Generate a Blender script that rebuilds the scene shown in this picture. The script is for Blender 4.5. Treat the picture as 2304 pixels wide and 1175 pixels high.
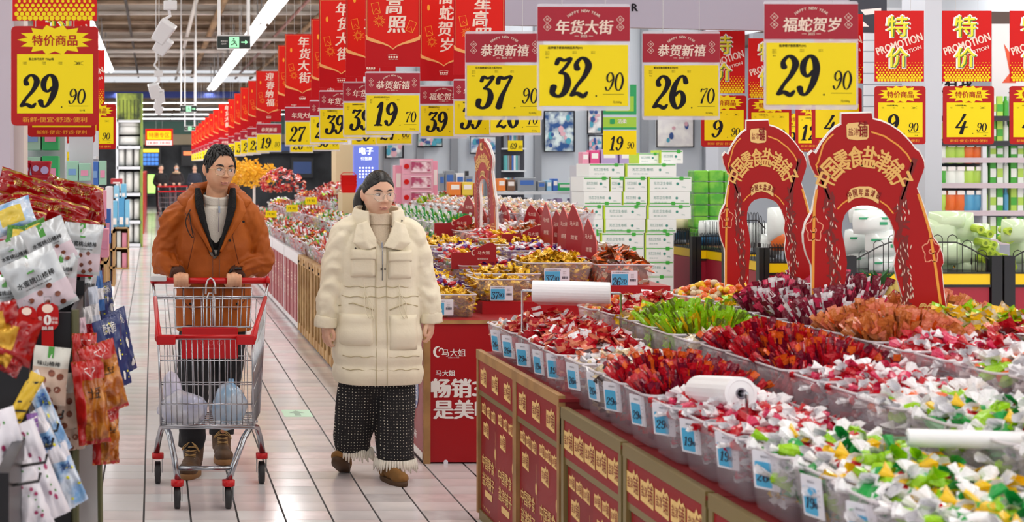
import bpy, math, random
from math import sin, cos, pi, radians as R
from mathutils import Vector, Matrix, Euler, noise as mnoise
for _o in list(bpy.data.objects): bpy.data.objects.remove(_o)
SC = bpy.context.scene; COL = SC.collection
random.seed(7)
# ---------- camera ----------
FPX = 3300.0; VX, VY, EYE = 345.0, 375.0, 1.65
cam_d = bpy.data.cameras.new('camera'); cam = bpy.data.objects.new('camera', cam_d); COL.objects.link(cam)
cam.location = (0, 0, EYE); cam.rotation_euler = (pi/2, 0, 0)
cam_d.sensor_width = 36; cam_d.sensor_fit = 'HORIZONTAL'; cam_d.lens = 36*FPX/2304
cam_d.shift_x = (1152-VX)/2304; cam_d.shift_y = -(587.5-VY)/2304
cam_d.clip_end = 400; cam_d.clip_start = .05
cam_d.dof.use_dof = True; cam_d.dof.focus_distance = 7.7; cam_d.dof.aperture_fstop = 5.0
SC.camera = cam
# ---------- light ----------
w = bpy.data.worlds.new('store_ambient'); SC.world = w; w.use_nodes = True
w.node_tree.nodes['Background'].inputs[0].default_value = (.93, .95, 1, 1)
w.node_tree.nodes['Background'].inputs[1].default_value = .42
ROWS = [-8.25, -4.8, -1.33, 2.13, 5.6, 9.05, 12.5, 16.0]
for _x in ROWS:
    for (_a, _b) in ((-6, 4), (5, 15), (16, 30), (31, 56)):
        if (_b == 4 and _x > 13) or (_b == 56 and _x > 6) or (_b == 30 and _x > 13): continue
        L = bpy.data.lights.new('tube_row_light', 'AREA'); L.shape = 'RECTANGLE'; L.size = .3; L.size_y = _b-_a
        L.energy = (6.5 if _x < 5 else 9.5)*(_b-_a); L.color = (1, .985, .96)
        o = bpy.data.objects.new('tube_row_light', L); COL.objects.link(o); o.location = (_x, (_a+_b)/2, 4.45)
SC.view_settings.view_transform = 'Standard'; SC.view_settings.look = 'None'
SC.view_settings.gamma = 1; SC.view_settings.use_curve_mapping = False; SC.view_settings.exposure = 1.02
SC.cycles.max_bounces = 8; SC.cycles.diffuse_bounces = 3; SC.cycles.glossy_bounces = 3
SC.cycles.transparent_max_bounces = 14; SC.cycles.caustics_reflective = False; SC.cycles.caustics_refractive = False
SC.cycles.sample_clamp_indirect = 4

# ---------- helpers ----------
def P(px, py, d):                       # a measured photo point at distance d, in world metres
    return Vector(((px-VX)*d/FPX, d, EYE-(py-VY)*d/FPX))
def lin(c): return tuple(((v/12.92) if v <= .04045 else ((v+.055)/1.055)**2.4) for v in c)
_M = {}
def mat(name, rgb=(.5,.5,.5), rough=.5, metal=0, emit=0, alpha=1, spec=.5, var=0, scale=8, bump=0, bscale=40, rgb2=None, coat=0, trans=0, objvar=0):
    """rgb in sRGB 0..1"""
    if name in _M: return _M[name]
    m = bpy.data.materials.new(name); m.use_nodes = True; nt = m.node_tree; b = nt.nodes['Principled BSDF']
    c = lin(rgb)+(1,)
    b.inputs['Base Color'].default_value = c; b.inputs['Roughness'].default_value = rough; b.inputs['Metallic'].default_value = metal
    b.inputs['Specular IOR Level'].default_value = spec; b.inputs['Alpha'].default_value = alpha
    b.inputs['Coat Weight'].default_value = coat; b.inputs['Transmission Weight'].default_value = trans
    if emit:
        b.inputs['Emission Color'].default_value = c; b.inputs['Emission Strength'].default_value = emit
    if var or rgb2 or bump:
        tc = nt.nodes.new('ShaderNodeTexCoord'); nz = nt.nodes.new('ShaderNodeTexNoise'); nz.inputs['Scale'].default_value = scale; nz.inputs['Detail'].default_value = 3
        nt.links.new(tc.outputs['Object'], nz.inputs['Vector'])
        mx = nt.nodes.new('ShaderNodeMix'); mx.data_type = 'RGBA'
        r2 = rgb2 if rgb2 else tuple(max(0, v*(1-var)) for v in rgb)
        mx.inputs[6].default_value = c; mx.inputs[7].default_value = lin(r2)+(1,)
        mr = nt.nodes.new('ShaderNodeMapRange'); mr.inputs[1].default_value = .4; mr.inputs[2].default_value = .6
        nt.links.new(nz.outputs[0], mr.inputs[0]); nt.links.new(mr.outputs[0], mx.inputs[0])
        if var or rgb2: nt.links.new(mx.outputs[2], b.inputs['Base Color'])
        if bump:
            n2 = nt.nodes.new('ShaderNodeTexNoise'); n2.inputs['Scale'].default_value = bscale; n2.inputs['Detail'].default_value = 2
            bp = nt.nodes.new('ShaderNodeBump'); bp.inputs['Strength'].default_value = bump; bp.inputs['Distance'].default_value = .01
            nt.links.new(tc.outputs['Object'], n2.inputs['Vector']); nt.links.new(n2.outputs[0], bp.inputs['Height']); nt.links.new(bp.outputs[0], b.inputs['Normal'])
    if objvar:                       # each separate piece a slightly different value, as its print or firing varies
        oi = nt.nodes.new('ShaderNodeObjectInfo'); hs = nt.nodes.new('ShaderNodeHueSaturation'); mr = nt.nodes.new('ShaderNodeMapRange')
        mr.inputs[3].default_value = 1-objvar; mr.inputs[4].default_value = 1+objvar*.6
        nt.links.new(oi.outputs['Random'], mr.inputs[0]); nt.links.new(mr.outputs[0], hs.inputs['Value']); hs.inputs['Color'].default_value = c
        nt.links.new(hs.outputs[0], b.inputs['Base Color'])
    _M[name] = m; return m
def rgb(h): return tuple(int(h[i:i+2], 16)/255 for i in (0, 2, 4))

class MB:
    def __init__(s): s.v = []; s.f = []; s.m = []
    def add(s, vs, fs, m=0, M=None):
        o = len(s.v)
        if M is not None: vs = [M @ Vector(v) for v in vs]
        s.v += [tuple(v) for v in vs]; s.f += [tuple(i+o for i in f) for f in fs]
        s.m += (m if isinstance(m, list) else [m]*len(fs)); return s
    def box(s, c, d, m=0, rz=0, M=None, tap=1):
        hx, hy, hz = d[0]/2, d[1]/2, d[2]/2
        vs = [Vector((x*hx*(tap if z < 0 else 1), y*hy*(tap if z < 0 else 1), z*hz)) for z in (-1,1) for y in (-1,1) for x in (-1,1)]
        T = Matrix.Translation(c) @ Matrix.Rotation(rz, 4, 'Z')
        if M is not None: T = M @ T
        return s.add(vs, [(0,2,3,1),(4,5,7,6),(0,1,5,4),(2,6,7,3),(0,4,6,2),(1,3,7,5)], m, T)
    def bx(s, x0, x1, y0, y1, z0, z1, m=0, **k): return s.box(((x0+x1)/2,(y0+y1)/2,(z0+z1)/2), (x1-x0,y1-y0,z1-z0), m, **k)
    def tube(s, pts, r, n=6, m=0, closed=False, cap=True):
        pts = [Vector(p) for p in pts]; N = len(pts); rs = r if isinstance(r, (list, tuple)) else [r]*N
        o = len(s.v); up = None
        for i, p in enumerate(pts):
            a = pts[(i-1) % N] if (closed or i > 0) else p; b = pts[(i+1) % N] if (closed or i < N-1) else p
            t = (b-a)
            if t.length < 1e-9: t = Vector((0,0,1))
            t.normalize()
            if up is None:
                up = Vector((0,0,1)) if abs(t.z) < .9 else Vector((1,0,0))
            u = up - t*up.dot(t)
            if u.length < 1e-6: u = t.orthogonal()
            u.normalize(); w_ = t.cross(u); up = u
            for k in range(n):
                a_ = 2*pi*k/n; s.v.append(tuple(p+(u*cos(a_)+w_*sin(a_))*rs[i]))
        for i in range(N if closed else N-1):
            j = (i+1) % N
            for k in range(n):
                l = (k+1) % n; s.f.append((o+i*n+k, o+i*n+l, o+j*n+l, o+j*n+k)); s.m.append(m)
        if cap and not closed:
            s.f.append(tuple(o+k for k in range(n))[::-1]); s.m.append(m)
            s.f.append(tuple(o+(N-1)*n+k for k in range(n))); s.m.append(m)
        return s
    def loft(s, rings, m=0, cap=True, closed=True):
        n = len(rings[0]); o = len(s.v)
        for r in rings: s.v += [tuple(p) for p in r]
        for i in range(len(rings)-1):
            for k in range(n if closed else n-1):
                l = (k+1) % n; s.f.append((o+i*n+k, o+i*n+l, o+(i+1)*n+l, o+(i+1)*n+k)); s.m.append(m)
        if cap:
            s.f.append(tuple(o+k for k in range(n))[::-1]); s.m.append(m)
            s.f.append(tuple(o+(len(rings)-1)*n+k for k in range(n))); s.m.append(m)
        return s
    def prism(s, out, y0, y1, m=0, M=None, side=None):   # outline in x,z ; front face at y0 (towards camera)
        n = len(out); vs = [(x, y0, z) for x, z in out]+[(x, y1, z) for x, z in out]
        fs = [tuple(range(n)), tuple(range(2*n-1, n-1, -1))]+[(i, i+n, (i+1) % n+n, (i+1) % n) for i in range(n)]
        return s.add(vs, fs, [m, m]+[m if side is None else side]*n, M)
    def face(s, out, y, m=0, M=None): return s.add([(x, y, z) for x, z in out], [tuple(range(len(out)))], m, M)
    def ell(s, c, r, nu=10, nv=7, m=0, M=None):
        vs = [(c[0], c[1], c[2]-r[2])]; fs = []
        for j in range(1, nv):
            t = -pi/2+pi*j/nv
            for i in range(nu):
                a = 2*pi*i/nu; vs.append((c[0]+r[0]*cos(t)*cos(a), c[1]+r[1]*cos(t)*sin(a), c[2]+r[2]*sin(t)))
        vs.append((c[0], c[1], c[2]+r[2]))
        for i in range(nu):
            l = (i+1) % nu; fs.append((0, 1+l, 1+i))
            for j in range(nv-2): a = 1+j*nu; fs.append((a+i, a+l, a+nu+l, a+nu+i))
            a = 1+(nv-2)*nu; fs.append((a+i, a+l, len(vs)-1))
        return s.add(vs, fs, m, M)
    def build(s, name, mats, parent=None, smooth=False, loc=None, bevel=0, subd=0, auto=None):
        me = bpy.data.meshes.new(name); me.from_pydata(s.v, [], s.f)
        if not isinstance(mats, (list, tuple)): mats = [mats]
        for q in mats: me.materials.append(q)
        if len(mats) > 1: me.polygons.foreach_set('material_index', s.m)
        if smooth: me.polygons.foreach_set('use_smooth', [True]*len(me.polygons))
        me.update()
        o = bpy.data.objects.new(name, me); COL.objects.link(o)
        if parent: o.parent = parent
        if loc is not None: o.location = loc
        if bevel:
            b = o.modifiers.new('b', 'BEVEL'); b.width = bevel; b.segments = 2; b.limit_method = 'ANGLE'
        if subd:
            b = o.modifiers.new('s', 'SUBSURF'); b.levels = subd; b.render_levels = subd
        return o
def tag(o, label, cat, group=None, kind=None):
    o['label'] = label; o['category'] = cat
    if group: o['group'] = group
    if kind: o['kind'] = kind
    return o
def thing(name, label, cat, loc=(0,0,0), rz=0, group=None, kind=None):
    o = bpy.data.objects.new(name, None); COL.objects.link(o); o.location = loc; o.rotation_euler = (0, 0, rz)
    o.empty_display_size = .1
    return tag(o, label, cat, group, kind)
KIDS = {}
def dup(o, loc=None, rz=None, label=None, group=None, parent=None, scale=None):
    def cp(a, par):
        b = a.copy(); COL.objects.link(b)
        if par is not None: b.parent = par
        for ch in KIDS.setdefault(a.name, list(a.children)): cp(ch, b)
        return b
    r = cp(o, parent)
    if loc is not None: r.location = loc
    if rz is not None: r.rotation_euler = (0, 0, rz)
    if scale is not None: r.scale = scale
    if label: r['label'] = label
    if group: r['group'] = group
    return r
def struct(o): o['kind'] = 'structure'; return o
def smooth_pts(pts, n=6, closed=False):
    """Catmull-Rom through points of any dimension"""
    N = len(pts); out = []
    for i in range(N if closed else N-1):
        p0 = pts[(i-1) % N] if (closed or i > 0) else pts[0]; p1 = pts[i]; p2 = pts[(i+1) % N]
        p3 = pts[(i+2) % N] if (closed or i+2 < N) else pts[-1]
        for k in range(n):
            t = k/n; out.append(tuple(.5*((2*b)+(-a+c)*t+(2*a-5*b+4*c-d)*t*t+(-a+3*b-3*c+d)*t**3) for a, b, c, d in zip(p0, p1, p2, p3)))
    if not closed: out.append(tuple(pts[-1]))
    return out
# ---------- lettering ----------
_T = {}
def glyphs(txt, bold=0, shear=0, res=2):
    k = (txt, bold, shear, res)
    if k not in _T:
        cu = bpy.data.curves.new('t', 'FONT'); cu.body = txt; cu.size = 1; cu.offset = bold; cu.shear = shear; cu.resolution_u = res
        cu.align_x = 'CENTER'; cu.align_y = 'CENTER'
        ob = bpy.data.objects.new('t', cu); COL.objects.link(ob)
        bpy.context.view_layer.update()
        me = bpy.data.meshes.new_from_object(ob.evaluated_get(bpy.context.evaluated_depsgraph_get()))
        vs = [(v.co.x, v.co.y) for v in me.vertices]; fs = [tuple(p.vertices) for p in me.polygons]
        bpy.data.objects.remove(ob); bpy.data.curves.remove(cu); bpy.data.meshes.remove(me)
        if vs:
            x0 = min(v[0] for v in vs); x1 = max(v[0] for v in vs); y0 = min(v[1] for v in vs); y1 = max(v[1] for v in vs)
        else: x0, x1, y0, y1 = 0, 1, 0, 1
        _T[k] = ([(v[0]-(x0+x1)/2, v[1]-(y0+y1)/2) for v in vs], fs, x1-x0, y1-y0)
    return _T[k]
def text(mb, txt, x, z, y, h=None, wd=None, m=0, bold=0, shear=0, rot=0, M=None, res=2):
    """text centred at x,z on the plane y ; h height and/or wd width in metres"""
    bo = 0; extra = bold-bo
    vs, fs, W, H = glyphs(txt, bo, shear, res)
    if extra > .004:                       # a heavier weight: the same glyph laid down again a hair to each side
        sy_ = h/H if h else wd/W
        for k_, (ex, ez) in enumerate(((1, 0), (-1, 0), (0, 1))): text(mb, txt, x+ex*extra*sy_, z+ez*extra*.6*sy_, y-.00025*(k_+1), h, wd, m, bo, shear, rot, M, res)
    sy = h/H if h else wd/W; sx = wd/W if wd else sy
    c, s_ = cos(rot), sin(rot)
    mb.add([(x+a*sx*c-b*sy*s_, y, z+a*sx*s_+b*sy*c) for a, b in vs], fs, m, M)
def arctext(mb, txt, cx, cz, rad, y, h, a0, a1, m=0, bold=0, wd=None):
    n = len(txt)
    for i, ch in enumerate(txt):
        if ch == ' ': continue
        a = a0+(a1-a0)*i/(n-1); text(mb, ch, cx+rad*cos(a), cz+rad*sin(a), y, h=h, wd=wd, m=m, bold=bold, rot=a-pi/2)
STK = {
'0': [[(.42,.85,.07),(.3,.96,.05),(.14,.8,.085),(.07,.45,.09),(.12,.14,.07),(.25,.04,.05),(.4,.18,.085),(.49,.55,.09),(.42,.85,.07)]],
'1': [[(.2,.78,.04),(.3,.88,.06),(.4,.97,.06),(.34,.6,.085),(.27,.2,.09),(.25,.06,.08)],[(.12,.04,.05),(.26,.07,.06),(.4,.04,.05)]],
'2': [[(.17,.7,.08),(.14,.82,.06),(.26,.95,.05),(.4,.92,.07),(.48,.76,.085),(.38,.52,.065),(.18,.28,.05),(.06,.08,.06)],[(.05,.06,.06),(.2,.1,.065),(.36,.03,.07),(.46,.12,.04)]],
'3': [[(.16,.82,.06),(.22,.94,.06),(.36,.9,.05),(.54,.95,.05),(.42,.76,.05),(.26,.6,.045)],[(.26,.6,.045),(.42,.56,.06),(.48,.36,.09),(.4,.12,.08),(.24,.03,.055),(.08,.1,.07),(.1,.26,.085)]],
'4': [[(.42,.96,.08),(.26,.64,.05),(.06,.34,.05)],[(.06,.32,.05),(.3,.33,.055),(.56,.35,.05)],[(.46,.62,.06),(.36,.3,.08),(.3,.04,.09)]],
'5': [[(.54,.94,.05),(.22,.92,.06),(.14,.6,.05)],[(.14,.6,.05),(.38,.62,.06),(.46,.38,.09),(.36,.1,.08),(.16,.03,.06),(.05,.16,.07)]],
'6': [[(.5,.78,.08),(.44,.94,.06),(.3,.93,.05),(.13,.66,.085),(.07,.32,.09),(.16,.08,.075),(.3,.04,.05),(.43,.2,.08),(.42,.42,.07),(.3,.52,.05),(.16,.4,.05)]],
'7': [[(.14,.76,.07),(.18,.92,.07),(.34,.9,.065),(.56,.95,.05),(.44,.68,.05),(.28,.36,.075),(.2,.06,.1)]],
'8': [[(.3,.53,.06),(.46,.72,.075),(.4,.92,.06),(.26,.95,.05),(.15,.8,.075),(.22,.6,.06),(.4,.42,.07),(.43,.16,.08),(.26,.04,.055),(.08,.14,.085),(.12,.38,.07),(.3,.53,.06)]],
'9': [[(.06,.2,.08),(.12,.06,.06),(.26,.07,.05),(.42,.34,.085),(.49,.66,.09),(.42,.9,.075),(.28,.96,.05),(.14,.8,.08),(.14,.58,.07),(.26,.48,.05),(.4,.6,.05)]]}
def digits(mb, txt, x, z, y, h, wd=.62, m=0, M=None, thick=1.0, seg=6):
    """brush numerals, x left, z bottom"""
    for i, ch in enumerate(txt):
        for si, st in enumerate(STK.get(ch, [])):
            pts = smooth_pts(st, seg); L = []; Rr = []
            for j, (a, b, r) in enumerate(pts):
                p0 = pts[max(j-1, 0)]; p1 = pts[min(j+1, len(pts)-1)]; dx, dy = p1[0]-p0[0], (p1[1]-p0[1])*1.6; l = math.hypot(dx, dy) or 1
                nx, ny = -dy/l, dx/l; r = r*thick
                L.append((a+nx*r, b+ny*r/1.6)); Rr.append((a-nx*r, b-ny*r/1.6))
            f = lambda a, b, e=0: (x+(i*wd+(a+(b-.5)*.05)*wd/.56)*h*1.0, y-.0005*si-.0004*e, z+b*h)
            n = len(pts); vs = [f(*p, j/n) for j, p in enumerate(L)]+[f(*p, j/n) for j, p in enumerate(Rr)]
            mb.add(vs, [(j, j+n, j+n+1, j+1) for j in range(n-1)], m, M)
            for e in (0, n-1):
                a, b, r = pts[e]; r *= thick
                mb.add([f(a+r*cos(t*pi/6), b+r*sin(t*pi/6)/1.6, -.12 if e == 0 else 1.12) for t in range(12)], [tuple(range(12))], m, M)
def rrect(x0, x1, z0, z1, r, n=4):
    o = []
    for (cx, cz, a) in ((x1-r, z0+r, -pi/2), (x1-r, z1-r, 0), (x0+r, z1-r, pi/2), (x0+r, z0+r, pi)):
        for i in range(n+1): o.append((cx+r*cos(a+pi/2*i/n), cz+r*sin(a+pi/2*i/n)))
    return o
def disc(mb, x, z, y, r, m=0, n=10, r2=None): mb.face([(x+r*cos(2*pi*i/n), z+(r2 or r)*sin(2*pi*i/n)) for i in range(n)], y, m)
def strip(mb, pts, wd, y, m=0):       # flat ribbon in the x,z plane
    n = len(pts); vs = []
    for j, (a, b) in enumerate(pts):
        p0 = pts[max(j-1, 0)]; p1 = pts[min(j+1, n-1)]; dx, dz = p1[0]-p0[0], p1[1]-p0[1]; l = math.hypot(dx, dz) or 1
        wj = (wd[j] if isinstance(wd, (list, tuple)) else wd)/2
        vs += [(a-dz/l*wj, y, b+dx/l*wj), (a+dz/l*wj, y, b-dx/l*wj)]
    mb.add(vs, [(2*j, 2*j+1, 2*j+3, 2*j+2) for j in range(n-1)], m)
# ================= SETTING =================
# floor: a dark grout bed and glazed tiles laid on it
g = MB(); g.bx(-9, 26, -6, 100, -.05, -.004); floor = struct(g.build('floor', mat('grout', rgb('2a2728'), .6)))
TW, TD, G = .2205, .18, .0095
TM = [mat('tile_rose', rgb('e6dadb'), .16, var=.05, scale=3), mat('tile_pale', rgb('e6e0e1'), .14, var=.05, scale=3), mat('tile_white', rgb('e8e8ea'), .12), mat('tile_grey', rgb('cdc8cb'), .16, var=.05), mat('tile_blush', rgb('e4d2d3'), .18, var=.06)]
def tile_mi(i, j):
    r = mnoise.noise(Vector((i*.9, j*.55, 3.3)))+random.uniform(-.15, .15)
    return 0 if r < -.12 else 1 if r < .12 else 4 if r < .25 else 3 if r < .3 else 2
tms = []
for k in range(5):
    q = MB(); q.box((0,0,0), (TW-G, TD-.003, .008)); o = q.build('tile', TM[k]); tms.append(o.data); bpy.data.objects.remove(o)
cnt = 0; far = [MB() for _ in range(5)]
cells = []
for j in range(-3, 330):
    for i in range(-12, 60):
        x = -.045+TW*(i+.5); y = TD*(j+.5)
        if y < 1: continue
        px = VX+x/y*FPX; py = VY+EYE/y*FPX
        vis = (py < 1195 and 120 < px < 1100 and not (px > 960 and py < 1040))
        cells.append((0 if vis else 1, y, i, j, x, y))
cells.sort()
vis300 = [c for c in cells if c[0] == 0][:300]; s300 = set((c[2], c[3]) for c in vis300)
for c in vis300:
    o = bpy.data.objects.new('tile', tms[tile_mi(c[2], c[3])]); COL.objects.link(o); o.parent = floor; o.location = (c[4], c[5], -.002)
allt = MB()
for c in cells:
    if (c[2], c[3]) in s300 or (c[4] > 3 and c[5] > 10) or c[4] < -2.4 or c[4] > 8: continue
    hx, hy = (TW-G)/2, (TD-.003)/2
    allt.add([(c[4]-hx, c[5]-hy, .002), (c[4]+hx, c[5]-hy, .002), (c[4]+hx, c[5]+hy, .002), (c[4]-hx, c[5]+hy, .002)], [(0,1,2,3)], tile_mi(c[2], c[3]))
o = allt.build('tiles', TM, floor); o['kind'] = 'stuff'
q = MB(); q.bx(-9, 26, 59.4, 100, -.004, .002); q.bx(-9, -2.38, -6, 60, -.004, .002); q.bx(6, 26, -6, 60, -.004, .0015); q.bx(2.98, 6.1, 10, 60, -.004, .001)
q.build('plain_flooring', TM[1], floor)
# ceiling: corrugated deck on joists, pipes
c_tan = mat('ceiling_deck', rgb('a3855f'), .8, rgb2=rgb('7d6549'), scale=.7); c_wht = mat('ceiling_pipe_white', rgb('d8d4cc'), .5); c_dk = mat('ceiling_dark', rgb('4a4541'), .8)
q = MB(); y = 12
prof = []
while y < 60:
    prof += [(y, 5.9), (y+.35, 5.9), (y+.45, 5.72), (y+.8, 5.72)]; y += .9
vs = []; fs = []
for (yy, zz) in prof: vs += [(-9, yy, zz), (26, yy, zz)]
for i in range(len(prof)-1): fs.append((2*i, 2*i+1, 2*i+3, 2*i+2))
q.add(vs, fs); q.bx(-9, 26, -6, 12, 5.85, 5.9); q.bx(-9, 26, 60, 100, 5.0, 5.1)
ceiling = struct(q.build('ceiling', c_tan))
for k in range(19):
    y = 15+k*2.3; q = MB(); q.bx(-9, 26, y-.09, y+.09, 5.35, 5.42); q.bx(-9, 26, y-.03, y+.03, 5.42, 5.66); q.bx(-9, 26, y-.1, y+.1, 5.66, 5.72)
    q.build('joist', mat('joist_paint', rgb('b7a48d'), .7, rgb2=rgb('8b7866'), scale=1.2) if k % 3 else c_wht, ceiling)
for (x, z, r, m_) in ((-3.2, 5.2, .05, c_wht), (-.6, 5.25, .035, c_dk), (.9, 5.15, .05, c_wht), (3.3, 5.2, .04, mat('red_pipe', rgb('8a5a50'), .5)), (3.9, 5.2, .06, c_tan), (1.55, 5.3, .09, c_tan), (4.8, 5.0, .03, mat('red_pipe')), (7.2, 5.1, .05, c_wht), (11, 5.1, .06, c_wht)):
    MB().tube([(x, 12, z), (x, 59, z)], r, 8).build('ceiling_pipe', m_, ceiling, True)
for (y, z, r) in ((22, 5.0, .05), (29, 5.05, .07), (38.5, 5.0, .05), (43, 5.05, .06), (52, 4.9, .06)):
    MB().tube([(-9, y, z), (20, y, z)], r, 8).build('cross_pipe', c_wht, ceiling, True)
# galvanised air ducts left
for (x, y0, y1, z, r) in ((-3.0, 18, 50, 4.7, .38),):
    MB().tube([(x, y0+k*2, z) for k in range(17)], r, 14).build('air_duct', mat('duct', rgb('b9b6b0'), .45, .3), ceiling, True)
q = MB(); q.bx(-9, 8, 56, 56.3, 4.28, 4.52); struct(q.build('trim_1', mat('blue_beam', rgb('2d3f8a'), .5)))
# far walls
q = MB(); q.bx(-9, 7.3, 60, 60.3, 0, 2.55); struct(q.build('wall_far', mat('charcoal_wall', rgb('3b3f44'), .7, var=.25, scale=1.5)))
q = MB(); q.bx(-9, 7.3, 60, 60.3, 2.55, 2.98, 0); q.bx(-9, 7.3, 59.9, 60.3, 2.98, 3.5, 1); struct(q.build('trim_2', [mat('beige_band', rgb('b8a98c'), .6), mat('teal_band', rgb('4d7468'), .6)]))
q = MB(); q.bx(-9, 26, 96, 96.3, 0, 5.1); struct(q.build('wall_rear', mat('rear_wall', rgb('cfd3d6'), .7)))
q = MB(); q.bx(-9.1, -9, -6, 100, 0, 5.9); struct(q.build('wall_left', mat('side_wall', rgb('dcdcdc'), .7)))
# grey panelled wall of the household department, in bays with a dark joint between
wgrey = mat('grey_panel_wall', rgb('c3cbd4'), .6)
q = MB(); q.bx(3.05, 12.5, 21, 21.2, 0, 4.6); wr = struct(q.build('wall_right', wgrey))
for px in (800, 870, 945, 1022, 1100, 1210, 1330, 1450, 1590):
    x = P(px, 0, 20.96).x; q = MB(); q.bx(x-.05, x+.05, 20.94, 21, 0, 4.5); q.build('wall_joint', mat('alu_joint', rgb('8d9299'), .4, .4), wr)
q = MB(); q.bx(P(750,0,21).x, P(803,0,21).x, 20.7, 21.2, 0, 3.2); struct(q.build('trim_3', mat('beige_pier', rgb('d8c49a'), .6)))
q = MB(); q.bx(P(1602,0,17.5).x, P(1622,0,17.5).x, 17.3, 17.7, 0, 5.2); struct(q.build('trim_4', mat('white_pier', rgb('c9cdd6'), .5)))
q = MB(); q.bx(P(2055,0,13).x, P(2092,0,13).x, 12.8, 13.2, 0, 5.2); struct(q.build('trim_5', mat('white_pier')))
q = MB(); q.bx(-1.2, P(26,0,5.9).x, 5.85, 6.2, 0, 3.4); q.bx(P(26,0,5.9).x, P(48,0,5.9).x, 6.0, 6.2, 0, 3.4, 1); struct(q.build('wall_column', [mat('lilac_pillar', rgb('cfcbd8'), .5), mat('pillar_edge', rgb('e6dfd8'), .5)]))
q = MB(); q.bx(6, 26, 24, 24.2, 0, 3.75); struct(q.build('wall_back', mat('back_panel', rgb('cfd4da'), .6)))
# luminaires: twin-tube battens hung in rows
tube_m = mat('lit_tube', (1, 1, 1), .3, emit=9); lamp_m = mat('batten_white', rgb('e9e9e9'), .3)
L0 = thing('tube_luminaire', 'white twin-tube luminaire hanging in a ceiling row', 'ceiling light', (2.13, 20, 4.5), group='tube luminaires in the ceiling rows')
q = MB(); q.box((0,0,.05), (.14, 3.0, .06)); q.add([(-.17,-1.5,-.02),(-.07,-1.5,.08),(.07,-1.5,.08),(.17,-1.5,-.02),(-.17,1.5,-.02),(-.07,1.5,.08),(.07,1.5,.08),(.17,1.5,-.02)], [(0,1,5,4),(2,3,7,6),(1,2,6,5)]); q.build('reflector', lamp_m, L0)
for sx in (-.07, .07): MB().tube([(sx,-1.46,-.01),(sx,1.46,-.01)], .03, 6).build('tube', tube_m, L0)
for yy in (-1.2, 1.2): MB().tube([(0, yy, .08), (0, yy, .95)], .012, 4).build('hanger', mat('hanger_wire', rgb('9a9a9a'), .5), L0)
places = []
for y in (21.5, 24.6, 27.7): places.append((2.13, y))
for k in range(8): places.append((2.13, 31.2+k*3.08))
for k in range(6): places.append((-1.33, 27+k*3.08))
for k in range(5): places.append((-4.8, 30+k*5))
for (x, y) in ((5.6, 24.5), (5.6, 31), (9.05, 24), (9.05, 20.5), (12.5, 22), (12.5, 18.6), (16, 22)): places.append((x, y))
for k in range(4):
    for x in (-3.5, -.5, 2.5, 5.5): places.append((x, 64+k*7))
for i, (x, y) in enumerate(places):
    o = L0 if i == 0 else dup(L0)
    o.location = (x, y, 4.5 if y < 60 else 4.45)
    if y > 60: o.rotation_euler.z = pi/2
    elif x > 12: o.rotation_euler.z = 0
    o['label'] = ('white twin-tube luminaire in the long row right of the aisle' if x == 2.13 else 'white twin-tube luminaire in the row over the left shelves' if x in (-1.33, -4.8) else 'white tube luminaire glowing far beyond the dark end wall' if y > 60 else 'white tube luminaire over the household shelves on the right')
    o['group'] = {'white twin-tube luminaire in the long row right of the aisle': 'tube luminaires right of the aisle', 'white twin-tube luminaire in the row over the left shelves': 'tube luminaires over the left shelves'}.get(o['label'], 'tube luminaires beyond the end wall' if y > 60 else 'tube luminaires over household shelves')
# ================= HANGING SIGNS =================
m_yel = mat('price_yellow', rgb('f4da00'), .4, spec=.3); m_ink = mat('print_ink', rgb('17141c'), .6, spec=.2)
m_mar = mat('header_maroon', rgb('a5182c'), .35, spec=.3, coat=.12); m_cream = mat('print_cream', rgb('f5dccb'), .5)
m_red = mat('sign_red', rgb('cf0f0c'), .4, spec=.25); m_dred = mat('frame_red', rgb('b30d0c'), .35, spec=.3); m_wht = mat('print_white', rgb('f6f2ee'), .5)
m_plas = mat('clear_sleeve', rgb('e8e4ec'), .12, alpha=.5, spec=.6); m_gold = mat('print_gold', rgb('f0a860'), .5); m_orange = mat('print_orange', rgb('f6a21a'), .5)
m_wire = mat('hang_string', rgb('c9c9c9'), .4); m_bred = mat('banner_red', rgb('da1a0e'), .45, spec=.2); m_bred2 = mat('banner_deep_red', rgb('bb0812'), .45, spec=.2); m_stk = mat('clip_clear', rgb('d5d5d8'), .3)
def strings(root, zt, zc=4.9, xs=(-.07, .07)):
    if zc > 3: zc = zc-zt-1.9
    else: zc = zt+.022
    for x in xs: MB().tube([(x, 0, zt), (x, 0, zt+.012), (x, 0, max(zc, zt+.02))], .0012, 4).build('string', m_wire, root)
HD = {0: '恭贺新禧', 1: '年货大街', 2: '福蛇贺岁'}
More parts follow.
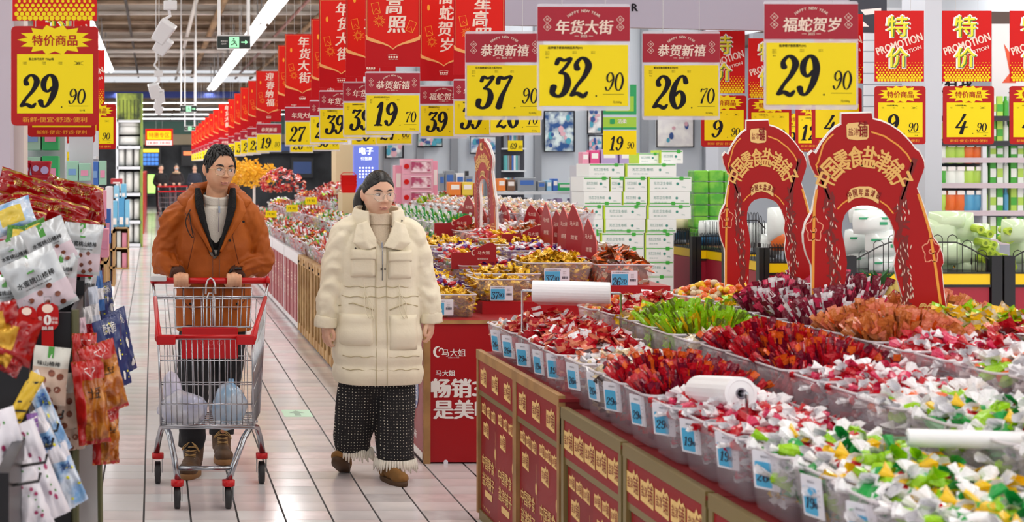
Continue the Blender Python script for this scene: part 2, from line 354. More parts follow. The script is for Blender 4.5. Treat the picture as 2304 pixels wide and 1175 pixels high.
def price_card(big, small, head, title, label, px=None, d=None, x=None, z=1.83, tilt=0, detail=True, group='yellow price cards over the candy stalls', hang=True):
    """0.30 x 0.343 m: maroon greeting header above a yellow price sheet, in a clear sleeve"""
    x = (px-VX)*d/FPX if x is None else x
    t = thing('price_card', label, 'price sign', (x+.15, d, z), tilt, group)
    q = MB(); q.prism(rrect(-.15, .15, 0, .343, .008), 0, .003); q.build('sleeve', m_plas, t)
    q = MB(); q.bx(-.149, .149, -.0016, -.0006, .223, .333); h = q.build('header', m_mar, t)
    q = MB(); y = -.0022
    text(q, HD[head], .002, .268, y, h=.045, wd=.185, bold=.028, shear=.12)
    text(q, '2025', 0, .239, y, h=.008, bold=.02)
    if detail:
        arctext(q, 'HAPPY NEW YEAR', 0, .236, .084, y, .0085, R(126), R(54), bold=.02)
        strip(q, [(-.03,.239),(-.016,.239)], .0012, y); strip(q, [(.016,.239),(.03,.239)], .0012, y)
        for sx, t4 in ((-.118, '恭喜'), (.118, '发财')):
            for k in (0, 1):
                c = (sx, .292-k*.024)
                strip(q, [(c[0]+.0125*cos(a*pi/2), c[1]+.0125*sin(a*pi/2)) for a in range(5)], .0016, y)
                text(q, t4[k], c[0], c[1], y, h=.009)
    q.build('header_lettering', m_cream, h)
    q = MB(); q.bx(-.143, .143, -.0016, -.0006, .015, .211); s = q.build('price_sheet', m_yel, t)
    q = MB()
    digits(q, big, -.108, .042, y, .132, .44*1.13, thick=1.14); nb = len(big)
    digits(q, small, .068, .062, y, .062, .5, thick=.72)
    disc(q, .04, .047, y, .003); strip(q, [(.062,.052),(.13,.052)], .0012, y)
    if detail:
        text(q, '元/500g', .108, .026, y, h=.009)
        text(q, title, -.06, .201, y, h=.0095, bold=.012)
        for cx in (-.118, -.03, .03):
            for k in range(3 if cx < -.1 else 2): text(q, '规格产地', cx, .189-k*.005, y, h=.0032)
        text(q, '售价', -.118, .17, y, h=.005)
    q.build('price_print', m_ink, s)
    if hang: strings(t, .34, 4.9 if (px and px > 1046 and (px != 1101)) else z+.345+.02)
    return t
def ny_banner(chars, label, x, d, z=2.19, tilt=0, deco=0, dark=False):
    t = thing('greeting_banner', label, 'banner', (x+.152, d, z), tilt, 'red new-year banners over the candy stalls')
    q = MB(); q.bx(-.152, .152, 0, .003, 0, .61); q.build('board', m_bred2, t)
    q = MB(); lo = [(-.14,.6),(-.14,.155),(-.13,.14),(-.06,.125),(0,.1),(.06,.125),(.13,.14),(.14,.155),(.14,.6)]; q.face(lo, -.0006); bd = q.build('panel', m_bred, t)
    q = MB(); y = -.0012
    for sx in (-1, 1): strip(q, [(sx*.15,.175),(sx*.142,.155),(sx*.1,.14),(sx*.05,.125),(sx*.02,.112),(0,.096)], [.006,.02,.018,.01,.007,.005], y)
    strip(q, [(-.144,.17),(-.144,.6),(.144,.6),(.144,.17)], .0025, y)
    q.build('gold_border', m_gold, bd)
    q = MB(); n = len(chars)
    for i, ch in enumerate(chars): text(q, ch, .012+(.008 if i % 2 else -.004), .54-i*.103, y, h=.092, bold=.03, shear=.1)
    for k in (-1.5, -.5, .5, 1.5): disc(q, k*.014, .052, y, .006)
    text(q, 'HAPPY NEW YEAR', 0, .04, y, wd=.05, h=.006, bold=.02); strip(q, [(-.03,.062),(0,.068),(.03,.062)], .002, y)
    q.build('lettering', m_cream, bd)
    q = MB()
    for k in range(18):
        a = 2*pi*k/18; r0 = .012; r1 = .034 if k % 2 else .026; strip(q, [(-.075+r0*cos(a), .25+r0*sin(a)), (-.075+r1*cos(a), .25+r1*sin(a))], .0022, y)
    for (ex, ez, er) in ((-.095, .32, .2), (.1, .22, -.4)):
        pts = [(ex+a*cos(er)-b*sin(er), ez+a*sin(er)+b*cos(er)) for a, b in ((-.02,-.03),(.02,-.03),(.02,.03),(-.02,.03),(-.02,-.03),(0,0),(.02,-.03))]; strip(q, pts, .003, y)
    disc(q, -.098, .47, y, .009, r2=.02)
    q.build('fireworks_print', m_orange, bd)
    strings(t, .607); 
    return t
# --- the price cards, measured one by one; (left px, distance)
A = [(1047,5.66,'37','90',0,'马大姐散装巧克力系列(W)','yellow 37.90 price card under a maroon greeting header, left of the 32.90'),
     (1208,4.71,'32','90',1,'盐津铺子散装肉制品系列(W)','large yellow 32.90 price card, its header cut by the top edge'),
     (1445,5.66,'26','70',0,'香当豆散装素食系列(W)','yellow 26.70 price card hanging alone before the grey sign board'),
     (1718,4.63,'29','90',2,'盐津铺子散装薯片(W)','large yellow 29.90 price card with creased plastic over its maroon header'),
     (822,8.05,'19','70',0,'徐记林豆腐脆系列(W)','yellow 19.70 price card under the nearest full red banner'),
     (772,9.0,'39','80',1,'散装糖果系列(W)','yellow 39 price card half hidden behind the 19.70 card'),
     (718,10.05,'39','70',1,'散装糖果系列(W)','yellow 39 price card, second to the left of the 19.70 card'),
     (697,11.4,'28','80',1,'散装系列','yellow price card showing only a 2, between the 27 and the 39'),
     (641,12.7,'27','90',1,'散装系列','yellow 27 price card left of the 39 cards'),
     (577,17.6,'19','80',0,'散装系列','small yellow 19.80 price card right above the man in brown'),
     (945,9.4,'39','90',2,'散装糖果系列(W)','yellow 39 price card right of the 19.70 card'),
     (1020,8.75,'39','90',1,'散装糖果系列(W)','yellow 39 price card tucked behind the 37.90 card on its left'),
     (1101,8.45,'26','70',0,'散装系列','yellow 26.70 price card peeping out under the 37.90 card'),
     (705,16.5,'60','90',1,'散装系列','small yellow 60.90 price card below the row of 39 cards'),
     (845,12.0,'27','60',1,'散装系列','yellow 27.60 price card showing only below the 19.70 card'),
     (790,12.6,'39','60',1,'散装系列','yellow price card low behind the 19.70 card, left of the 27.60'),
     (652,18.8,'26','20',1,'散装系列','small yellow 26 price card below the 27 card'),
     (556,19.6,'28','60',0,'散装系列','small yellow price card just left of the 19.80'),(541,21.3,'26','60',1,'散装系列','small yellow price card second to the left of the 19.80'),
     (527,23,'36','60',1,'散装系列','small yellow 36 price card over the right side of the man'),(513,25,'36','60',0,'散装系列','tiny yellow price card near the far end of the banner row')]
for i, (px, d, a, b, h, ti, lab) in enumerate(A):
    price_card(a, b, h, ti, lab, px, d, detail=d < 12, z=1.83 if d < 11 else 1.825, tilt=(-.03, .02, .0, .02, -.01)[i % 5])
for k in range(9):
    d = 27+k*2.4; price_card(str(20+k*2), '90', k % 3, '', 'tiny yellow price card far down the line of red banners', x=1.2, d=d, detail=False, group='tiny far price cards')
# --- banners
Bn = [('福星高照', 822, 8.06, 'nearest red banner with four white characters over the 19.70 card'), ('年货大街', 778, 8.95, 'red banner cut off at the right by the nearest banner'), ('年货大街', 718, 10.06, 'red banner over the second 39 card, left of the tall ones'),
      ('福星高照', 700, 11.41, 'red banner showing only its plain left strip'), ('年货大街', 641, 12.71, 'red banner over the 27 card'), ('迎春纳福', 576, 17.61, 'small red banner over the 19.80 card'),
      ('福蛇贺岁', 945, 9.41, 'red banner over the 39 card, right of the nearest banner'), ('福星高照', 1021, 8.76, 'red banner cut by the left end of the grey sign board'), ('年货大街', 625, 13.9, 'dark red banner seen edge-on behind the 27 banner'),
      ('年货大街', 558, 19.61, 'red banner next left of the 19.80 banner'), ('迎春纳福', 541, 21.31, 'red banner second left of the 19.80 banner'), ('年货大街', 527, 23.01, 'red banner third left of the 19.80 banner'), ('福星高照', 513, 25.01, 'red banner fourth left of the 19.80 banner')]
for i, (c, px, d, lab) in enumerate(Bn):
    ny_banner(c, lab, (px-VX)*d/FPX+(.0 if d < 12 else 0), d, z=2.2 if d < 9.5 else 2.19, tilt=(.02, -.03, .03)[i % 3])
for k in range(9): ny_banner('年货大街', 'tiny red banner at the far end of the banner row', 1.2, 27.02+k*2.4)
q = None
# --- red framed special-offer cards
_star = [(0,.29)]
def offer_card(big, small, label, px, d, z=1.79, title='小白兔牙膏 400g', wide=.32, group='red framed offer cards', oval=None):
    t = thing('offer_card', label, 'price sign', ((px-VX)*d/FPX+.16, d, z), 0, group)
    q = MB(); q.prism(rrect(-.16, .16, 0, .365, .018), 0, .006); q.build('frame', m_dred, t, bevel=.001)
    q = MB(); n = 14; pts = []
    for i in range(2*n):
        a = 2*pi*i/(2*n); r = 1 if i % 2 == 0 else .74; pts.append((.138*r*cos(a)*(1.0 if i % 2 else 1), .314+.056*r*sin(a)))
    q.face(pts, -.0008); st = q.build('starburst', m_yel, t)
    q = MB(); text(q, '特价商品', 0, .312, -.0016, h=.04, wd=.165, bold=.02); q.build('starburst_lettering', m_dred, st)
    q = MB(); q.bx(-.138, .14, -.0012, 0, .045, .262); s = q.build('price_sheet', m_yel, t)
    q = MB(); y = -.0018
    if len(big) > 1: digits(q, big, -.125, .065, y, .125, .54, thick=1.12)
    else: digits(q, big, -.085, .065, y, .125, .6)
    digits(q, small, .05, .078, y, .058, .55, thick=.75); disc(q, .025, .068, y, .0028); strip(q, [(.05,.072),(.122,.072)], .0012, y)
    text(q, title, -.05, .243, y, h=.0105, bold=.01)
    text(q, '35', .085, .228, y, h=.01, bold=.01); strip(q, [(.07,.236),(.105,.222)], .001, y); strip(q, [(.07,.222),(.105,.236)], .001, y)
    for cx in (-.11, -.04, .02):
        for k in range(2): text(q, '产地规格', cx, .232-k*.006, y, h=.0035)
    text(q, '元/1桶', .1, .056, y, h=.007)
    q.build('price_print', m_ink, s)
    q = MB(); text(q, '新鲜·便宜·舒适·便利', 0, .022, -.0008, h=.019, wd=.235, bold=.012); q.build('slogan_lettering', m_orange, t)
    strings(t, .362, z+.38 if d != 5.37 else z+.385)
    return t
def promo_banner(label, px, d, z=2.165, group='promotion banners'):
    t = thing('promotion_banner', label, 'banner', ((px-VX)*d/FPX+.155, d, z), 0, group)
    q = MB(); q.bx(-.155, .155, 0, .003, 0, .445); b = q.build('board', m_red, t)
    q = MB(); y = -.0008
    for j in range(8):
        r = .0095*(1-j*.1)
        for i in range(16+j % 2):
            x = -.15+i*.02-(.01 if j % 2 else 0)
            if abs(x)+r < .155: disc(q, x, .01+j*.0155, y, r, n=8)
    q.build('dot_pattern', m_orange if False else m_yel, b)
    q = MB(); text(q, 'PROMOTION', 0, .235, y, h=.05, wd=.3, bold=.03, rot=.33); text(q, 'MOTION', .07, .195, y, h=.022, wd=.14, bold=.03, rot=.33); q.build('word_print', m_cream, b)
    q = MB(); text(q, '特', -.01, .345, y*2, h=.145, bold=.06); text(q, '价', -.01, .15, y*2, h=.14, bold=.06); q.build('character_outline', m_wht, b)
    q = MB(); text(q, '特', -.006, .342, y*2.6, h=.13, bold=.035); text(q, '价', -.006, .147, y*2.6, h=.125, bold=.035); q.build('character_shadow', mat('print_green', rgb('5a7a10'), .5), b)
    q = MB(); text(q, '特', -.01, .346, y*3.2, h=.13, bold=.025); text(q, '价', -.01, .151, y*3.2, h=.125, bold=.025); q.build('characters', mat('print_lemon', rgb('f3ea30'), .5), b)
    strings(t, .443)
    return t
o = offer_card('29', '90', 'large red framed 29.90 offer card hanging at the far left', 25, 5.37, z=1.80, title='喜之郎巧克杯 720g/桶')
for (px, d, a, b, lab) in ((62, 6.9, '19', '90', 'red framed offer card just behind the large 29.90 card'), (93, 8.8, '9', '90', 'red framed offer card, second behind the large 29.90 card'), (125, 10.8, '9', '90', 'red framed offer card, third behind the large 29.90 card'),
                           (172, 11.9, '19', '90', 'red framed offer card ending in 90 on the left, right of the large one'),
                           (1968, 9.2, '9', '90', 'red framed 9.90 offer card right of the right arch'), (2122, 9.2, '4', '90', 'red framed 4.90 offer card near the right edge'), (2272, 9.2, '4', '90', 'red framed offer card cut by the right edge'),
                           (1578, 10.4, '9', '90', 'red framed 9.90 offer card behind the 26.70 price card'), (1684, 10.9, '6', '80', 'red framed 6.80 offer card over the left arch'), (1790, 11.6, '12', '90', 'red framed offer card starting with 1 between the arches'),
                           (1827, 9.4, '4', '90', 'red framed 4 offer card under the large 29.90 price card'), (1755, 14.0, '9', '90', 'small red framed offer card between the 6.80 and the 12.90')):
    offer_card(a, b, lab, px, d)
for (px, d, lab, z) in ((28, 5.38, 'promotion banner with yellow dots cut by the top left corner', 2.185), (75, 8.0, 'promotion banner hidden behind the large 29.90 card', 2.12), (150, 12.0, 'promotion banner by the shelf, right of the large 29.90 card', 2.16),
                     (1968, 9.22, 'promotion banner over the 9.90 card, right of the grey board', 2.185), (2120, 9.22, 'promotion banner over the 4.90 card near the right edge', 2.185), (2272, 9.22, 'promotion banner cut by the right edge', 2.185),
                     (1578, 10.42, 'promotion banner half hidden behind the 26.70 price card', 2.17), (1684, 10.92, 'promotion banner whose left strip shows beside the large 29.90', 2.16), (1833, 9.42, 'promotion banner hidden behind the large 29.90 price card', 2.185)):
    promo_banner(lab, px, d, z)
# --- green header tag 19.90 and small 69 tag
def small_tag(px0, px1, pyb, big, small, label, d, head):
    w_ = (px1-px0)*d/FPX; t = thing('price_tag', label, 'price sign', ((px0+px1)/2*d/FPX-VX*d/FPX, d, EYE-(pyb-VY)*d/FPX), 0)
    q = MB(); q.bx(-w_/2, w_/2, 0, .004, 0, w_*.72); s = q.build('price_sheet', m_yel, t)
    q = MB(); k = w_/.3; digits(q, big, -.1*k, .035*k, -.001, .13*k, .5); digits(q, small, .065*k, .05*k, -.001, .065*k, .5, thick=.75); q.build('price_print', m_ink, s)
    if head:
        q = MB(); q.bx(-w_/2, w_/2, 0, .004, w_*.75, w_*1.12); g_ = q.build('green_header', mat('print_leaf', rgb('9fce3c'), .4), t)
        q = MB(); q.bx(-w_/2, w_/2, -.001, 0, w_*.75, w_*.82); q.prism(rrect(-.09*k, -.045*k, .275*k, .32*k, .01*k), -.002, -.001); q.build('green_stripe', mat('print_jade', rgb('1fa05c'), .4), g_)
        q = MB(); q.bx(-w_/2, w_/2, 0, .004, w_*1.2, w_*2.1); g2 = q.build('upper_header', mat('print_jade'), t)
        q = MB(); q.bx(-w_*.42, w_*.42, -.001, 0, w_*1.3, w_*1.75); q.build('upper_patch', mat('print_leaf'), g2)
        q = MB(); text(q, '洁柔', .02, .3*k, -.003, h=.04*k, bold=.02); q.build('lettering', m_wht, g_)
        strings(t, w_*2.08, 5.6)
    else: strings(t, w_*.7, 5.4)
small_tag(1357, 1432, 348, '19', '90', 'yellow 19.90 tag under green headers by the tissue cartons', 13.2, True)
small_tag(1143, 1176, 340, '69', '80', 'tiny yellow 69 tag over the household shelves', 18, False)
# --- big grey aisle board with dark ends
t = thing('aisle_board', 'wide lilac-grey overhead sign board with dark ends, cropped by the frame', 'sign', (0, 0, 0))
pts = lambda L_, d, z0=None: [((a-VX)*d/FPX, EYE-(b-VY)*d/FPX) for a, b in L_]
d = 10.0; q = MB(); q.prism(pts([(991,53),(1995,74),(1995,-260),(991,-260)], d), d, d+.06); q.build('board', mat('board_lilac', rgb('a9a4b4'), .45), t)
q = MB(); q.face(pts([(991,53),(1078,55),(1071,30),(1069,0),(1073,-30),(1085,-60),(1110,-90),(991,-90)], d), d-.002); q.face(pts([(1910,72),(1995,74),(1995,-260),(1910,-260)], d), d-.002); q.build('dark_end', mat('board_navy', rgb('2f3440'), .45), t)
q = MB(); strip(q, pts([(1078,55),(1071,30),(1069,0),(1073,-30),(1085,-60),(1110,-90)], d), .012, d-.004); q.face(pts([(1935,22),(1982,18),(1982,30),(1945,34)], d), d-.004); q.face(pts([(1930,38),(1955,60),(1937,60),(1918,44)], d), d-.004); q.build('white_marks', m_wht, t)
q = MB(); x, z = pts([(1428, 17)], d)[0]; text(q, 'R', x, z, d-.003, h=.05, bold=.04); q.build('letter', m_ink, t)
# --- left hanging: exit signs, white spotlights, red-white hanging poster
def exit_sign(px, py, d, w_, label):
    p = P(px, py, d); t = thing('exit_sign', label, 'exit sign', p, 0, None)
    h = w_*.4; q = MB(); q.bx(-w_/2, w_/2, 0, .05, -h/2, h/2); b = q.build('housing', mat('exit_black', rgb('16241d'), .3), t)
    q = MB(); q.tube([(-w_/2,0,-h/2),(w_/2,0,-h/2),(w_/2,0,h/2),(-w_/2,0,h/2)], w_*.018, 4, closed=True); q.build('rim', lamp_m, t)
    q = MB(); q.bx(-w_*.14, w_*.16, -.004, -.002, -h*.4, h*.4); g_ = q.build('green_pictogram', mat('exit_green', rgb('8fdca6'), .4, emit=.45), b)
    q = MB(); k = w_
    disc(q, .0, h*.24, -.006, k*.025); strip(q, [(-.0*k, .05*k), (.02*k, -.02*k), (.07*k, -.04*k), (.09*k, -.12*k)], k*.03, -.006); strip(q, [(.02*k,-.02*k),(-.03*k,-.07*k),(-.09*k,-.08*k)], k*.028, -.006); strip(q, [(-.07*k,.0),(-.03*k,.045*k),(.04*k,.03*k),(.08*k,-.01*k)], k*.02, -.006)
    q.build('running_figure', mat('exit_black'), b)
    q = MB(); strip(q, [(.22*k,0),(.36*k,0)], k*.04, -.004); q.face([(.34*k,.07*k),(.43*k,0),(.34*k,-.07*k)], -.004); q.build('arrow', mat('exit_green'), b)
    q = MB(); text(q, '安全出口', -.29*k, .03*k, -.004, wd=k*.2, h=k*.06); text(q, 'EXIT', -.29*k, -.05*k, -.004, wd=k*.14, h=k*.035); q.build('lettering', m_wht, b)
    for sx in (-.44, .44): MB().tube([(sx*w_, .02, h/2), (sx*w_, .02, 5.2-p.z)], .016, 6).build('hanger_tube', lamp_m, t)
exit_sign(526, 95, 14.5, .33, 'green running-man exit sign on two white tubes, near the tube lights')
exit_sign(424, 245, 30, .34, 'small dark exit sign hanging over the far aisle, upper one')
exit_sign(427, 289, 40, .3, 'farthest exit sign hanging below the other two')
def spot(px, py, d, k, label, a=.5):
    p = P(px, py, d); t = thing('track_spotlight', label, 'spotlight', p, 0, None)
    q = MB(); M = Matrix.Rotation(a, 4, 'Y') @ Matrix.Rotation(.3, 4, 'X')
    q.box((0,0,0), (.13*k,.13*k,.17*k), M=M, tap=.82); q.build('lamp_head', mat('spot_white', rgb('dcdcde'), .35), t, bevel=.012)
    q = MB(); q.box((.05*k,0,-.09*k), (.12*k,.1*k,.13*k), M=M, tap=.85); q.build('lower_head', mat('spot_white'), t, bevel=.01)
    q = MB(); q.box((.05*k,0,.2*k), (.1*k,.06*k,.07*k)); q.build('driver_box', mat('spot_white'), t, bevel=.008)
    q = MB(); q.tube([(0,0,.09*k),(.05*k,0,.12*k),(.04*k,0,.17*k),(.05*k,0,.24*k),(.0,0,.3*k),(.03*k,0,.36*k),(.02*k,0,.5*k)], .012*k, 6); q.tube([(.02*k,0,.45*k),(.02*k,0,5.2-p.z)], .004*k, 4); q.build('cable', mat('spot_white'), t)
spot(368, 72, 11, 1.0, 'white hanging spotlight nearest the left light row', .6)
spot(347, 205, 17, 1.0, 'smaller white hanging spotlight farther down the aisle', -.2)
spot(355, 235, 18.5, .8, 'lowest white hanging spotlight, farthest of the three', .3)
p = P(358, 309, 33); t = thing('hanging_poster', 'red, yellow and white poster hanging over the aisle end', 'poster', p)
q = MB(); q.bx(-.31, .31, 0, .02, -.19, .19); b = q.build('board', m_red, t); q = MB(); q.bx(-.27, .27, -.002, 0, -.05, .14); q.build('yellow_panel', m_yel, b); q = MB(); q.bx(-.29, .29, -.002, 0, -.18, -.07); q.build('white_panel', m_wht, b)
q = MB(); text(q, '特惠专区', 0, .05, -.004, h=.11); text(q, '18.80 18.80', 0, -.125, -.004, h=.05, wd=.5); q.build('lettering', m_red, b); strings(t, .18, 5.3)
# yellow notice on the left rack
t = thing('shelf_notice', 'yellow notice sheet with a few printed lines above the left shelves', 'notice', P(168, 363, 8.6))
q = MB(); q.bx(-.083, .083, 0, .002, -.055, .055); s = q.build('sheet', m_yel, t); q = MB(); text(q, '经 鸿 典', 0, .035, -.001, h=.01)
for k, x in enumerate((-.05, -.03, -.05, -.01)): text(q, '优惠促销商品', x*.4, .015-k*.017, -.001, h=.006, wd=.06)
q.build('lettering', m_ink, s); MB().tube([(0,0,.05),(0,0,.8)], .001, 4).build('string', m_wire, t)
# ================= SWEETS =================
def wrap(name, c, **k): return mat(name, rgb(c), k.pop('rough', .17), coat=.25, spec=.45, bump=k.pop('bump', .5), bscale=k.pop('bs', 90), **k)
W = {'white': wrap('foil_white', 'f0eef2'), 'red': wrap('foil_red', 'c00f22'), 'pink': wrap('foil_pink', 'd8335f'), 'green': wrap('foil_green', '23a048'), 'lime': wrap('foil_lime', '9ad015'),
     'yellow': wrap('foil_yellow', 'f2c41c'), 'gold': wrap('foil_gold', 'd9a520', metal=.6), 'orange': wrap('foil_orange', 'e2601a'), 'brown': wrap('foil_brown', '8a4a24'), 'dark': wrap('foil_dark', '3a2a2c'),
     'beige': wrap('foil_beige', 'd6c3a0'), 'maroon': wrap('foil_maroon', '7c1430'), 'purple': wrap('foil_purple', '5b2a86'), 'blue': wrap('foil_blue', '2f55a8'), 'navy': wrap('foil_navy', '1c2550'),
     'silver': wrap('foil_silver', 'c9ccd2', metal=.6), 'olive': wrap('foil_olive', '6b7a1e'), 'jerky': wrap('foil_jerky', 'd07c40'), 'salmon': wrap('foil_salmon', 'e88a6a'), 'lblue': wrap('foil_sky', '6fc0e0'), 'clear': mat('film_clear', rgb('e8e6ea'), .15, alpha=.55, spec=.7)}
def twist_mesh(mb, body, end, M, s=1.0, spot=None):
    """a wrapped sweet: a faceted body with two fanned, pinched ends"""
    L, r = .022*s, .0125*s; n = 7; rings = []; o = len(mb.v)
    for t, k in ((-1, .25), (-.8, .75), (-.25, 1), (.3, 1), (.8, .75), (1, .25)):
        rings.append([(t*L, r*k*cos(2*pi*i/n)*random.uniform(.88, 1.1), r*.85*k*sin(2*pi*i/n)*random.uniform(.88, 1.1)) for i in range(n)])
    q = MB(); q.loft(rings, body)
    if spot is not None:
        for i in random.sample(range(len(q.m)), 8): q.m[i] = spot
    for sg in (-1, 1):
        a0 = random.random()*3; k = 7; inner = []; outer = []
        for i in range(k):
            a = a0+2*pi*i/k; rr = random.uniform(.8, 1.15)*r*1.0; inner.append((sg*L*1.0, r*.22*cos(a), r*.22*sin(a))); outer.append((sg*L*random.uniform(1.6, 1.95), rr*cos(a), rr*.55*sin(a)))
        o2 = len(q.v); q.v += inner+outer
        for i in range(k): j = (i+1) % k; q.f.append((o2+i, o2+j, o2+k+j, o2+k+i)); q.m.append(end)
    mb.add(q.v, q.f, list(q.m), M)
def sachet_mesh(mb, c1, c2, M, w=.03, h=.045, t=.009):
    nx, nz = 4, 5; vs = []; fs = []; ms = []
    for side in (1, -1):
        for j in range(nz+1):
            for i in range(nx+1):
                u, v = i/nx*2-1, j/nz*2-1; b = max(0, (1-u*u))*max(0, 1-abs(v)**2.5)
                vs.append((u*w/2*(1-.08*(1-abs(v))), side*t*b*random.uniform(.75, 1.15)+(random.uniform(-.0015, .0015)), v*h/2))
    N = (nx+1)*(nz+1)
    for s_ in (0, 1):
        for j in range(nz):
            for i in range(nx):
                a = s_*N+j*(nx+1)+i; f = (a, a+1, a+nx+2, a+nx+1); fs.append(f if s_ else f[::-1])
                ms.append(c2 if (j in (0, nz-1)) or (s_ == 0 and j == 3 and 0 < i < 3) else c1)
    mb.add(vs, fs, ms, M)
def nugget_mesh(mb, c1, M, s=1.0):
    mb.ell((0,0,0), (.016*s, .012*s, .011*s), 7, 5, c1, M)
KIND = {}
def kind(key, label, shape, combos, mats, **kw):
    """a few wrapped-sweet meshes of one sort; combos index into mats"""
    ms = [W[k] for k in mats]; meshes = []
    for c in combos:
        for rep in range(2):
            q = MB()
            if shape == 'twist': twist_mesh(q, c[0], c[1], None, kw.get('s', 1.25), c[2] if len(c) > 2 else None)
            elif shape == 'sachet': sachet_mesh(q, c[0], c[1], None, kw.get('w', .04), kw.get('h', .062), kw.get('t', .008))
            elif shape == 'stick': sachet_mesh(q, c[0], c[1], None, kw.get('w', .018), kw.get('h', .11), kw.get('t', .006))
            else: nugget_mesh(q, c[0], None, kw.get('s', 1))
            o = q.build('sweet', ms, None, shape == 'nugget'); meshes.append(o.data); bpy.data.objects.remove(o)
    KIND[key] = dict(label=label, shape=shape, meshes=meshes, mats=ms, n=0, **kw)
kind('redwhite', 'pink-red and white twist-wrapped sweet in the bins', 'twist', [(0,1),(0,0),(1,1,0),(2,1),(0,2),(0,1)], ['red','white','pink'], s=1.65)
kind('greenwhite', 'green and white twist-wrapped sweet in the nearest bins', 'twist', [(0,2),(2,2,0),(1,1),(3,3),(0,0),(2,2,4),(1,2)], ['green','lime','white','yellow','red'], s=1.9)
kind('orangemix', 'orange and lime twist-wrapped jelly in a bin', 'twist', [(0,1),(2,1),(1,1)], ['orange','white','lime'], s=1.9)
kind('redpack', 'small red and pale pink snack sachet lying in a bin', 'sachet', [(0,2),(2,0),(0,0),(0,1)], ['red','white','salmon'], w=.045, h=.07)
kind('redstick', 'dark red foil snack stick packed upright in a bin', 'stick', [(0,1),(1,0),(1,2),(0,0)], ['red','maroon','orange'], w=.024, h=.11)
kind('greenstick', 'yellow-green snack stick standing fanned in a bin', 'stick', [(0,0),(1,0),(0,1),(2,0)], ['lime','olive','yellow'], w=.02, h=.12)
kind('maroonpack', 'maroon and pink foil snack pack standing in a bin', 'stick', [(0,1),(0,0),(1,2),(2,0)], ['maroon','pink','white'], w=.03, h=.1)
kind('jerkypack', 'orange-brown jerky packet fanned out in a bin', 'stick', [(0,1),(0,0),(1,0),(2,0),(3,1)], ['jerky','salmon','brown','orange'], w=.034, h=.1)
kind('beigepack', 'beige and dark printed snack sachet in a bin', 'sachet', [(0,1),(2,0),(0,2),(1,0)], ['beige','dark','white'], w=.05, h=.07)
kind('yellowpack', 'yellow snack sachet in a bin', 'sachet', [(0,1),(1,0),(0,2),(2,0)], ['yellow','beige','lime'], w=.05, h=.075)
kind('nut', 'shelled yellow peanut sweet in a bin', 'nugget', [(0,),(1,),(2,)], ['yellow','orange','beige'], s=1.3)
kind('gold', 'gold foil chocolate in a bin', 'twist', [(0,0),(1,0),(0,1)], ['gold','yellow'], s=1.3)
kind('brownpack', 'brown and orange snack sachet in a bin', 'sachet', [(0,1),(1,0),(0,0),(1,2)], ['brown','orange','beige'], w=.05, h=.075)
kind('purple', 'purple and red foil sweet in a bin', 'twist', [(0,1),(2,0),(1,1),(0,3)], ['purple','white','red','gold'], s=1.3)
kind('navy', 'dark blue and silver foil sweet in a bin', 'twist', [(0,1),(2,1),(0,0)], ['navy','silver','gold'], s=1.3)
kind('whitemix', 'white and pastel wrapped sweet in a bin', 'twist', [(0,0),(0,1),(1,2),(2,0)], ['white','salmon','beige'], s=1.5)
kind('greenleaf', 'green foil snack stick in a bin', 'stick', [(0,1),(0,0),(2,1)], ['green','white','lime'], w=.025, h=.1)
kind('pinkstick', 'pale pink and orange lolly stick in a bin', 'stick', [(0,1),(3,0),(2,2),(1,3)], ['salmon','white','red','brown'], w=.03, h=.1)
kind('mixed', 'mixed bright wrapped sweet in a bin', 'twist', [(0,0),(2,2),(3,1),(4,4),(5,5),(0,2)], ['red','white','yellow','green','orange','brown'], s=1.4)
def placement(K, hx, hy, z0, H, up, i, lay=1.0):
    u, v = random.uniform(-1, 1), random.uniform(-1, 1)
    z = z0+H*(1-u*u*.8)*(1-v*v*.8)*lay-random.random()*.018
    if up:
        rot = Euler((v*-.75+random.uniform(-.2, .2), u*.75+random.uniform(-.2, .2), random.uniform(0, pi)))
        rot = (Matrix.Rotation(u*.75+random.uniform(-.2,.2), 4, 'Y') @ Matrix.Rotation(-v*.6+random.uniform(-.2,.2), 4, 'X') @ Matrix.Rotation(random.uniform(0, pi), 4, 'Z'))
        return Vector((u*hx, v*hy, z)), rot
    return Vector((u*hx, v*hy, z)), Euler((random.uniform(-.8, .8)+(pi/2 if K['shape'] != 'twist' and random.random() < .8 else 0), random.uniform(-.7, .7), random.uniform(0, 2*pi))).to_matrix().to_4x4()
_B = {}
def stuff_mesh(key, hx, hy, H, up, n, lower=True):
    k = (key, hx, hy, H, up, n, lower)
    if k not in _B:
        K = KIND[key]; q = MB()
        for i in range(n):
            loc, rot = placement(K, hx, hy, 0, H, up, i, 1)
            if lower and i % 2:
                loc.z = -random.uniform(.0, .11)
                e = random.choice(((-1,0),(0,-1))); 
                if e[0]: loc.x = e[0]*hx*((.66 if K['shape'] == 'twist' else .88)+.1*loc.z/.11)
                else: loc.y = e[1]*hy*((.6 if K['shape'] == 'twist' else .88)+.1*loc.z/.11)
                rot = Euler((random.uniform(-.5,.5), random.uniform(-.5,.5), random.uniform(0, 6))).to_matrix().to_4x4()
            me = random.choice(K['meshes']); M = Matrix.Translation(loc) @ rot
            q.add([v.co for v in me.vertices], [tuple(p.vertices) for p in me.polygons], [p.material_index for p in me.polygons], M)
        o = q.build('sweets', K['mats']); _B[k] = o.data; bpy.data.objects.remove(o)
    return _B[k]
bin_m = mat('bin_plastic', rgb('ddd2dc'), .18, alpha=.2, spec=.7); rim_m = mat('bin_rim', rgb('e4dde4'), .15, alpha=.75, spec=.7)
_bm = {}
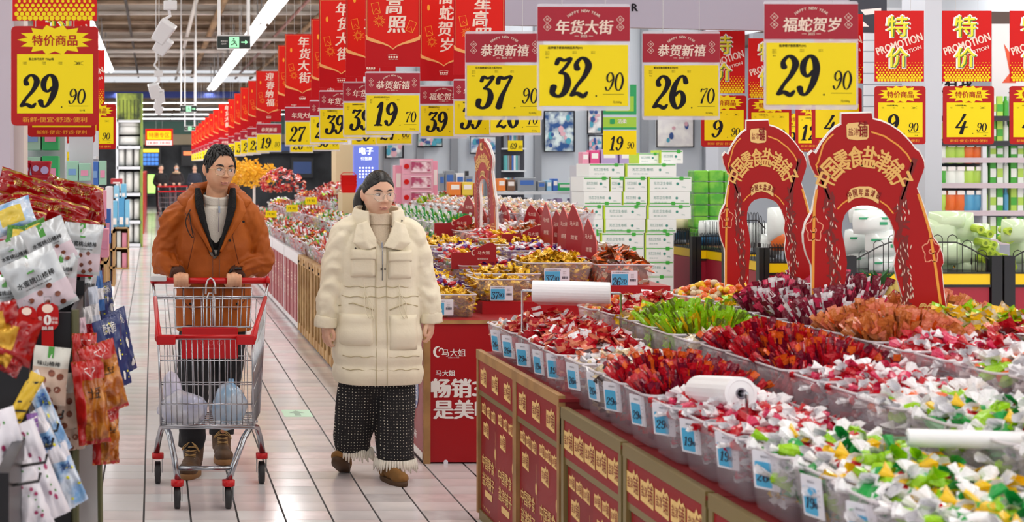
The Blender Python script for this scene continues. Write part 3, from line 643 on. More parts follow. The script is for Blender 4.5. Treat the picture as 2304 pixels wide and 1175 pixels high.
def bin_obj(w_, l, h, label, loc, rz=0, group='clear plastic sweet bins', tilt=0, m=None):
    k = (round(w_, 3), round(l, 3), round(h, 3), m)
    if k not in _bm:
        q = MB(); rings = []
        for (z, sc) in ((0, .86), (.004, .88), (h*.5, .94), (h, 1.0), (h, .98), (h*.5, .92), (.008, .86), (.006, .5)):
            rings.append([(x*sc, y*sc, z) for x, y in rrect(-w_/2, w_/2, -l/2, l/2, .03, 3)])
        q.loft(rings); a = q.build('bin_wall', m or bin_m, None, True)
        q = MB(); q.tube([(x, y, h) for x, y in rrect(-w_/2, w_/2, -l/2, l/2, .03, 3)], .0045, 5, closed=True); b = q.build('rim', rim_m, None, True)
        _bm[k] = (a.data, b.data); bpy.data.objects.remove(a); bpy.data.objects.remove(b)
    t = thing('plastic_bin', label, 'bin', loc, rz, group); t.rotation_euler.y = tilt
    for nm, me in zip(('bin_wall', 'rim'), _bm[k]): o = bpy.data.objects.new(nm, me); COL.objects.link(o); o.parent = t
    return t
SWN = {'redwhite': 'red_white_sweet', 'greenwhite': 'green_white_sweet', 'orangemix': 'orange_jelly_sweet', 'redpack': 'red_snack_sachet', 'redstick': 'red_snack_stick', 'greenstick': 'green_snack_stick', 'maroonpack': 'maroon_snack_packet', 'jerkypack': 'jerky_packet', 'beigepack': 'beige_snack_sachet', 'yellowpack': 'yellow_snack_sachet', 'nut': 'peanut_sweet', 'whitemix': 'pastel_sweet', 'brownpack': 'brown_snack_sachet', 'gold': 'gold_chocolate'}
def fill(key, x, y, z, w_, l, H=.06, up=False, n=40, indiv=True, low=50, where=''):
    """sweets heaped in a bin whose rim stands at z"""
    K = KIND[key]; hx, hy = w_/2*(.78 if K['shape'] == 'twist' and indiv else .9), l/2*.8
    up = up or False
    if indiv:
        for i in range(n):
            if K['n'] >= 300: indiv = False; break
            loc, rot = placement(K, hx, hy, 0, H, up, i); o = bpy.data.objects.new(SWN.get(key, 'wrapped_sweet'), random.choice(K['meshes'])); COL.objects.link(o)
            o.matrix_world = Matrix.Translation(Vector((x, y, z-.012))+loc) @ rot
            tag(o, K['label'], 'sweet', K['label'][:60]); K['n'] += 1
    me = stuff_mesh(key, round(hx, 2), round(hy, 2), H, up, low if indiv else low+n*2//3, True)
    o = bpy.data.objects.new('heaped_sweets', me); COL.objects.link(o); o.location = (x, y, z-.02)
    tag(o, 'heap of '+K['label'].replace(' in a bin', '').replace(' in the bins', '')+' '+where, 'sweets', 'heaps of sweets filling the bins', 'stuff')
def ordn(i): return ['first','second','third','fourth','fifth','sixth','seventh','eighth','ninth','tenth','eleventh','twelfth','thirteenth','fourteenth','fifteenth','sixteenth','seventeenth','eighteenth','nineteenth','twentieth'][i] if i < 20 else str(i+1)+'th'
# ================= FRONT STALL =================
wood = mat('stall_wood', rgb('b58a55'), .55, rgb2=rgb('9a7446'), scale=6); brass = mat('stall_bronze', rgb('8c7a4a'), .4, .3); pan = mat('poster_red', rgb('8e0c14'), .45, spec=.3); pan2 = mat('poster_red_b', rgb('980f17'), .45, spec=.3); gold_t = mat('poster_gold', rgb('f7d084'), .5)
SX = 1.53
def logo(mb, x, z, s, y, m=0, k=1.4):
    """the snack maker's cartouche: a gold tag with a raised second half, red strokes over it"""
    mb.face([(x-.5*s*k, z-.42*s), (x+.5*s*k, z-.5*s), (x+.5*s*k, z+.3*s), (x+.36*s*k, z+.46*s), (x+.2*s*k, z+.36*s), (x+.1*s*k, z+.55*s), (x-.04*s*k, z+.34*s), (x-.5*s*k, z+.36*s)], y, m)
def logo_txt(mb, x, z, s, y, m=0):
    text(mb, '盐津', x-.28*s, z-.02*s, y, h=s*.42, wd=s*.62, m=m); text(mb, '铺', x+.36*s, z, y, h=s*.66, wd=s*.56, m=m)
def cabinet(d0, d1, top, nlogo, label, two=False, wide=3.0, group='red poster-fronted stall cabinets'):
    W_ = d0-d1; t = thing('stall_cabinet', label, 'cabinet', (SX, d0, 0), -pi/2, group)
    q = MB(); q.bx(.0, W_, .012, wide, .03, top-.012); q.build('carcass', mat('cabinet_body', rgb('7d1a1c'), .6), t)
    q = MB(); q.bx(-.004, W_+.004, -.012, wide+.01, top-.012, top); q.build('worktop', mat('top_cloth', rgb('8a1c22'), .6), t)
    q = MB(); q.bx(0, W_, -.014, .012, top-.03, top+.012); q.build('edge_trim', wood if two else brass, t)
    for x in (0, W_-.03): q = MB(); q.bx(x, x+.03, -.012, .012, .03, top-.03); q.build('post', wood if two else brass, t)
    q = MB(); q.bx(.03, W_-.03, -.006, .012, .0, .05); q.build('plinth', brass, t)
    hb = top-.17; q = MB(); q.bx(.0 if two else .03, W_-(.0 if two else .03), -.008, .012, hb, top-.03); h = q.build('header_board', pan2, t)
    q = MB(); q2 = MB()
    for k in range(nlogo):
        x = W_*(k+.5)/nlogo*.94+.03*W_; logo(q, x, hb+.07, .085, -.0095); logo_txt(q2, x, hb+.07, .085, -.0105)
    q.build('gold_tags', gold_t, h); q2.build('tag_lettering', pan, h)
    q = MB(); q.bx(.03, W_-.03, -.006, .012, hb-.025, hb); q.build('rail', brass, t)
    a, b = .04, (W_-.04); m_ = (a+b)/2
    for (x0, x1, mm, dz) in ((a, m_, pan, 0), (m_, b, pan2, -.0)):
        q = MB(); q.bx(x0, x1, .002, .012, .05, hb-.025); p = q.build('poster', mm, t); w_ = x1-x0; q = MB(); q2 = MB(); zt = hb-.05+dz; y = .001
        for k in range(3): logo(q, x0+w_*(k+.6)/3.4, zt-.03-k*.004, .055, y); logo_txt(q2, x0+w_*(k+.6)/3.4, zt-.03-k*.004, .055, 0)
        logo(q, x0+w_*.32, zt-.12, .075, y); logo_txt(q2, x0+w_*.32, zt-.12, .075, 0)
        text(q, '中国零食', x0+w_*.45, zt-.275, y, h=.062, wd=w_*.74, bold=.02); text(q, '盐津铺子', x0+w_*.46, zt-.355, y, h=.062, wd=w_*.74, bold=.02)
        q.prism(rrect(x0+w_*.25, x0+w_*.7, zt-.43, zt-.4, .008), y-.0004, y)
        disc(q, x0+w_*.88, zt-.2, y, .014, r2=.026); strip(q, [(x0+w_*.88, zt-.1), (x0+w_*.88, zt-.26)], .002, y)
        for k in range(5): disc(q, x0+w_*(.12+k*.1), .075, y, .006)
        q.build('gold_print', gold_t, p); q2.build('red_print', mm, p)
    return t
cabinet(6.89, 6.17, .78, 3, 'red poster cabinet at the far corner of the front stall', True)
cabinet(6.17, 5.49, .78, 3, 'red poster cabinet second from the far corner, wood-edged', True)
cabinet(5.46, 4.76, .745, 5, 'red poster cabinet third from the far corner, bronze-edged')
cabinet(4.74, 4.03, .745, 5, 'red poster cabinet fourth from the far corner, bronze-edged')
cabinet(4.01, 3.3, .745, 5, 'red poster cabinet near the bottom edge of the photo')
cabinet(3.28, 2.55, .745, 5, 'nearest red poster cabinet, mostly below the frame')
# raised inner tiers under the second and later rows
for (x0, x1, z) in ((1.98, 2.42, .83), (2.4, 3.28, .9)):
    q = MB(); q.bx(x0, x1, 2.6, 6.85, .74, z); tag(q.build('display_step', mat('top_cloth')), 'dark red display step under the %s bin row of the front stall' % {1.98: 'second', 2.4: 'middle', 3.26: 'rear'}[x0], 'display stand')
# blue and white price tags clipped to bins
tag_w = mat('tag_white', rgb('e8e8f2'), .35); tag_b = mat('tag_blue', rgb('54b3e0'), .35); ink2 = mat('tag_ink', rgb('2b2b40'), .5)
def bin_tag(loc, rz, label, big=None, small=None, w_=.075, h=.1, group='blue and white price tags on the front stall bins', lean=0, big_layout=False):
    t = thing('bin_price_tag', label, 'price tag', loc, rz, group); t.rotation_euler.x = lean
    q = MB(); q.prism(rrect(-w_/2, w_/2, -h/2, h/2, .004), 0, .002); s = q.build('card', tag_w, t); q = MB(); q2 = MB()
    if big_layout:
        q.prism(rrect(-w_*.48, w_*.13, -h*.46, h*.3, .004), -.0008, 0); digits(q2, big, -w_*.46, -h*.4, -.0015, h*.5, .52); digits(q2, small, -w_*.14, -h*.3, -.0015, h*.3, .6, thick=.8); text(q2, '马大姐散装糖果系列', -w_*.15, h*.39, -.0015, h=h*.08, wd=w_*.6)
        for k in range(12): strip(q2, [(w_*(.2+k*.02), -h*.15), (w_*(.2+k*.02), h*.0)], w_*(.006+.006*(k % 3)), -.0015)
        for k in range(3): text(q2, '规格产地', w_*.3, h*(.28-k*.1), -.0015, h=h*.045)
    else:
        q.prism(rrect(-w_*.42, w_*.2, -h*.44, h*.22, .004), -.0008, 0)
        digits(q2, big or '19', -w_*.36, -h*.3, -.0015, h*.28, .6); digits(q2, '90', w_*.02, -h*.26, -.0015, h*.14, .6); text(q2, '散装系列', -.0, h*.36, -.0015, h=h*.06)
        for k in range(4): text(q2, '规格', w_*.34, h*(.2-k*.13), -.0015, h=h*.03)
    q.build('blue_panel', tag_b, s); q2.build('print', ink2, s)
# rows of bins: (centre X, width, step bottom z, bin height, first d, last d)
ROWSB = [(1.765, .40, .752, .17, 2.75, 6.75, 'aisle-edge'), (2.19, .40, .832, .17, 3.2, 6.75, 'second'), (2.575, .36, .902, .16, 3.9, 6.75, 'third'), (3.05, .40, .902, .16, 4.6, 6.75, 'fourth'), (3.5, .42, .752, .15, 5.3, 6.6, 'fifth'), (3.95, .42, .752, .15, 6.0, 6.6, 'rear')]
def content(r, d):
    if r == 0: return 'whitemix' if d > 6.6 else 'redpack' if d > 5.75 else 'whitemix' if d > 5.5 else 'beigepack' if d > 5.15 else 'redstick' if d > 4.6 else 'redwhite' if d > 3.95 else 'greenwhite'
    if r == 1: return 'nut' if d > 6.55 else 'redpack' if d > 6.3 else 'yellowpack' if d > 6.1 else 'greenstick' if d > 5.6 else 'beigepack' if d > 5.45 else 'redstick' if d > 4.72 else 'redwhite' if d > 4.2 else 'orangemix' if d > 3.95 else 'greenwhite'
    if r == 2: return 'nut' if d > 6.45 else 'yellowpack' if d > 6.2 else 'beigepack' if d > 6.05 else 'maroonpack' if d > 5.45 else 'jerkypack' if d > 4.95 else 'redwhite' if d > 4.45 else 'orangemix'
    if r == 3: return 'maroonpack' if d > 6.2 else 'redwhite' if d > 5.9 else 'jerkypack' if d > 5.6 else 'yellowpack' if d > 5.1 else 'redpack' if d > 4.9 else 'orangemix'
    return ['beigepack', 'yellowpack', 'brownpack'][int(d*3) % 3]
UP = {'redstick', 'greenstick', 'maroonpack', 'jerkypack', 'greenleaf', 'pinkstick'}
for r, (x, w_, zb, h, d0, d1, nm) in enumerate(ROWSB):
    d = d1; i = 0
    while d > d0:
        key = content(r, d); l = .235
        jx = random.uniform(-.012, .012); tl = random.uniform(-.02, .02)
        bin_obj(w_, l, h, 'clear plastic bin in the %s row of the front stall, %s from its far end' % (nm, ordn(i)), (x+jx, d, zb), 0, tilt=0)
        H = {'redstick': .05, 'greenstick': .05, 'maroonpack': .09, 'jerkypack': .065, 'redpack': .1, 'yellowpack': .08, 'nut': .07}.get(key, .04)
        dens = {'twist': 24, 'sachet': 42, 'stick': 75, 'nugget': 70}[KIND[key]['shape']]
        fill(key, x+jx, d, zb+h+(.02 if key in UP else 0), w_, l, H, key in UP, dens, True, 84, 'in the %s row, bin %s from the far end' % (nm, ordn(i)))
        if r == 0 or (r == 1 and False):
            bin_tag((x-w_/2+.0, d-.02+random.uniform(-.03, .03), zb+h-.055+random.uniform(-.015, .01)), -1.1+random.uniform(-.25, .25), 'blue and white price tag on the aisle-edge bin %s from the far end' % ordn(i), str(random.choice((19, 26, 32, 29))), lean=.12)
        d -= .248; i += 1
# rolls of produce bags
roll_m = mat('bag_roll', rgb('f2f2f6'), .35, spec=.5, bump=.15, bscale=30); core_m = mat('roll_core', rgb('8c8894'), .7)
def bag_roll(a, b, r, label):
    a, b = Vector(a), Vector(b); t = thing('bag_roll', label, 'bag roll', (a+b)/2); ax = (b-a).normalized(); c = (a+b)/2
    q = MB(); n = 24; u = Vector((0,0,1)); w_ = ax.cross(u).normalized(); u = w_.cross(ax).normalized(); rings = []
    for (f, rr) in ((-1, .32), (-1, .75), (-1, .78), (-.985, .985), (-.5, 1), (.5, 1), (.985, .985), (1, .78), (1, .75), (1, .32)):
        rings.append([(ax*((b-a).length/2*(f-(.012 if (abs(f) == 1 and rr == .75) else 0)*f))+(u*cos(2*pi*k/n)+w_*sin(2*pi*k/n))*r*rr) for k in range(n)])
    q.loft(rings, cap=False); q.build('film', roll_m, t, False)
    q = MB(); L_ = (b-a).length/2*1.002; 
    rin = [[(ax*s_*L_*k2+(u*cos(2*pi*k/n)+w_*sin(2*pi*k/n))*r*rr) for k in range(n)] for s_, k2, rr in ((-1, .9, .3), (-1, 1, .34), (-1, 1, .22), (-1, .9, .2), (1, .9, .2), (1, 1, .22), (1, 1, .34), (1, .9, .3))]
    q.loft(rin, cap=False); q.build('core_tube', core_m, t, True)
    q = MB(); p0 = u*r; q.add([tuple(ax*(s_*L_*.97)+u*(-r*.98)+w_*(-.01)) for s_ in (-1, 1)]+[tuple(ax*(s_*L_*.85)+u*(-r*1.3)+w_*(-.035)) for s_ in (1, -1)], [(0,1,2,3)]); q.build('loose_sheet', W['clear'], t)
    q = MB(); q.tube([-ax*L_*1.25, ax*L_*1.25], .006, 6); 
    for s_ in (-1, 1): q.tube([ax*L_*1.25*s_, ax*L_*1.25*s_+Vector((0, 0, -.24))], .005, 6)
    q.build('holder_rod', mat('chrome', rgb('c8c8cc'), .15, 1), t)
bag_roll(P(1197, 655, 6.35), P(1374, 660, 6.25), .047, 'white roll of produce bags lying at the far left of the front stall')
bag_roll(P(1575, 880, 4.55), P(1668, 886, 4.25), .049, 'white roll of produce bags with its open core facing the camera')
bag_roll(P(2040, 985, 3.55), P(2400, 996, 3.45), .022, 'thin white roll of bags at the right edge, over the green sweets')
# --- the two red festive arches
arch_px = [(1893,260),(1961,258),(1964,272),(1984,277),(2002,285),(2022,298),(2037,312),(2050,326),(2060,340),(2067,344),(2074,356),(2079,368),(2080,380),(2076,393),(2069,410),(2063,427),(2079,469),(2088,500),(2096,525),(2100,539),(2108,548),(2116,564),(2121,578),(2123,595),(2118,605),(2121,635),(2124,665),(2128,690),(2130,770),
 (2058,765),(2053,720),(2046,690),(2030,670),(2023,645),(2017,626),(2012,600),(2016,574),(2010,550),(2013,525),(2002,497),(1994,486),(1985,476),(1970,469),(1954,466),(1937,466),(1919,470),(1908,478),(1901,487),(1895,505),(1894,525),(1901,557),(1906,595),(1903,626),(1901,650),(1898,765),(1828,768),(1829,680),(1828,630),(1826,600),(1815,575),(1809,550),(1808,530),(1814,504),(1828,480),(1833,455),(1838,432),(1842,410),(1831,390),(1822,372),(1819,354),(1828,344),(1836,350),(1849,326),(1866,304),(1880,291),(1893,284)]
def arch(loc, rz, label, sx=1):
    t = thing('festive_arch', label, 'display arch', loc, rz, 'red festive arches'); t.scale = (sx, 1, 1)
    k = 1/589.; f = lambda L_: [((a-1960)*k, (770-b)*k) for a, b in L_]
    q = MB(); q.prism(f(arch_px), 0, .008, 0, side=1); b = q.build('board', [mat('arch_red', rgb('ae0a0c'), .4, spec=.3), m_wht], t)
    cx, cy = 1955, 540
    ring = [(a+(4 if a > cx else -3), b_-(3 if b_ < 540 else -0)) for a, b_ in arch_px[:28]+arch_px[56:]]
    q = MB(); q.prism(f(arch_px[:29]+arch_px[29:]), .009, .02); o = q.build('white_backing', m_wht, t); o.scale = (1.012, 1, 1.008); o.location.x = .004
    y = -.0008; q = MB()
    for L_, wd in (([(1875,305),(1862,316),(1852,330),(1840,370),(1836,374),(1842,392),(1855,425),(1866,452)], 3), ([(1960,300),(1990,310),(2020,330),(2040,350),(2053,372),(2045,400),(2036,430),(2028,452)], 3),
                   ([(1884,474),(1895,462),(1908,453)], 2.5), ([(1980,456),(1995,466),(2010,484)], 2.5)): strip(q, f(L_), wd*k*1.3, y)
    for L_ in ([(1838,430),(1832,470),(1830,560),(1829,640),(1829,760)], [(2066,440),(2082,490),(2092,525),(2104,600),(2118,700),(2120,765)], [(2054,690),(2060,765)]): strip(q, f(L_), 6*k, y)
    q.build('gold_lines', mat('arch_gold', rgb('f2a33a'), .4), b)
    q = MB(); c = f([(1941, 451)])[0]; arctext(q, '中国零食盐津铺子', c[0], c[1], .162, y, .082, R(154), R(26), bold=.03, wd=.052); q.build('lettering', mat('arch_letter', rgb('f5c46a'), .4), b)
    q = MB(); q.prism([(x, z) for x, z in f([(1904,285),(1908,281),(1930,279),(1951,281),(1954,286),(1954,312),(1950,317),(1928,319),(1908,316),(1905,312)])], y-.001, y); lg = q.build('gold_tag', gold_t, b)
    q = MB(); x, z = f([(1920, 300)])[0]; text(q, '盐津', x, z, y*3, h=.03, wd=.04); x, z = f([(1941, 294)])[0]; text(q, '铺', x, z, y*3, h=.06, wd=.034, bold=.02); q.build('tag_lettering', pan, lg)
    q = MB(); q.prism(f([(1906,440),(1915,428),(1932,423),(1955,423),(1970,430),(1978,442),(1976,462),(1960,452),(1940,447),(1922,450),(1908,460)]), y-.001, y); pq = q.build('name_plaque', gold_t, b)
    q = MB(); c = f([(1942, 520)])[0]; arctext(q, '中国年盐津铺', c[0], c[1], 84*k, y*3, .028, R(112), R(66), bold=.02, wd=.015); q.build('plaque_lettering', pan, pq)
    q = MB()
    for (cx_, cy_, sg) in ((2095, 568, 1), (1832, 520, -1)):
        pts = []
        for a in range(0, 21): ang = a/20*2*pi; rr = 21+4*sin(ang*5); pts.append((cx_+rr*cos(ang)*.85, cy_-rr*sin(ang)*1.2))
        strip(q, f(pts), 2.4*k, y); strip(q, f([(cx_+sg*(9*cos(a*.6))*(1-a*.09), cy_+9*sin(a*.6)*(1-a*.09)) for a in range(9)]), 2.2*k, y)
    q.build('cloud_outline', mat('arch_peach', rgb('f0a080'), .5), b)
    dkr = mat('chilli_dark', rgb('7e150f'), .5); q = MB()
    for k_, (x0, y0, x1, y1) in enumerate(((1866,450,1885,765), (2027,450,2040,700))):
        for j in range(46):
            f_ = j/46; cx_ = x0+(x1-x0)*f_+random.uniform(-10, 10); cy_ = y0+(y1-y0)*f_; x, z = f([(cx_, cy_)])[0]; a = random.random()*3; l = .017
            strip(q, [(x-l*cos(a), z-l*sin(a)*1.6), (x, z+.004), (x+l*cos(a), z+l*sin(a)*1.6)], [.004, .014, .004], y*(.9+.02*(j % 5)))
        strip(q, f([(x0-22, y0-70), (x0-2, y0-5), (x0+4, y0+4)] if k_ == 0 else [(x0+32, y0-90), (x0+14, y0-40), (x0+2, y0+4)]), .02, y)
    ch = q.build('chilli_print', dkr, b); q = MB()
    for k_, (x0, y0, x1, y1) in enumerate(((1866,452,1885,760), (2027,452,2042,700))):
        for j in range(44):
            f_ = random.random(); cx_ = x0+(x1-x0)*f_+random.uniform(-16, 16); cy_ = y0+(y1-y0)*f_; x, z = f([(cx_, cy_)])[0]; a = random.uniform(1.2, 2.2)
            strip(q, [(x-.007*cos(a), z-.009*sin(a)), (x, z), (x+.007*cos(a), z+.009*sin(a))], [.001, .0042, .001], y*2)
    q.build('sesame_print', m_cream, ch); q = MB()
    for row in range(6):
        for c_ in range(3):
            x, z = f([(2068+c_*19+(9 if row % 2 else 0), 760-row*13)])[0]
            if row % 2 and c_ == 2: continue
            for rr in (.015, .0105, .006): strip(q, [(x+rr*cos(a*pi/8), z+rr*sin(a*pi/8)) for a in range(9)], .0028, y)
    q.build('wave_scales', gold_t, b)
    return t
arch((P(1960,0,5.6).x, 5.6, .985), 0, 'larger red festive arch with gold lettering, standing nearest the camera')
arch((P(1728,0,6.65).x, 6.65, .99), .0, 'second red festive arch, behind and left of the larger one', .86)

t = thing('leafy_sprig', 'green leafy artificial sprig behind the brown jerky packets', 'plant', P(1975, 655, 6.3)); q = MB()
for k in range(26):
    a = k*2.4; l = random.uniform(.05, .1); q.add([(0,0,0), (cos(a)*l*.5-.012*sin(a), sin(a)*l*.4, l*.7), (cos(a)*l, sin(a)*l*.6, l*1.05), (cos(a)*l*.5+.012*sin(a), sin(a)*l*.4, l*.7)], [(0,1,2,3)])
q.build('leaves', mat('leaf_dark', rgb('2c6a38'), .5), t)
for k, (px, py) in enumerate(((2018, 655), (2036, 662), (2006, 668), (2028, 676))): q = MB(); q.tube(smooth_pts([(0,0,-.035),(0,0,-.02),(0,0,.0),(0,0,.025),(0,0,.045)], 2), [.012,.024,.032,.034,.033,.028,.02,.014,.008], 12); o = q.build('golden_pear', mat('pear', rgb('c9b25a'), .4), None, True, P(px, py, 6.2)); tag(o, 'yellow-green pear behind the right arch, %s from the sprig' % ordn(k), 'fruit', 'pears by the leafy sprig')
# ================= SECOND STALL =================
box_red = mat('box_red', rgb('a8121a'), .42, spec=.35)
t = thing('red_display_box', 'large red stall front with white lettering beside the woman', 'display stand', (1.5, 8.13, 0))
q = MB(); q.bx(.012, 2.6, .006, 1.5, .01, .783); q.build('carcass', box_red, t)
q = MB(); q.bx(.02, 2.6, 0, .008, .012, .783); fp = q.build('front_panel', box_red, t)
q = MB(); q.bx(0, .035, -.006, .02, 0, .795); q.build('corner_post', wood, t)
q = MB(); q.bx(-.004, 2.6, -.006, 1.5, .783, .8); q.build('top_board', mat('red_top', rgb('9c1418'), .5), t); q = MB(); q.bx(0, 2.6, -.009, -.003, .778, .798); q.build('wood_edge', wood, t)
q = MB(); k = 1/406; f = lambda a, b: ((a-345)*k-1.5, (1045-b)*k+EYE-(1045-375)*k)
for tx, a, b, h, bo in (('马大姐', 1021, 794, .042, .01), ('马大姐', 1002, 840, .034, .02), ('畅销3年', 1050, 874, .105, .05), ('是美味', 1044, 922, .105, .05)):
    x, z = f(a, b); text(q, tx, x, z, -.002, h=h, bold=bo)
x, z = f(988, 792)
strip(q, [(x-.022*cos(a)-.004, z+.028*sin(a)) for a in [(-1.9+i*.32) for i in range(13)]], [.002+.013*sin(i/12*pi) for i in range(13)], -.002); strip(q, [(x+.012+.012*cos(a), z+.02*sin(a)) for a in [i*.5-1 for i in range(9)]], .007, -.002)
text(q, '酥脆美味 休闲零食', f(1021,0)[0], f(0,805)[1], -.002, h=.007); q.build('white_lettering', m_wht, fp)
q = MB(); x, z = f(1003, 1040); q.prism(rrect(x-.012, x+.012, z-.015, z+.012, .01), -.003, 0); q.build('sticker', tag_w, t)
# aisle side of that box: three posters
t2 = thing('side_poster_panel', 'red poster panel with a blue oval on the aisle side of the red box', 'poster', (1.497, 9.6, 0), -pi/2)
q = MB(); q.bx(0, 1.45, 0, .01, .02, .78); b = q.build('board', mat('poster_red'), t2); q = MB(); q.bx(0, 1.45, -.004, 0, .02, .06); q.bx(1.0, 1.03, -.004, 0, .06, .78); q.bx(0, 1.45, -.004, 0, .6, .63); q.build('white_rail', m_wht, t2)
q = MB(); disc(q, 1.22, .38, -.002, .11, n=24); e = q.build('blue_oval', mat('oval_blue', rgb('4a5aa0'), .4), b); q = MB(); strip(q, [(1.22+.1*cos(a*pi/12), .38+.1*sin(a*pi/12)) for a in range(25)], .006, -.003); text(q, '鹊', 1.22, .38, -.003, h=.12); text(q, '美味', 1.22, .13, -.003, h=.05); text(q, '吃出', .9, .3, -.003, h=.12); text(q, '健康', .9, .15, -.003, h=.12); q.build('lettering', m_wht, b)
# slatted wooden crates under the bins, between the couple
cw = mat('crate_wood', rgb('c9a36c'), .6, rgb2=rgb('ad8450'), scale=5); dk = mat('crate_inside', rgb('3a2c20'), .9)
def crate(y0, y1, label):
    W_ = y1-y0; t = thing('slatted_crate', label, 'crate', (1.45, y1, 0), -pi/2, 'slatted wooden crates under the sweets')
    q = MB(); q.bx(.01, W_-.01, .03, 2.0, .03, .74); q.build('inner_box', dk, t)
    for z in (.02, .68): q = MB(); q.bx(0, W_, 0, .02, z, z+.075); q.build('rail', cw, t)
    n = 6
    for i in range(n): x = (W_-.06)*i/(n-1); q = MB(); q.bx(x, x+.06, -.006, .012, .02, .75); q.build('slat', cw, t)
    q = MB(); q.bx(0, W_, 0, 2.0, .755, .77); q.build('top', cw, t)
    for i in (0, 2, 4): MB().tube([(W_*(.1+i*.2), -.012, .71), (W_*(.1+i*.2), -.002, .71)], .012, 6).build('bolt', m_ink, t)
    return t
for i, y in enumerate((9.7, 10.95, 12.2, 13.45)): crate(y, y+1.22, 'slatted pine crate in the second stall, %s from the red box' % ordn(i))
for i in range(6):
    y = 14.75+i*1.6; t = thing('poster_cabinet', 'white-framed cabinet with red upright posters, %s beyond the crates' % ordn(i), 'cabinet', (1.45, y+1.55, 0), -pi/2, 'white framed poster cabinets')
    q = MB(); q.bx(0, 1.55, .005, 2.0, .02, .77); q.build('body', mat('cabinet_white', rgb('e6e3e6'), .4), t)
    for k in range(4): q = MB(); q.bx(.06+k*.38, .34+k*.38, -.004, .004, .08, .66); p_ = q.build('poster', mat('poster_pink', rgb('9a1f2a'), .4), t); q = MB(); text(q, '年', .2+k*.38, .5, -.006, h=.13); text(q, '货', .2+k*.38, .33, -.006, h=.13); q.build('lettering', m_cream, p_)
q = MB(); q.bx(1.895, 3.12, 8.45, 12.2, .8, .87); q2 = tag(q.build('display_tier', box_red), 'red raised tier on the second stall carrying gold chocolate bins', 'display stand')
# bins near the woman: own sizes, measured
def sbin(px0, px1, d, zb, h, l, key, label, H=.05, up=False, low=70, n=50, m=None):
    x0, x1 = P(px0, 0, d-l/2).x, P(px1, 0, d-l/2).x; bin_obj(x1-x0, l, h, label, ((x0+x1)/2, d, zb), m=m)
    fill(key, (x0+x1)/2, d, zb+h-.01, x1-x0, l, H, up, n, False, low, 'in the '+label[:50])
hard = mat('acrylic_bin', rgb('efe6e6'), .08, alpha=.12, spec=.8)
sbin(955, 1075, 8.42, .80, .13, .38, 'gold', 'clear acrylic bin of gold coins beside the woman', m=hard, low=130)
sbin(1078, 1196, 8.66, .872, .125, .38, 'gold', 'clear acrylic bin of gold bars with a 37.90 tag, left of the bag roll', m=hard, low=130, H=.02)
q = MB(); q.bx(2.33, 3.12, 8.85, 12.2, .87, .93); tag(q.build('display_tier', box_red), 'upper red tier under the brown sweets of the second stall', 'display stand')
sbin(1182, 1335, 9.1, .932, .13, .36, 'gold', 'clear acrylic bin of yellow gold toffees with a 37.90 tag, behind the bag roll', m=hard, low=150, H=.09, n=90)
sbin(1342, 1475, 9.1, .932, .12, .36, 'brownpack', 'clear acrylic bin of brown caramel packs with a 26.70 tag', m=hard, low=120, H=.12, n=90)
def ftag(cx, cy, d, w_, a, b, label): bin_tag(tuple(P(cx, cy, d)), 0, label, a, b, w_, w_*.63, 'large blue price tags on the acrylic bins', big_layout=True)
ftag(1129, 660, 8.44, .132, '37', '90', 'blue 37.90 tag on the gold bar bin'); ftag(1253, 622, 8.9, .155, '37', '90', 'blue 37.90 tag just above the bag roll'); ftag(1405, 628, 8.9, .16, '26', '70', 'tilted blue 26.70 tag on the brown caramel bin'); ftag(992, 692, 8.2, .14, '39', '9', 'blue price tag partly covered by the white sleeve')
keys = [['purple','gold','purple','navy','gold','redstick','navy','mixed'], ['gold','purple','mixed','purple','gold','gold','brownpack','greenleaf'], ['redpack','purple','gold','mixed','redpack','brownpack','whitemix','whitemix'], ['brownpack','brownpack','beigepack','redpack','beigepack','brownpack','whitemix','whitemix'], ['brownpack','beigepack','jerkypack','beigepack','brownpack','redpack','mixed','whitemix'], ['beigepack','brownpack','jerkypack','brownpack','brownpack','redpack','mixed','mixed']]
for c in range(6):
    for r in range(8):
        d = 8.88+r*.41+(.62 if c in (2, 3) else 0)+(.1 if c == 1 else 0); x = 1.5+.2+c*.43
        z = [.80, .875, .94, .94, .95, .95][c]+min(r, 4)*.02
        if d > 12.1 or (c == 3 and r == 0) or (VX+(x+.2)/d*FPX > 1325 and (c != 3 or r > 2)): continue
        nm = 'clear bin in the second stall, %s row from the aisle, %s from the front' % (ordn(c), ordn(r)); bin_obj(.4, .37, .13, nm, (x, d, z), m=hard, group='clear bins of the second stall')
        key = keys[c][r]; fill(key, x, d, z+.125, .4, .37, .07, key in UP, 40, False, 50, 'in the second stall, row %d bin %d' % (c+1, r+1))
KF = ['pinkstick', 'mixed', 'greenleaf', 'yellowpack', 'redstick', 'greenstick', 'pinkstick', 'orangemix', 'mixed', 'redpack', 'whitemix', 'greenleaf', 'mixed', 'pinkstick']
TZ = [.77, .9, 1.03, 1.12, 1.12]
for c in range(1, 5): q = MB(); q.bx(1.45+c*.45, 1.9+c*.45, 12.25, 25, .76, TZ[c]); tag(q.build('display_tier', mat('cabinet_white')), 'white display tier %s from the aisle beyond the woman' % ordn(c), 'display stand')
d = 12.4; r = 0
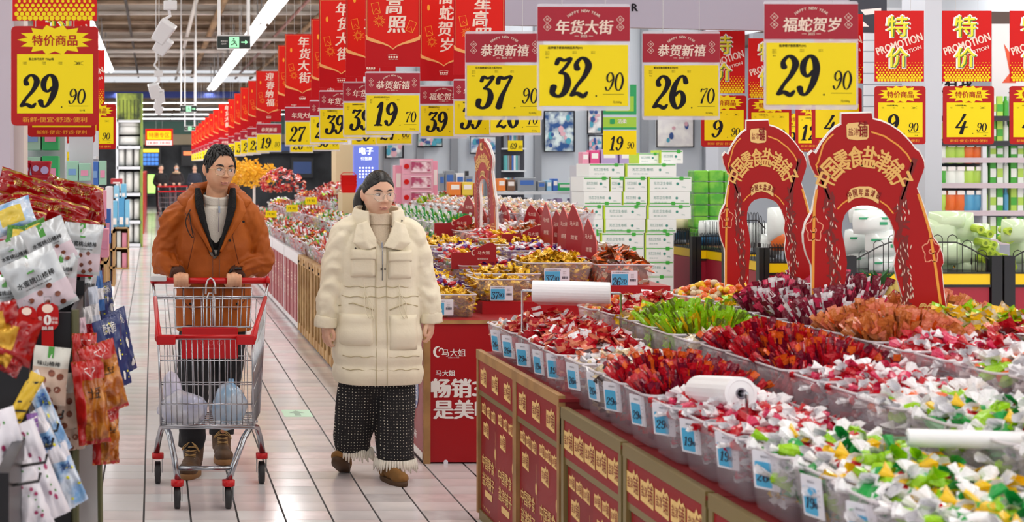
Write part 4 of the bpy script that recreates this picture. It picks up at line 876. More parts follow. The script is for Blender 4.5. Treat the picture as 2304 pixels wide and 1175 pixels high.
while d < 25:
    st = .4 if d < 18 else .6
    for c in range(5):
        if c > 2 and d < 15: pass
        x = 1.68+c*.45; key = KF[(r*5+c*7+(r*c) % 3) % 14]
        if c == 0: key = ['mixed', 'pinkstick', 'redpack', 'pinkstick', 'greenleaf', 'brownpack'][r % 6]
        if c >= 3 and d < 15.5: key = 'whitemix'
        if c == 2 and d < 14.5: key = 'greenleaf'
        nm = 'clear bin beyond the woman, %s row from the aisle, %s along' % (ordn(c), ordn(r)); bin_obj(.42, st*.95, .14, nm, (x, d, TZ[c]), group='clear bins beyond the woman')
        fill(key, x, d, TZ[c]+.135, .42, st*.95, .1, key in UP, 46, False, 60, 'beyond the woman, row %d bin %d' % (c+1, r+1))
    d += st; r += 1
for (px, py, d_, lab) in ((657, 469, 16.5, 'small yellow tag on the sweets, nearest the man'), (610, 482, 17.5, 'small yellow tag on the sweets, lowest by his shoulder'), (700, 452, 16.3, 'small yellow tag on the sweets, rightmost of three')):
    t = thing('shelf_tag', lab, 'price tag', P(px, py, d_)); q = MB(); q.bx(-.065, .065, 0, .003, -.04, .04); s = q.build('card', m_yel, t); q = MB(); text(q, '19.90', 0, 0, -.001, h=.03); q.build('print', m_ink, s)
fill('redpack', 1.95, 22.3, 1.42, .7, 1.2, .22, False, 90, False, 160, 'piled high far behind the man')
fill('redpack', 2.5, 20.5, 1.3, .5, 1.0, .15, False, 60, False, 100, 'piled behind the sweets')
for i, (x, y, z) in enumerate(((1.45, 23.5, 1.5), (1.72, 23.6, 1.52), (1.3, 24, 1.55), (1.55, 24.6, 1.6))):
    q = MB()
    for k in range(260):
        a = random.random()*2*pi; b = random.uniform(-1, 1); rr = random.random()**.4; p_ = Vector((x+.27*rr*cos(a)*math.sqrt(1-b*b*.5), y+.2*rr*sin(a), z+.2*rr*b)); M = Matrix.Translation(p_) @ Euler((random.random()*6, random.random()*6, 0)).to_matrix().to_4x4()
        q.add([(-.03,0,0),(0,.02,.012),(.035,0,0),(0,-.02,.012)], [(0,1,2,3)], 0, M)
    o = q.build('gold_foliage', mat('gold_flower', rgb('f0b41c'), .5)); tag(o, 'bushy golden festive flowers behind the man, clump %s' % ordn(i), 'decoration', 'golden flower clumps')
t = thing('flower_stand', 'thin stand holding up the golden festive flowers', 'stand', (1.65, 24, 0)); MB().tube([(0,0,.0),(0,0,1.6)], .02, 6).build('pole', lamp_m, t)
# red wave-topped divider boards
def wave_board(px, py_b, d, label, w_=.29, rz=0, h=1.0, txt=True):
    s_ = FPX/d; t = thing('divider_board', label, 'display board', P(px, py_b, d), rz, 'red wave-topped divider boards')
    out = [(-w_/2, 0), (w_/2, 0), (w_/2, .15*h)]+[(w_/2-w_*u, h*(.105+.065*(.5+.5*cos(min(1, max(0, (u-.08))/.62)*pi)))) for u in [i/10 for i in range(1, 11)]]
    if not txt: out = [(-w_/2, 0), (w_/2, 0), (w_/2, .16*h), (w_*.42, .2*h), (w_*.1, .27*h), (-w_*.1, .3*h), (-w_*.35, .24*h), (-w_/2, .14*h)]
    q = MB(); q.prism(out, 0, .006, 0, side=1); b = q.build('board', [mat('board_red', rgb('9e151c'), .4, spec=.35), mat('board_edge', rgb('d86a66'), .5)], t); q = MB(); y = -.001
    if txt:
        text(q, '马大姐', w_*.22, .105*h, y, h=.024); strip(q, [(w_*.0+.012*cos(a), .105*h+.016*sin(a)) for a in [1.2+i*.4 for i in range(11)]], [.001+.006*sin(i/10*pi) for i in range(11)], y); text(q, '爱把甜此甜', w_*.2, .065*h, y, h=.013); text(q, 'MADE GOOD', w_*.2, .045*h, y, h=.005)
    else: text(q, '马大姐', -w_*.0, .2*h, y, h=.03, wd=w_*.5); text(q, '甜蜜', 0, .13*h, y, h=.03, wd=w_*.4)
    q.build('lettering', m_cream, b); return t
wave_board(1066, 606, 9.28, 'red wave-topped divider board nearest the woman', .285)
wave_board(1178, 560, 10.4, 'red wave-topped divider board left of the upright fins', .31)
wave_board(1020, 532, 11.6, 'red wave-topped divider board above the yellow sweets by her shoulder', .3)
for i, (px, pb, d_, rz, h) in enumerate(((1229, 575, 10.2, 1.25, .95), (1254, 572, 10.3, 1.15, .8), (1269, 582, 9.9, 1.22, .9), (1292, 592, 9.7, 1.1, 1.0), (1325, 615, 9.4, 1.2, .9), (1197, 525, 12.0, 1.1, .6), (1216, 530, 11.9, 1.2, .6), (1134, 525, 12.2, 1.25, .65), (1146, 528, 12.3, 1.15, .6), (1082, 530, 12.4, 1.2, .7), (1055, 520, 12.8, 1.1, .8), (1176, 520, 12.9, 1.2, .5), (1040, 520, 13, 1.2, .6))):
    wave_board(px, pb, d_, 'red upright divider fin seen edge-on, %s of the cluster on the second stall' % ordn(i), .2 if i < 5 else .24, -rz-.18, h*1.3, False)
a = arch((P(1089,0,11.2).x, 11.2, 1.1), -1.42, 'narrow red arch seen nearly edge-on on the second stall', .85); a.scale = (.85, 1, .88)
# ================= RIGHT BACKGROUND =================
c_white = mat('carton_white', rgb('eef1ee'), .45); c_grn = mat('carton_green', rgb('3fae3a'), .45); c_lime = mat('carton_lime', rgb('b9d92c'), .45); c_teal = mat('carton_teal', rgb('3c8f80'), .5)
def carton(x0, x1, y0, y1, d, label, dep=.3, flip=False, lime=True, n=0):
    a, b = P(x0, y1, d), P(x1, y0, d); w_, h = b.x-a.x, b.z-a.z; t = thing('tissue_carton', label, 'carton', (a.x, d, a.z), 0, 'stacked tissue cartons')
    q = MB(); q.bx(.002, w_-.002, 0, dep, .001, h-.001); bx = q.build('box', c_white, t); q = MB()
    zl = h*.1 if flip else h*.86; q.bx(.01, w_-.01, -.0012, 0, zl, zl+h*.07); xs = .55*w_ if flip else .72*w_; q.prism(rrect(xs, xs+h*.28, zl-h*.09, zl+h*.16, .006), -.003, -.001); q.build('green_band', c_grn, bx)
    if lime: q = MB(); q.bx(.0, w_*.04, -.002, dep, 0, h); q.build('lime_edge', c_lime, bx)
    q = MB(); text(q, '无芯卫生卷纸', w_*.34, h*.55, -.001, h=h*.22, wd=w_*.42); disc(q, w_*.68, h*.52, -.001, h*.1, n=12); text(q, '1800g', w_*.82, h*.3, -.001, h=h*.1); text(q, '原生木浆', w_*.3, h*.22, -.001, h=h*.08, wd=w_*.3); q.build('print', c_teal, bx)
rows = [(368, 398, [(1325, 1405), (1407, 1522)]), (398, 431, [(1312, 1371), (1373, 1402), (1404, 1456), (1458, 1556)]), (431, 462, [(1314, 1399), (1401, 1456), (1458, 1553)]), (462, 493, [(1312, 1356), (1358, 1454), (1456, 1555)]), (493, 524, [(1312, 1357), (1359, 1452), (1454, 1522)]), (524, 556, [(1312, 1349), (1351, 1449), (1451, 1516)]), (556, 588, [(1312, 1352), (1354, 1449), (1451, 1516)]), (588, 620, [(1312, 1352), (1354, 1449), (1451, 1516)]), (620, 652, [(1312, 1400), (1402, 1516)]), (652, 684, [(1312, 1400), (1402, 1516)]), (684, 716, [(1312, 1400), (1402, 1516)]), (716, 738, [(1312, 1400), (1402, 1516)])]
for i, (y0, y1, xs) in enumerate(rows):
    for j, (x0, x1) in enumerate(xs): carton(x0, x1, y0, y1, 15, 'white and green tissue carton, %s row from the top, %s from the left' % (ordn(i), ordn(j)), .45, i in (2, 4), j > 0)
carton(1436, 1484, 344, 368, 15.1, 'single white carton with a lime face lying on top of the stack'); carton(1486, 1537, 338, 368, 15.05, 'tallest white and lime carton at the top right of the stack')
# green shrink-wrapped packs behind
grn_w = mat('shrink_green', rgb('7cc93a'), .25, coat=.4, rgb2=rgb('4fae2a'), scale=9)
for i in range(5):
    for j in range(3):
        a = P(1556+j*34, 500-i*26, 15.8); q = MB(); q.box((a.x+.07, 15.8, a.z), (.155, .2, .12)); o = q.build('tissue_pack', grn_w, bevel=.015); tag(o, 'green shrink-wrapped tissue pack, %s layer up, %s from the cartons' % (ordn(i), ordn(j)), 'tissue pack', 'green tissue packs behind the cartons')
for i in range(6):
    a = P(1560+i % 3*34, 526+(i//3)*26, 15.8); q = MB(); q.box((a.x+.07, 15.8, a.z), (.155, .2, .12)); o = q.build('tissue_pack', grn_w, bevel=.015); tag(o, 'green tissue pack low in the pile, number %s from its corner' % ordn(i), 'tissue pack', 'green tissue packs behind the cartons')
q = MB(); a = P(1555, 0, 15.8).x; q.bx(a, a+.5, 15.65, 15.95, 0, .82); tag(q.build('pallet_box', mat('pallet_card', rgb('a07a50'), .7)), 'brown cardboard pallet base under the green tissue packs', 'box')
# fenced promotion bins
blk = mat('black_steel', rgb('17171b'), .35); yb = mat('band_yellow', rgb('f0c800'), .35); rb = mat('bin_red', rgb('9d1a30'), .4)
def promo_bin(px0, px1, d, zt, fh, label, dep=.9, arch_=0, posts=True, post=.1, wires=10):
    """yellow band top at zt, wire fence of height fh above"""
    x0, x1 = P(px0, 0, d).x, P(px1, 0, d).x; W_ = x1-x0; t = thing('promotion_bin', label, 'bin', (x0, d, 0), 0, 'fenced promotion bins')
    q = MB(); q.bx(0, W_, 0, dep, .05, zt-.09); bd = q.build('red_body', rb, t); q = MB(); q.bx(0, W_, -.01, dep, zt-.085, zt); q.build('yellow_band', yb, t)
    q = MB(); q.bx(-.005, W_+.005, -.014, .0, zt-.105, zt-.085); q.bx(-.005, W_+.005, -.014, dep, zt, zt+.012); q.build('black_rail', blk, t)
    if posts:
        for x in (-post/2, W_+post/2): q = MB(); q.bx(x-post*.46, x-post*.04, -.02, .05, 0, zt+.14); q.bx(x+post*.04, x+post*.46, -.02, .05, 0, zt+.14); q.build('post', blk, t)
    q = MB(); top = lambda u: fh+arch_*min(1, max(0, 1-abs(u-.5)*2)*2.2)
    n = 12; q.tube([(W_*i/n, 0, zt+top(i/n)*.82) for i in range(n+1)], .006, 5)
    for i in range(wires):
        u = (i+.5)/wires; x = W_*u; wv = W_/wires*.32 if wires < 12 else W_/wires*.3; h = zt+top(u)
        q.tube([(x-wv, 0, zt+.012), (x-wv, 0, h-.02), (x-wv*.6, 0, h-.002), (x, 0, h+.006), (x+wv*.6, 0, h-.002), (x+wv, 0, h-.02), (x+wv, 0, zt+.012)], .0035, 4)
    q.build('wire_fence', blk, t)
    q = MB()
    for yy in (.0, dep):
        for i in range(8):
            u = (i+.5)/8
            q.tube([(0 if yy == 0 else W_, dep*u-.03, zt), (0 if yy == 0 else W_, dep*u-.03, zt+fh), (0 if yy == 0 else W_, dep*u+.03, zt+fh), (0 if yy == 0 else W_, dep*u+.03, zt)], .0035, 4)
    q.build('side_fence', blk, t)
    return t, x0, W_
promo_bin(1514, 1564, 16.0, .8, .17, 'fenced promotion bin of folded towels, farthest left by the cartons', .8)
promo_bin(1577, 1634, 14.9, .8, .17, 'fenced promotion bin of white boxes, second from the cartons', .8)
promo_bin(1650, 1722, 14.2, .8, .3, 'fenced promotion bin seen through the left arch', .8, .1)
promo_bin(1730, 1800, 13.2, .78, .17, 'fenced promotion bin of white and orange bags, seen through the left arch', .8)
promo_bin(1927, 2226, 11.5, .81, .14, 'large fenced promotion bin of white-green paper packs behind the right arch', 1.2, .16, True, .2, 9)
promo_bin(2274, 2560, 11.5, .81, .14, 'fenced promotion bin cut by the right edge', 1.2, .16, False, .2, 9)
rt = thing('stand_lettering', 'white price lettering on the red front of the farthest promotion bin', 'lettering', (P(1540,0,15.98).x, 15.98, .55)); q = MB(); text(q, '特价', 0, 0, 0, h=.09); text(q, '特价', .5, .02, -1.12, h=.09); q.build('letters', m_wht, rt)
def pillow(mb, c, s, M=None, m=0, n=6):
    vs = []; fs = []
    for sd in (1, -1):
        for j in range(n+1):
            for i in range(n+1):
                u, v = i/n*2-1, j/n*2-1; b = (1-u**4)*(1-v**4)
                vs.append((c[0]+u*s[0]/2*(1-.06*v*v), c[1]+sd*s[1]/2*b+(random.uniform(-.003, .003)), c[2]+v*s[2]/2*(1-.06*u*u)))
    N = (n+1)**2
    for sd in (0, 1):
        for j in range(n):
            for i in range(n):
                a = sd*N+j*(n+1)+i; f = (a, a+1, a+n+2, a+n+1); fs.append(f if sd else f[::-1])
    mb.add(vs, fs, m, M)
pk = mat('paper_pack', rgb('e9f1ee'), .2, coat=.5, bump=.3, bscale=12); pk2 = mat('pack_jade', rgb('36a672'), .3); pale = mat('pale_green_bag', rgb('d6ecc4'), .2, alpha=.85, coat=.4, bump=.4, bscale=14)
def pack(px, py, d, w_, h, label, m, band=None, group='bagged paper goods in the promotion bins', tilt=0):
    p = P(px, py, d); t = thing('bagged_pack', label, 'pack', p); t.rotation_euler.y = tilt; t['group'] = group
    q = MB(); pillow(q, (0,0,0), (w_, .14, h)); b = q.build('bag', m, t, True)
    if band: q = MB(); q.bx(-w_*.42, w_*.42, -.066, -.06, h*.12, h*.2); q.bx(w_*.12, w_*.32, -.072, -.062, -h*.1, h*.02); q.build('green_print', band, b)
i = 0
for (px, py, w_, h) in ((1960, 500, .3, .2), (2010, 505, .25, .2), (1935, 545, .26, .22), (1985, 550, .28, .24), (2030, 560, .26, .26), (1940, 590, .24, .2), (1990, 600, .26, .2), (2040, 600, .22, .22), (1950, 480, .3, .16)):
    pack(px, py, 11.75+(i % 3)*.12, w_, h, 'white paper pack with green print seen inside the right arch, %s' % ordn(i), pk, pk2); i += 1
for k, (px, py, w_, h) in enumerate(((2110, 520, .3, .22), (2150, 510, .3, .24), (2190, 530, .28, .2), (2120, 565, .3, .2), (2170, 570, .3, .2), (2215, 570, .25, .18), (2130, 495, .3, .14), (2185, 600, .25, .12), (2110, 600, .25, .12), (2280, 520, .2, .2), (2300, 560, .2, .24))):
    pack(px, py, 11.72+(k % 3)*.1, w_, h, 'pale green bagged pack right of the right arch, %s' % ordn(k), pale)
kiwi = mat('kiwi_green', rgb('b6d13a'), .4); kiwi2 = mat('kiwi_core', rgb('6d8a1c'), .5)
for k in range(16):
    px, py = 2225+random.uniform(-25, 60)+(0), 515+k*6.5+random.uniform(-3, 3); p = P(px, py, 11.62+random.uniform(0, .1)); t = thing('green_roll', 'round lime-green roll with a dark centre above the black post, %s' % ordn(k), 'roll', p, 0, 'lime green rolls')
    MB().tube([(0,0,0), (0,.12,.01)], .032, 10).build('roll', kiwi, t, False); q = MB(); disc(q, 0, 0, -.002, .014); q.build('core', kiwi2, t)
for k, (px, py, d, w_, h, m, lab) in enumerate(((1535, 505, 16.1, .3, .14, mat('towel_cream', rgb('e6d8b4'), .8), 'cream folded towels heaped in the farthest promotion bin'), (1545, 520, 16.2, .25, .2, mat('towel_blue', rgb('3c86b8'), .8), 'blue towels standing in the farthest promotion bin'), (1604, 515, 15.0, .3, .18, pk, 'white printed boxes heaped in the second promotion bin'), (1600, 540, 15.0, .25, .12, mat('towel_blue'), 'blue packs below the white boxes'),
     (1700, 530, 14.5, .3, .25, pk, 'white printed boxes seen through the left arch'), (1750, 505, 13.5, .2, .32, pk, 'tall white bag seen through the left arch'), (1765, 540, 13.5, .25, .2, mat('bag_orange', rgb('e8702c'), .3), 'orange and white bag behind the wires through the left arch'), (1735, 550, 13.6, .2, .2, pk, 'crumpled white bag by the orange one'))):
    pack(px, py, d, w_, h, lab, m, None)
# shelving with green toiletries at the far right
sh_w = mat('shelf_white', rgb('d9dde2'), .4); sh_b = mat('shelf_dark', rgb('2b2c33'), .5); bgx = mat('pegboard', rgb('c6ccd4'), .6)
d = 14.2; x0, x1 = P(2085, 0, d).x, P(2420, 0, d).x
t = thing('wall_shelving', 'tall white shelving of green toiletries at the far right', 'shelving', (x0, d, 0))
q = MB(); q.bx(0, x1-x0, .45, .5, 0, 2.35); q.build('back_panel', bgx, t)
for py in (262, 318, 356, 413, 475, 540): q = MB(); z = EYE-(py-VY)*d/FPX; q.bx(0, x1-x0, .0, .45, z-.03, z); s = q.build('shelf', sh_w, t); q = MB(); q.bx(.0, x1-x0, -.012, 0, z-.045, z+.005); q.build('price_rail', mat('rail_grey', rgb('c8b9c0'), .4) if py > 340 else sh_b, s)
for x in (0, P(2215, 0, d).x-x0): q = MB(); q.bx(x-.02, x+.02, -.005, .5, 0, 2.35); q.build('upright', sh_w, t)
btl = [mat('bottle_green', rgb('4fae3e'), .3), mat('bottle_lime', rgb('b7da5a'), .3), mat('bottle_white', rgb('eef2ea'), .3), mat('pack_blue', rgb('5aa6cf'), .3), mat('bag_orange')]
for (py, h, ms) in ((262, .2, (0, 2, 1)), (318, .2, (2, 0, 1)), (413, .24, (2, 0, 2)), (475, .22, (1, 2, 0, 3)), (540, .22, (1, 2, 0)), (356, .16, (0, 2))):
    z = EYE-(py-VY)*d/FPX; k = 0; x = P(2222, 0, d).x+.03
    while x < x1-.1:
        w_ = .055; M_ = btl[ms[k % len(ms)]]; t = thing('toiletry_box', 'slim green and white toiletry on the %s shelf, %s along' % ({262: 'top', 318: 'second', 356: 'third', 413: 'fourth', 475: 'fifth', 540: 'lowest'}[py], ordn(k)), 'toiletry', (x, d+.1, z), 0, 'green toiletries on the far right shelves')
        if k % 3: q = MB(); q.box((0,0,h/2), (w_, .05, h)); b = q.build('pack', M_, t); q = MB(); q.bx(-w_*.5, w_*.5, -.027, -.025, h*.25, h*.6); q.build('label_print', btl[(ms[k % len(ms)]+2) % 3], b)
        else: q = MB(); q.loft([[(r_*cos(a*pi/4), r_*sin(a*pi/4), z_) for a in range(8)] for r_, z_ in ((.024, 0), (.026, .02), (.026, h*.7), (.012, h*.82), (.012, h))]); q.build('bottle', M_, t, False)
        x += w_+.012; k += 1
for (py, k0) in ((290, 4), (345, 3), (398, 2), (452, 4)):
    for k in range(6):
        p = P(2096+k*21, py, d+.05); M_ = [btl[4], btl[3], btl[0], btl[2], btl[1]][(k//2+k0) % 5]; t = thing('hanging_bag', 'bagged toiletry on pegs left of the green shelves, height %.1f m, %s' % (p.z, ordn(k)), 'bag', p, 0, 'bags hanging on the pegboard')
        q = MB(); pillow(q, (0,0,0), (.1, .05, .2), n=4); b = q.build('bag', M_, t, True); q = MB(); q.bx(-.035, .035, -.03, -.02, .06, .1); q.build('header_print', m_wht, b)
# white wall boards with black lettering above the shelves
t = thing('wall_poster', 'white wall poster with large black characters and a red flame mark', 'poster', (P(2085, 0, 14.9).x, 14.9, 0)); q = MB(); w_ = P(2175, 0, 14.9).x-P(2085, 0, 14.9).x; q.bx(0, w_, 0, .03, 2.2, 2.95); b = q.build('board', mat('poster_white', rgb('e6e2e2'), .5), t)
q = MB(); text(q, '发有我', w_*.62, 2.5, -.002, h=.2, wd=.42, bold=.03); text(q, '心 帮 选', w_*.5, 2.3, -.002, h=.06); q.build('black_lettering', m_ink, b); q = MB(); disc(q, w_*.2, 2.82, -.002, .06); text(q, '大润发', w_*.6, 2.82, -.002, h=.08); q.build('red_mark', m_red, b)
t = thing('wall_poster', 'white wall poster with an orange-red check mark at the right edge', 'poster', (P(2232, 0, 14.9).x, 14.9, 0)); q = MB(); w_ = .8; q.bx(0, w_, 0, .03, 2.25, 3.1); b = q.build('board', mat('poster_white'), t)
q = MB(); q.face([(.12,2.9),(.22,2.75),(.38,2.98),(.5,2.98),(.24,2.5),(.1,2.5),(.18,2.6)], -.002); q.build('red_mark', mat('mark_orange', rgb('e2512a'), .5), b); q = MB(); text(q, '润发', .32, 2.38, -.002, h=.15); q.build('black_lettering', m_ink, b)
q = MB(); q.bx(6.5, 16, 15.9, 16, 2.3, 3.1); tag(q.build('wall_fascia', mat('fascia', rgb('9aa0ac'), .5)), 'grey fascia board running over the right-hand shelves', 'fascia')
q = MB()
q.bx(8.3, 18, 17.5, 24, 3.35, 3.5); struct(q.build('trim_6', mat('soffit_brown', rgb('6e5a52'), .6)))
t = thing('window_blind', 'white slatted panel behind the promotion banners', 'blind', (P(1945, 0, 13.3).x, 13.3, 1.9)); 
for k in range(12): q = MB(); q.bx(0, .55, 0, .02, k*.1, k*.1+.09); q.build('slat', sh_w, t)
# paintings on the grey wall
_pc = [('2f6fb5', 'e4ecf0'), ('1f4e8c', 'd7e6e6'), ('3f8fa0', 'f0f0ea'), ('e8e4da', 'f4f2ee'), ('9aa6ae', 'f0f0f0')]
for i, (a0, a1, b0, b1, lab, ci) in enumerate(((1225, 1292, 250, 341, 'tall framed painting of blue and white blossoms on the grey wall', 1), (1478, 1561, 232, 331, 'white framed painting with small coloured leaves under the 26.70 card', 3), (1058, 1118, 306, 345, 'blue framed painting half hidden by the red arch', 0), (868, 907, 296, 355, 'pale framed print left of the pink boxes', 4), (940, 995, 300, 330, 'framed print above the pink gift boxes', 2), (1322, 1355, 240, 300, 'framed prints beside the green-headed tag', 4), (1324, 1356, 305, 345, 'small framed blue print under the pale ones', 0))):
    a, b = P(a0, b1, 20.9), P(a1, b0, 20.9); w_, h = b.x-a.x, b.z-a.z; t = thing('framed_painting', lab, 'painting', (a.x, 20.9, a.z)); q = MB(); q.bx(0, w_, .01, .05, 0, h); c = q.build('canvas', mat('canvas_%d' % ci, rgb(_pc[ci][1]), .6, rgb2=rgb(_pc[ci][0]) if ci != 3 else rgb('e2dfe0'), scale=7), t)
    q = MB(); q.tube([(0,0,0),(w_,0,0),(w_,0,h),(0,0,h)], .012, 4, closed=True); q.build('frame', m_ink, t); q = MB()
    for k in range(9):
        x, z = random.uniform(.15, .85)*w_, random.uniform(.15, .85)*h; disc(q, x, z, .006-k*.0008, random.uniform(.02, .05), n=7, m=k % 3, r2=random.uniform(.02, .06))
    q.build('brush_blots', [mat('blot_a', rgb('4aa0b8'), .6), mat('blot_b', rgb('d8a8b4'), .6), mat('blot_c', rgb('31508e' if ci != 3 else 'c9a06a'), .6)], c)
# middle shelves with household goods
def shelf_unit(px0, px1, d, ys, label, dep=.4, legs=True):
    x0, x1 = P(px0, 0, d).x, P(px1, 0, d).x; t = thing('goods_shelf', label, 'shelving', (x0, d, 0)); zs = [EYE-(y-VY)*d/FPX for y in ys]
    for z in zs: q = MB(); q.bx(0, x1-x0, 0, dep, z-.03, z); q.build('shelf', sh_w, t)
    for x in (0, x1-x0): q = MB(); q.bx(x-.02, x+.02, dep-.05, dep, 0, zs[0]+.25); q.build('upright', mat('shelf_dark'), t)
    return zs
GC = {'black': '22232a', 'lilac': 'b9a3cf', 'purple': '6b57a0', 'green': '35b56a', 'blue': '3f6fc0', 'orange': 'ef8630', 'pink': 'ee9fb8', 'white': 'e9edf0', 'red': 'c03040', 'grey': '8f979f', 'brown': '7a5a44', 'yellow': 'ecd04a', 'teal': '5fb5b8', 'hotpink': 'e34f8c', 'sky': '8fc3e6'}
def goods(L_, d, base_py, place):
    z0 = EYE-(base_py-VY)*d/FPX
    for k, (px, w_, h, c) in enumerate(L_):
        x = P(px, 0, d).x; ww, hh = w_*d/FPX, h*d/FPX; t = thing('goods_box', '%s packaged goods %s, %s along' % (c, place, ordn(k)), 'box', (x+ww/2, d+.12, z0), 0, 'packaged goods '+place); t['label'] = t['label'].replace('packaged goods', 'box')
        q = MB(); q.box((0,0,hh/2), (ww*.94, .16, hh)); b = q.build('box', mat('goods_'+c, rgb(GC[c]), .4), t, bevel=.006)
        q = MB(); q.bx(-ww*.33, ww*.33, -.083, -.08, hh*.45, hh*.8); q.build('label_print', m_wht if c not in ('white', 'grey') else mat('goods_blue', rgb(GC['blue']), .4), b)
shelf_unit(1118, 1310, 17, (432, 493, 550), 'white shelf of black and lilac boxes behind the red fins')
goods([(1122, 18, 28, 'orange'), (1142, 20, 26, 'brown'), (1165, 45, 30, 'grey'), (1212, 18, 22, 'grey'), (1232, 12, 24, 'sky'), (1246, 12, 28, 'blue'), (1256, 34, 18, 'green'), (1290, 16, 30, 'white')], 17, 430, 'on the upper shelf right of the edge-on arch')
goods([(1122, 22, 40, 'green'), (1146, 14, 42, 'grey'), (1162, 14, 46, 'black'), (1177, 13, 46, 'black'), (1191, 14, 42, 'black'), (1206, 14, 30, 'brown'), (1222, 18, 36, 'lilac'), (1241, 13, 42, 'lilac'), (1255, 13, 44, 'lilac'), (1269, 16, 30, 'purple'), (1286, 16, 44, 'purple')], 17, 491, 'on the lower shelf behind the red fins')
shelf_unit(985, 1065, 17.5, (432, 470, 510), 'white shelf of clear tubs right of the pink gift boxes')
goods([(990, 12, 40, 'grey'), (1003, 22, 46, 'grey'), (1027, 20, 40, 'white'), (1048, 18, 34, 'grey')], 17.5, 430, 'beside the pink gift boxes')
goods([(1012, 28, 30, 'orange'), (1041, 26, 30, 'yellow'), (1068, 22, 28, 'orange')], 15.5, 440, 'of round toys left of the edge-on arch'); goods([(985, 26, 18, 'blue'), (1012, 28, 20, 'red'), (1041, 26, 18, 'sky'), (1068, 22, 20, 'purple')], 15.5, 466, 'under the round toys')
q = MB(); a, b = P(980, 466, 15.5), P(1095, 0, 15.5); q.bx(a.x, b.x, 15.4, 16, 0, a.z); tag(q.build('goods_table', mat('table_white', rgb('cfcfd6'), .5)), 'low white display table under the round toys', 'table')
goods([(1138, 16, 34, 'hotpink'), (1156, 16, 30, 'sky')], 19.5, 300, 'high on the grey wall'); goods([(1312, 16, 30, 'pink'), (1330, 22, 34, 'hotpink'), (1354, 40, 36, 'lilac'), (1396, 34, 34, 'lilac')], 16.4, 372, 'in pink and lilac on the ledge left of the cartons')
q = MB(); a, b = P(1305, 372, 16.4), P(1440, 0, 16.4); q.bx(a.x, b.x, 16.3, 16.8, 0, a.z); tag(q.build('ledge_cabinet', mat('table_white')), 'pale cabinet behind the tissue cartons', 'cabinet')
# books / slim racks on the wall (x 1130-1175)
t = thing('wall_rack', 'narrow rack of slim items on the grey wall under the 69 tag', 'rack', P(1153, 440, 19.8)); q = MB(); q.bx(-.16, .16, 0, .3, -.3, 1.0); q.build('back', mat('rack_dark', rgb('3a3c46'), .5), t)
for k in range(4): q = MB(); q.bx(-.15, .15, -.15, 0, -.28+k*.3, -.26+k*.3); q.build('shelf', sh_w, t)
for k in range(4):
    for j in range(7): p = P(1138+j*4.6, 0, 19.7); z = t.location.z-.26+k*.3; q = MB(); q.bx(p.x-.012, p.x+.012, 19.66, 19.78, z, z+.2); tag(q.build('slim_book', mat('goods_'+('blue', 'white', 'teal', 'grey', 'brown')[(j+k) % 5], rgb(GC[('blue', 'white', 'teal', 'grey', 'brown')[(j+k) % 5]]), .4)), 'slim upright item on the wall rack, shelf %s, %s' % (ordn(k), ordn(j)), 'book', 'slim items on the wall rack')
# pink gift boxes
pf = mat('gift_pink', rgb('e7a9bf'), .4); pw = mat('gift_window', rgb('b3436c'), .2, rgb2=rgb('f2dbe4'), scale=14)
for i, (y0, y1) in enumerate(((357, 392), (392, 427), (427, 462))):
    a, b = P(908, y1, 16.2), P(975, y0, 16.2); w_, h = b.x-a.x, b.z-a.z; t = thing('gift_box', 'pink windowed gift box, %s of the three stacked right of her head' % ('top', 'middle', 'bottom')[i], 'gift box', (a.x, 16.2, a.z)); q = MB(); q.bx(0, w_, .01, .25, 0, h*.99); bx = q.build('box', pf, t); q = MB(); q.bx(w_*.25, w_*.92, .004, .012, h*.14, h*.84); q.build('window', pw, bx); q = MB(); q.tube([(w_*.25,0,h*.14),(w_*.92,0,h*.14),(w_*.92,0,h*.84),(w_*.25,0,h*.84)], .008, 4, closed=True); q.build('window_frame', mat('gift_light', rgb('f6d5e0'), .4), bx)
    q = MB(); disc(q, w_*.1, h*.5, -.002, .03); q.build('red_bow', m_red, bx)
q = MB(); a, b = P(905, 462, 16.2), P(1000, 0, 16.2); q.bx(a.x, b.x, 16.1, 16.6, 0, a.z); tag(q.build('gift_table', mat('table_white')), 'low table under the pink gift boxes', 'table')
goods([(975, 12, 100, 'pink'), (890, 16, 90, 'pink')], 16.3, 462, 'flanking the gift boxes')
# bright blue kiosk, red basket stack, notices
t = thing('lit_kiosk', 'lit blue kiosk screen with white characters behind the price cards', 'screen', P(824, 430, 19)); q = MB(); q.bx(-.16, .16, 0, .1, -.2, .68); b = q.build('screen', mat('kiosk_blue', rgb('5f6fc4'), .3, emit=.35), t); q = MB(); text(q, '电子', 0, .52, -.003, h=.09, bold=.03); text(q, '价签屏', 0, .42, -.003, h=.045)
for i in range(5):
    for j in range(4): disc(q, -.08+i*.04, .3-j*.04, -.003, .012, n=6)
q.build('lettering', mat('kiosk_white', (.95, .97, 1), .3, emit=.7), b)
q = MB(); a = P(800, 0, 20.0); q.bx(P(770, 0, 20).x, P(800, 0, 20).x, 19.9, 19.95, 1.95, 2.25); tag(q.build('white_notice', m_wht), 'white notice sheet on the beige pier behind the price cards', 'notice')
for i in range(4):
    p = P(784, 434-i*7, 17.0); t = thing('red_basket', 'red plastic shopping basket, %s in the stack left of her head' % ordn(i), 'basket', p, 0, 'stacked red baskets'); q = MB(); q.loft([[(x*s_, y*s_, z_) for x, y in rrect(-.15, .15, -.1, .1, .03, 3)] for s_, z_ in ((.8, 0), (1, .15), (1.04, .16), (.97, .15), (.78, .01))], cap=False); q.build('basket_body', m_red, t)
    MB().tube([(-.15,0,.15),(-.1,0,.2),(.1,0,.2),(.15,0,.15)], .008, 5).build('handle', m_red, t); t.scale = (.62, .62, .62)
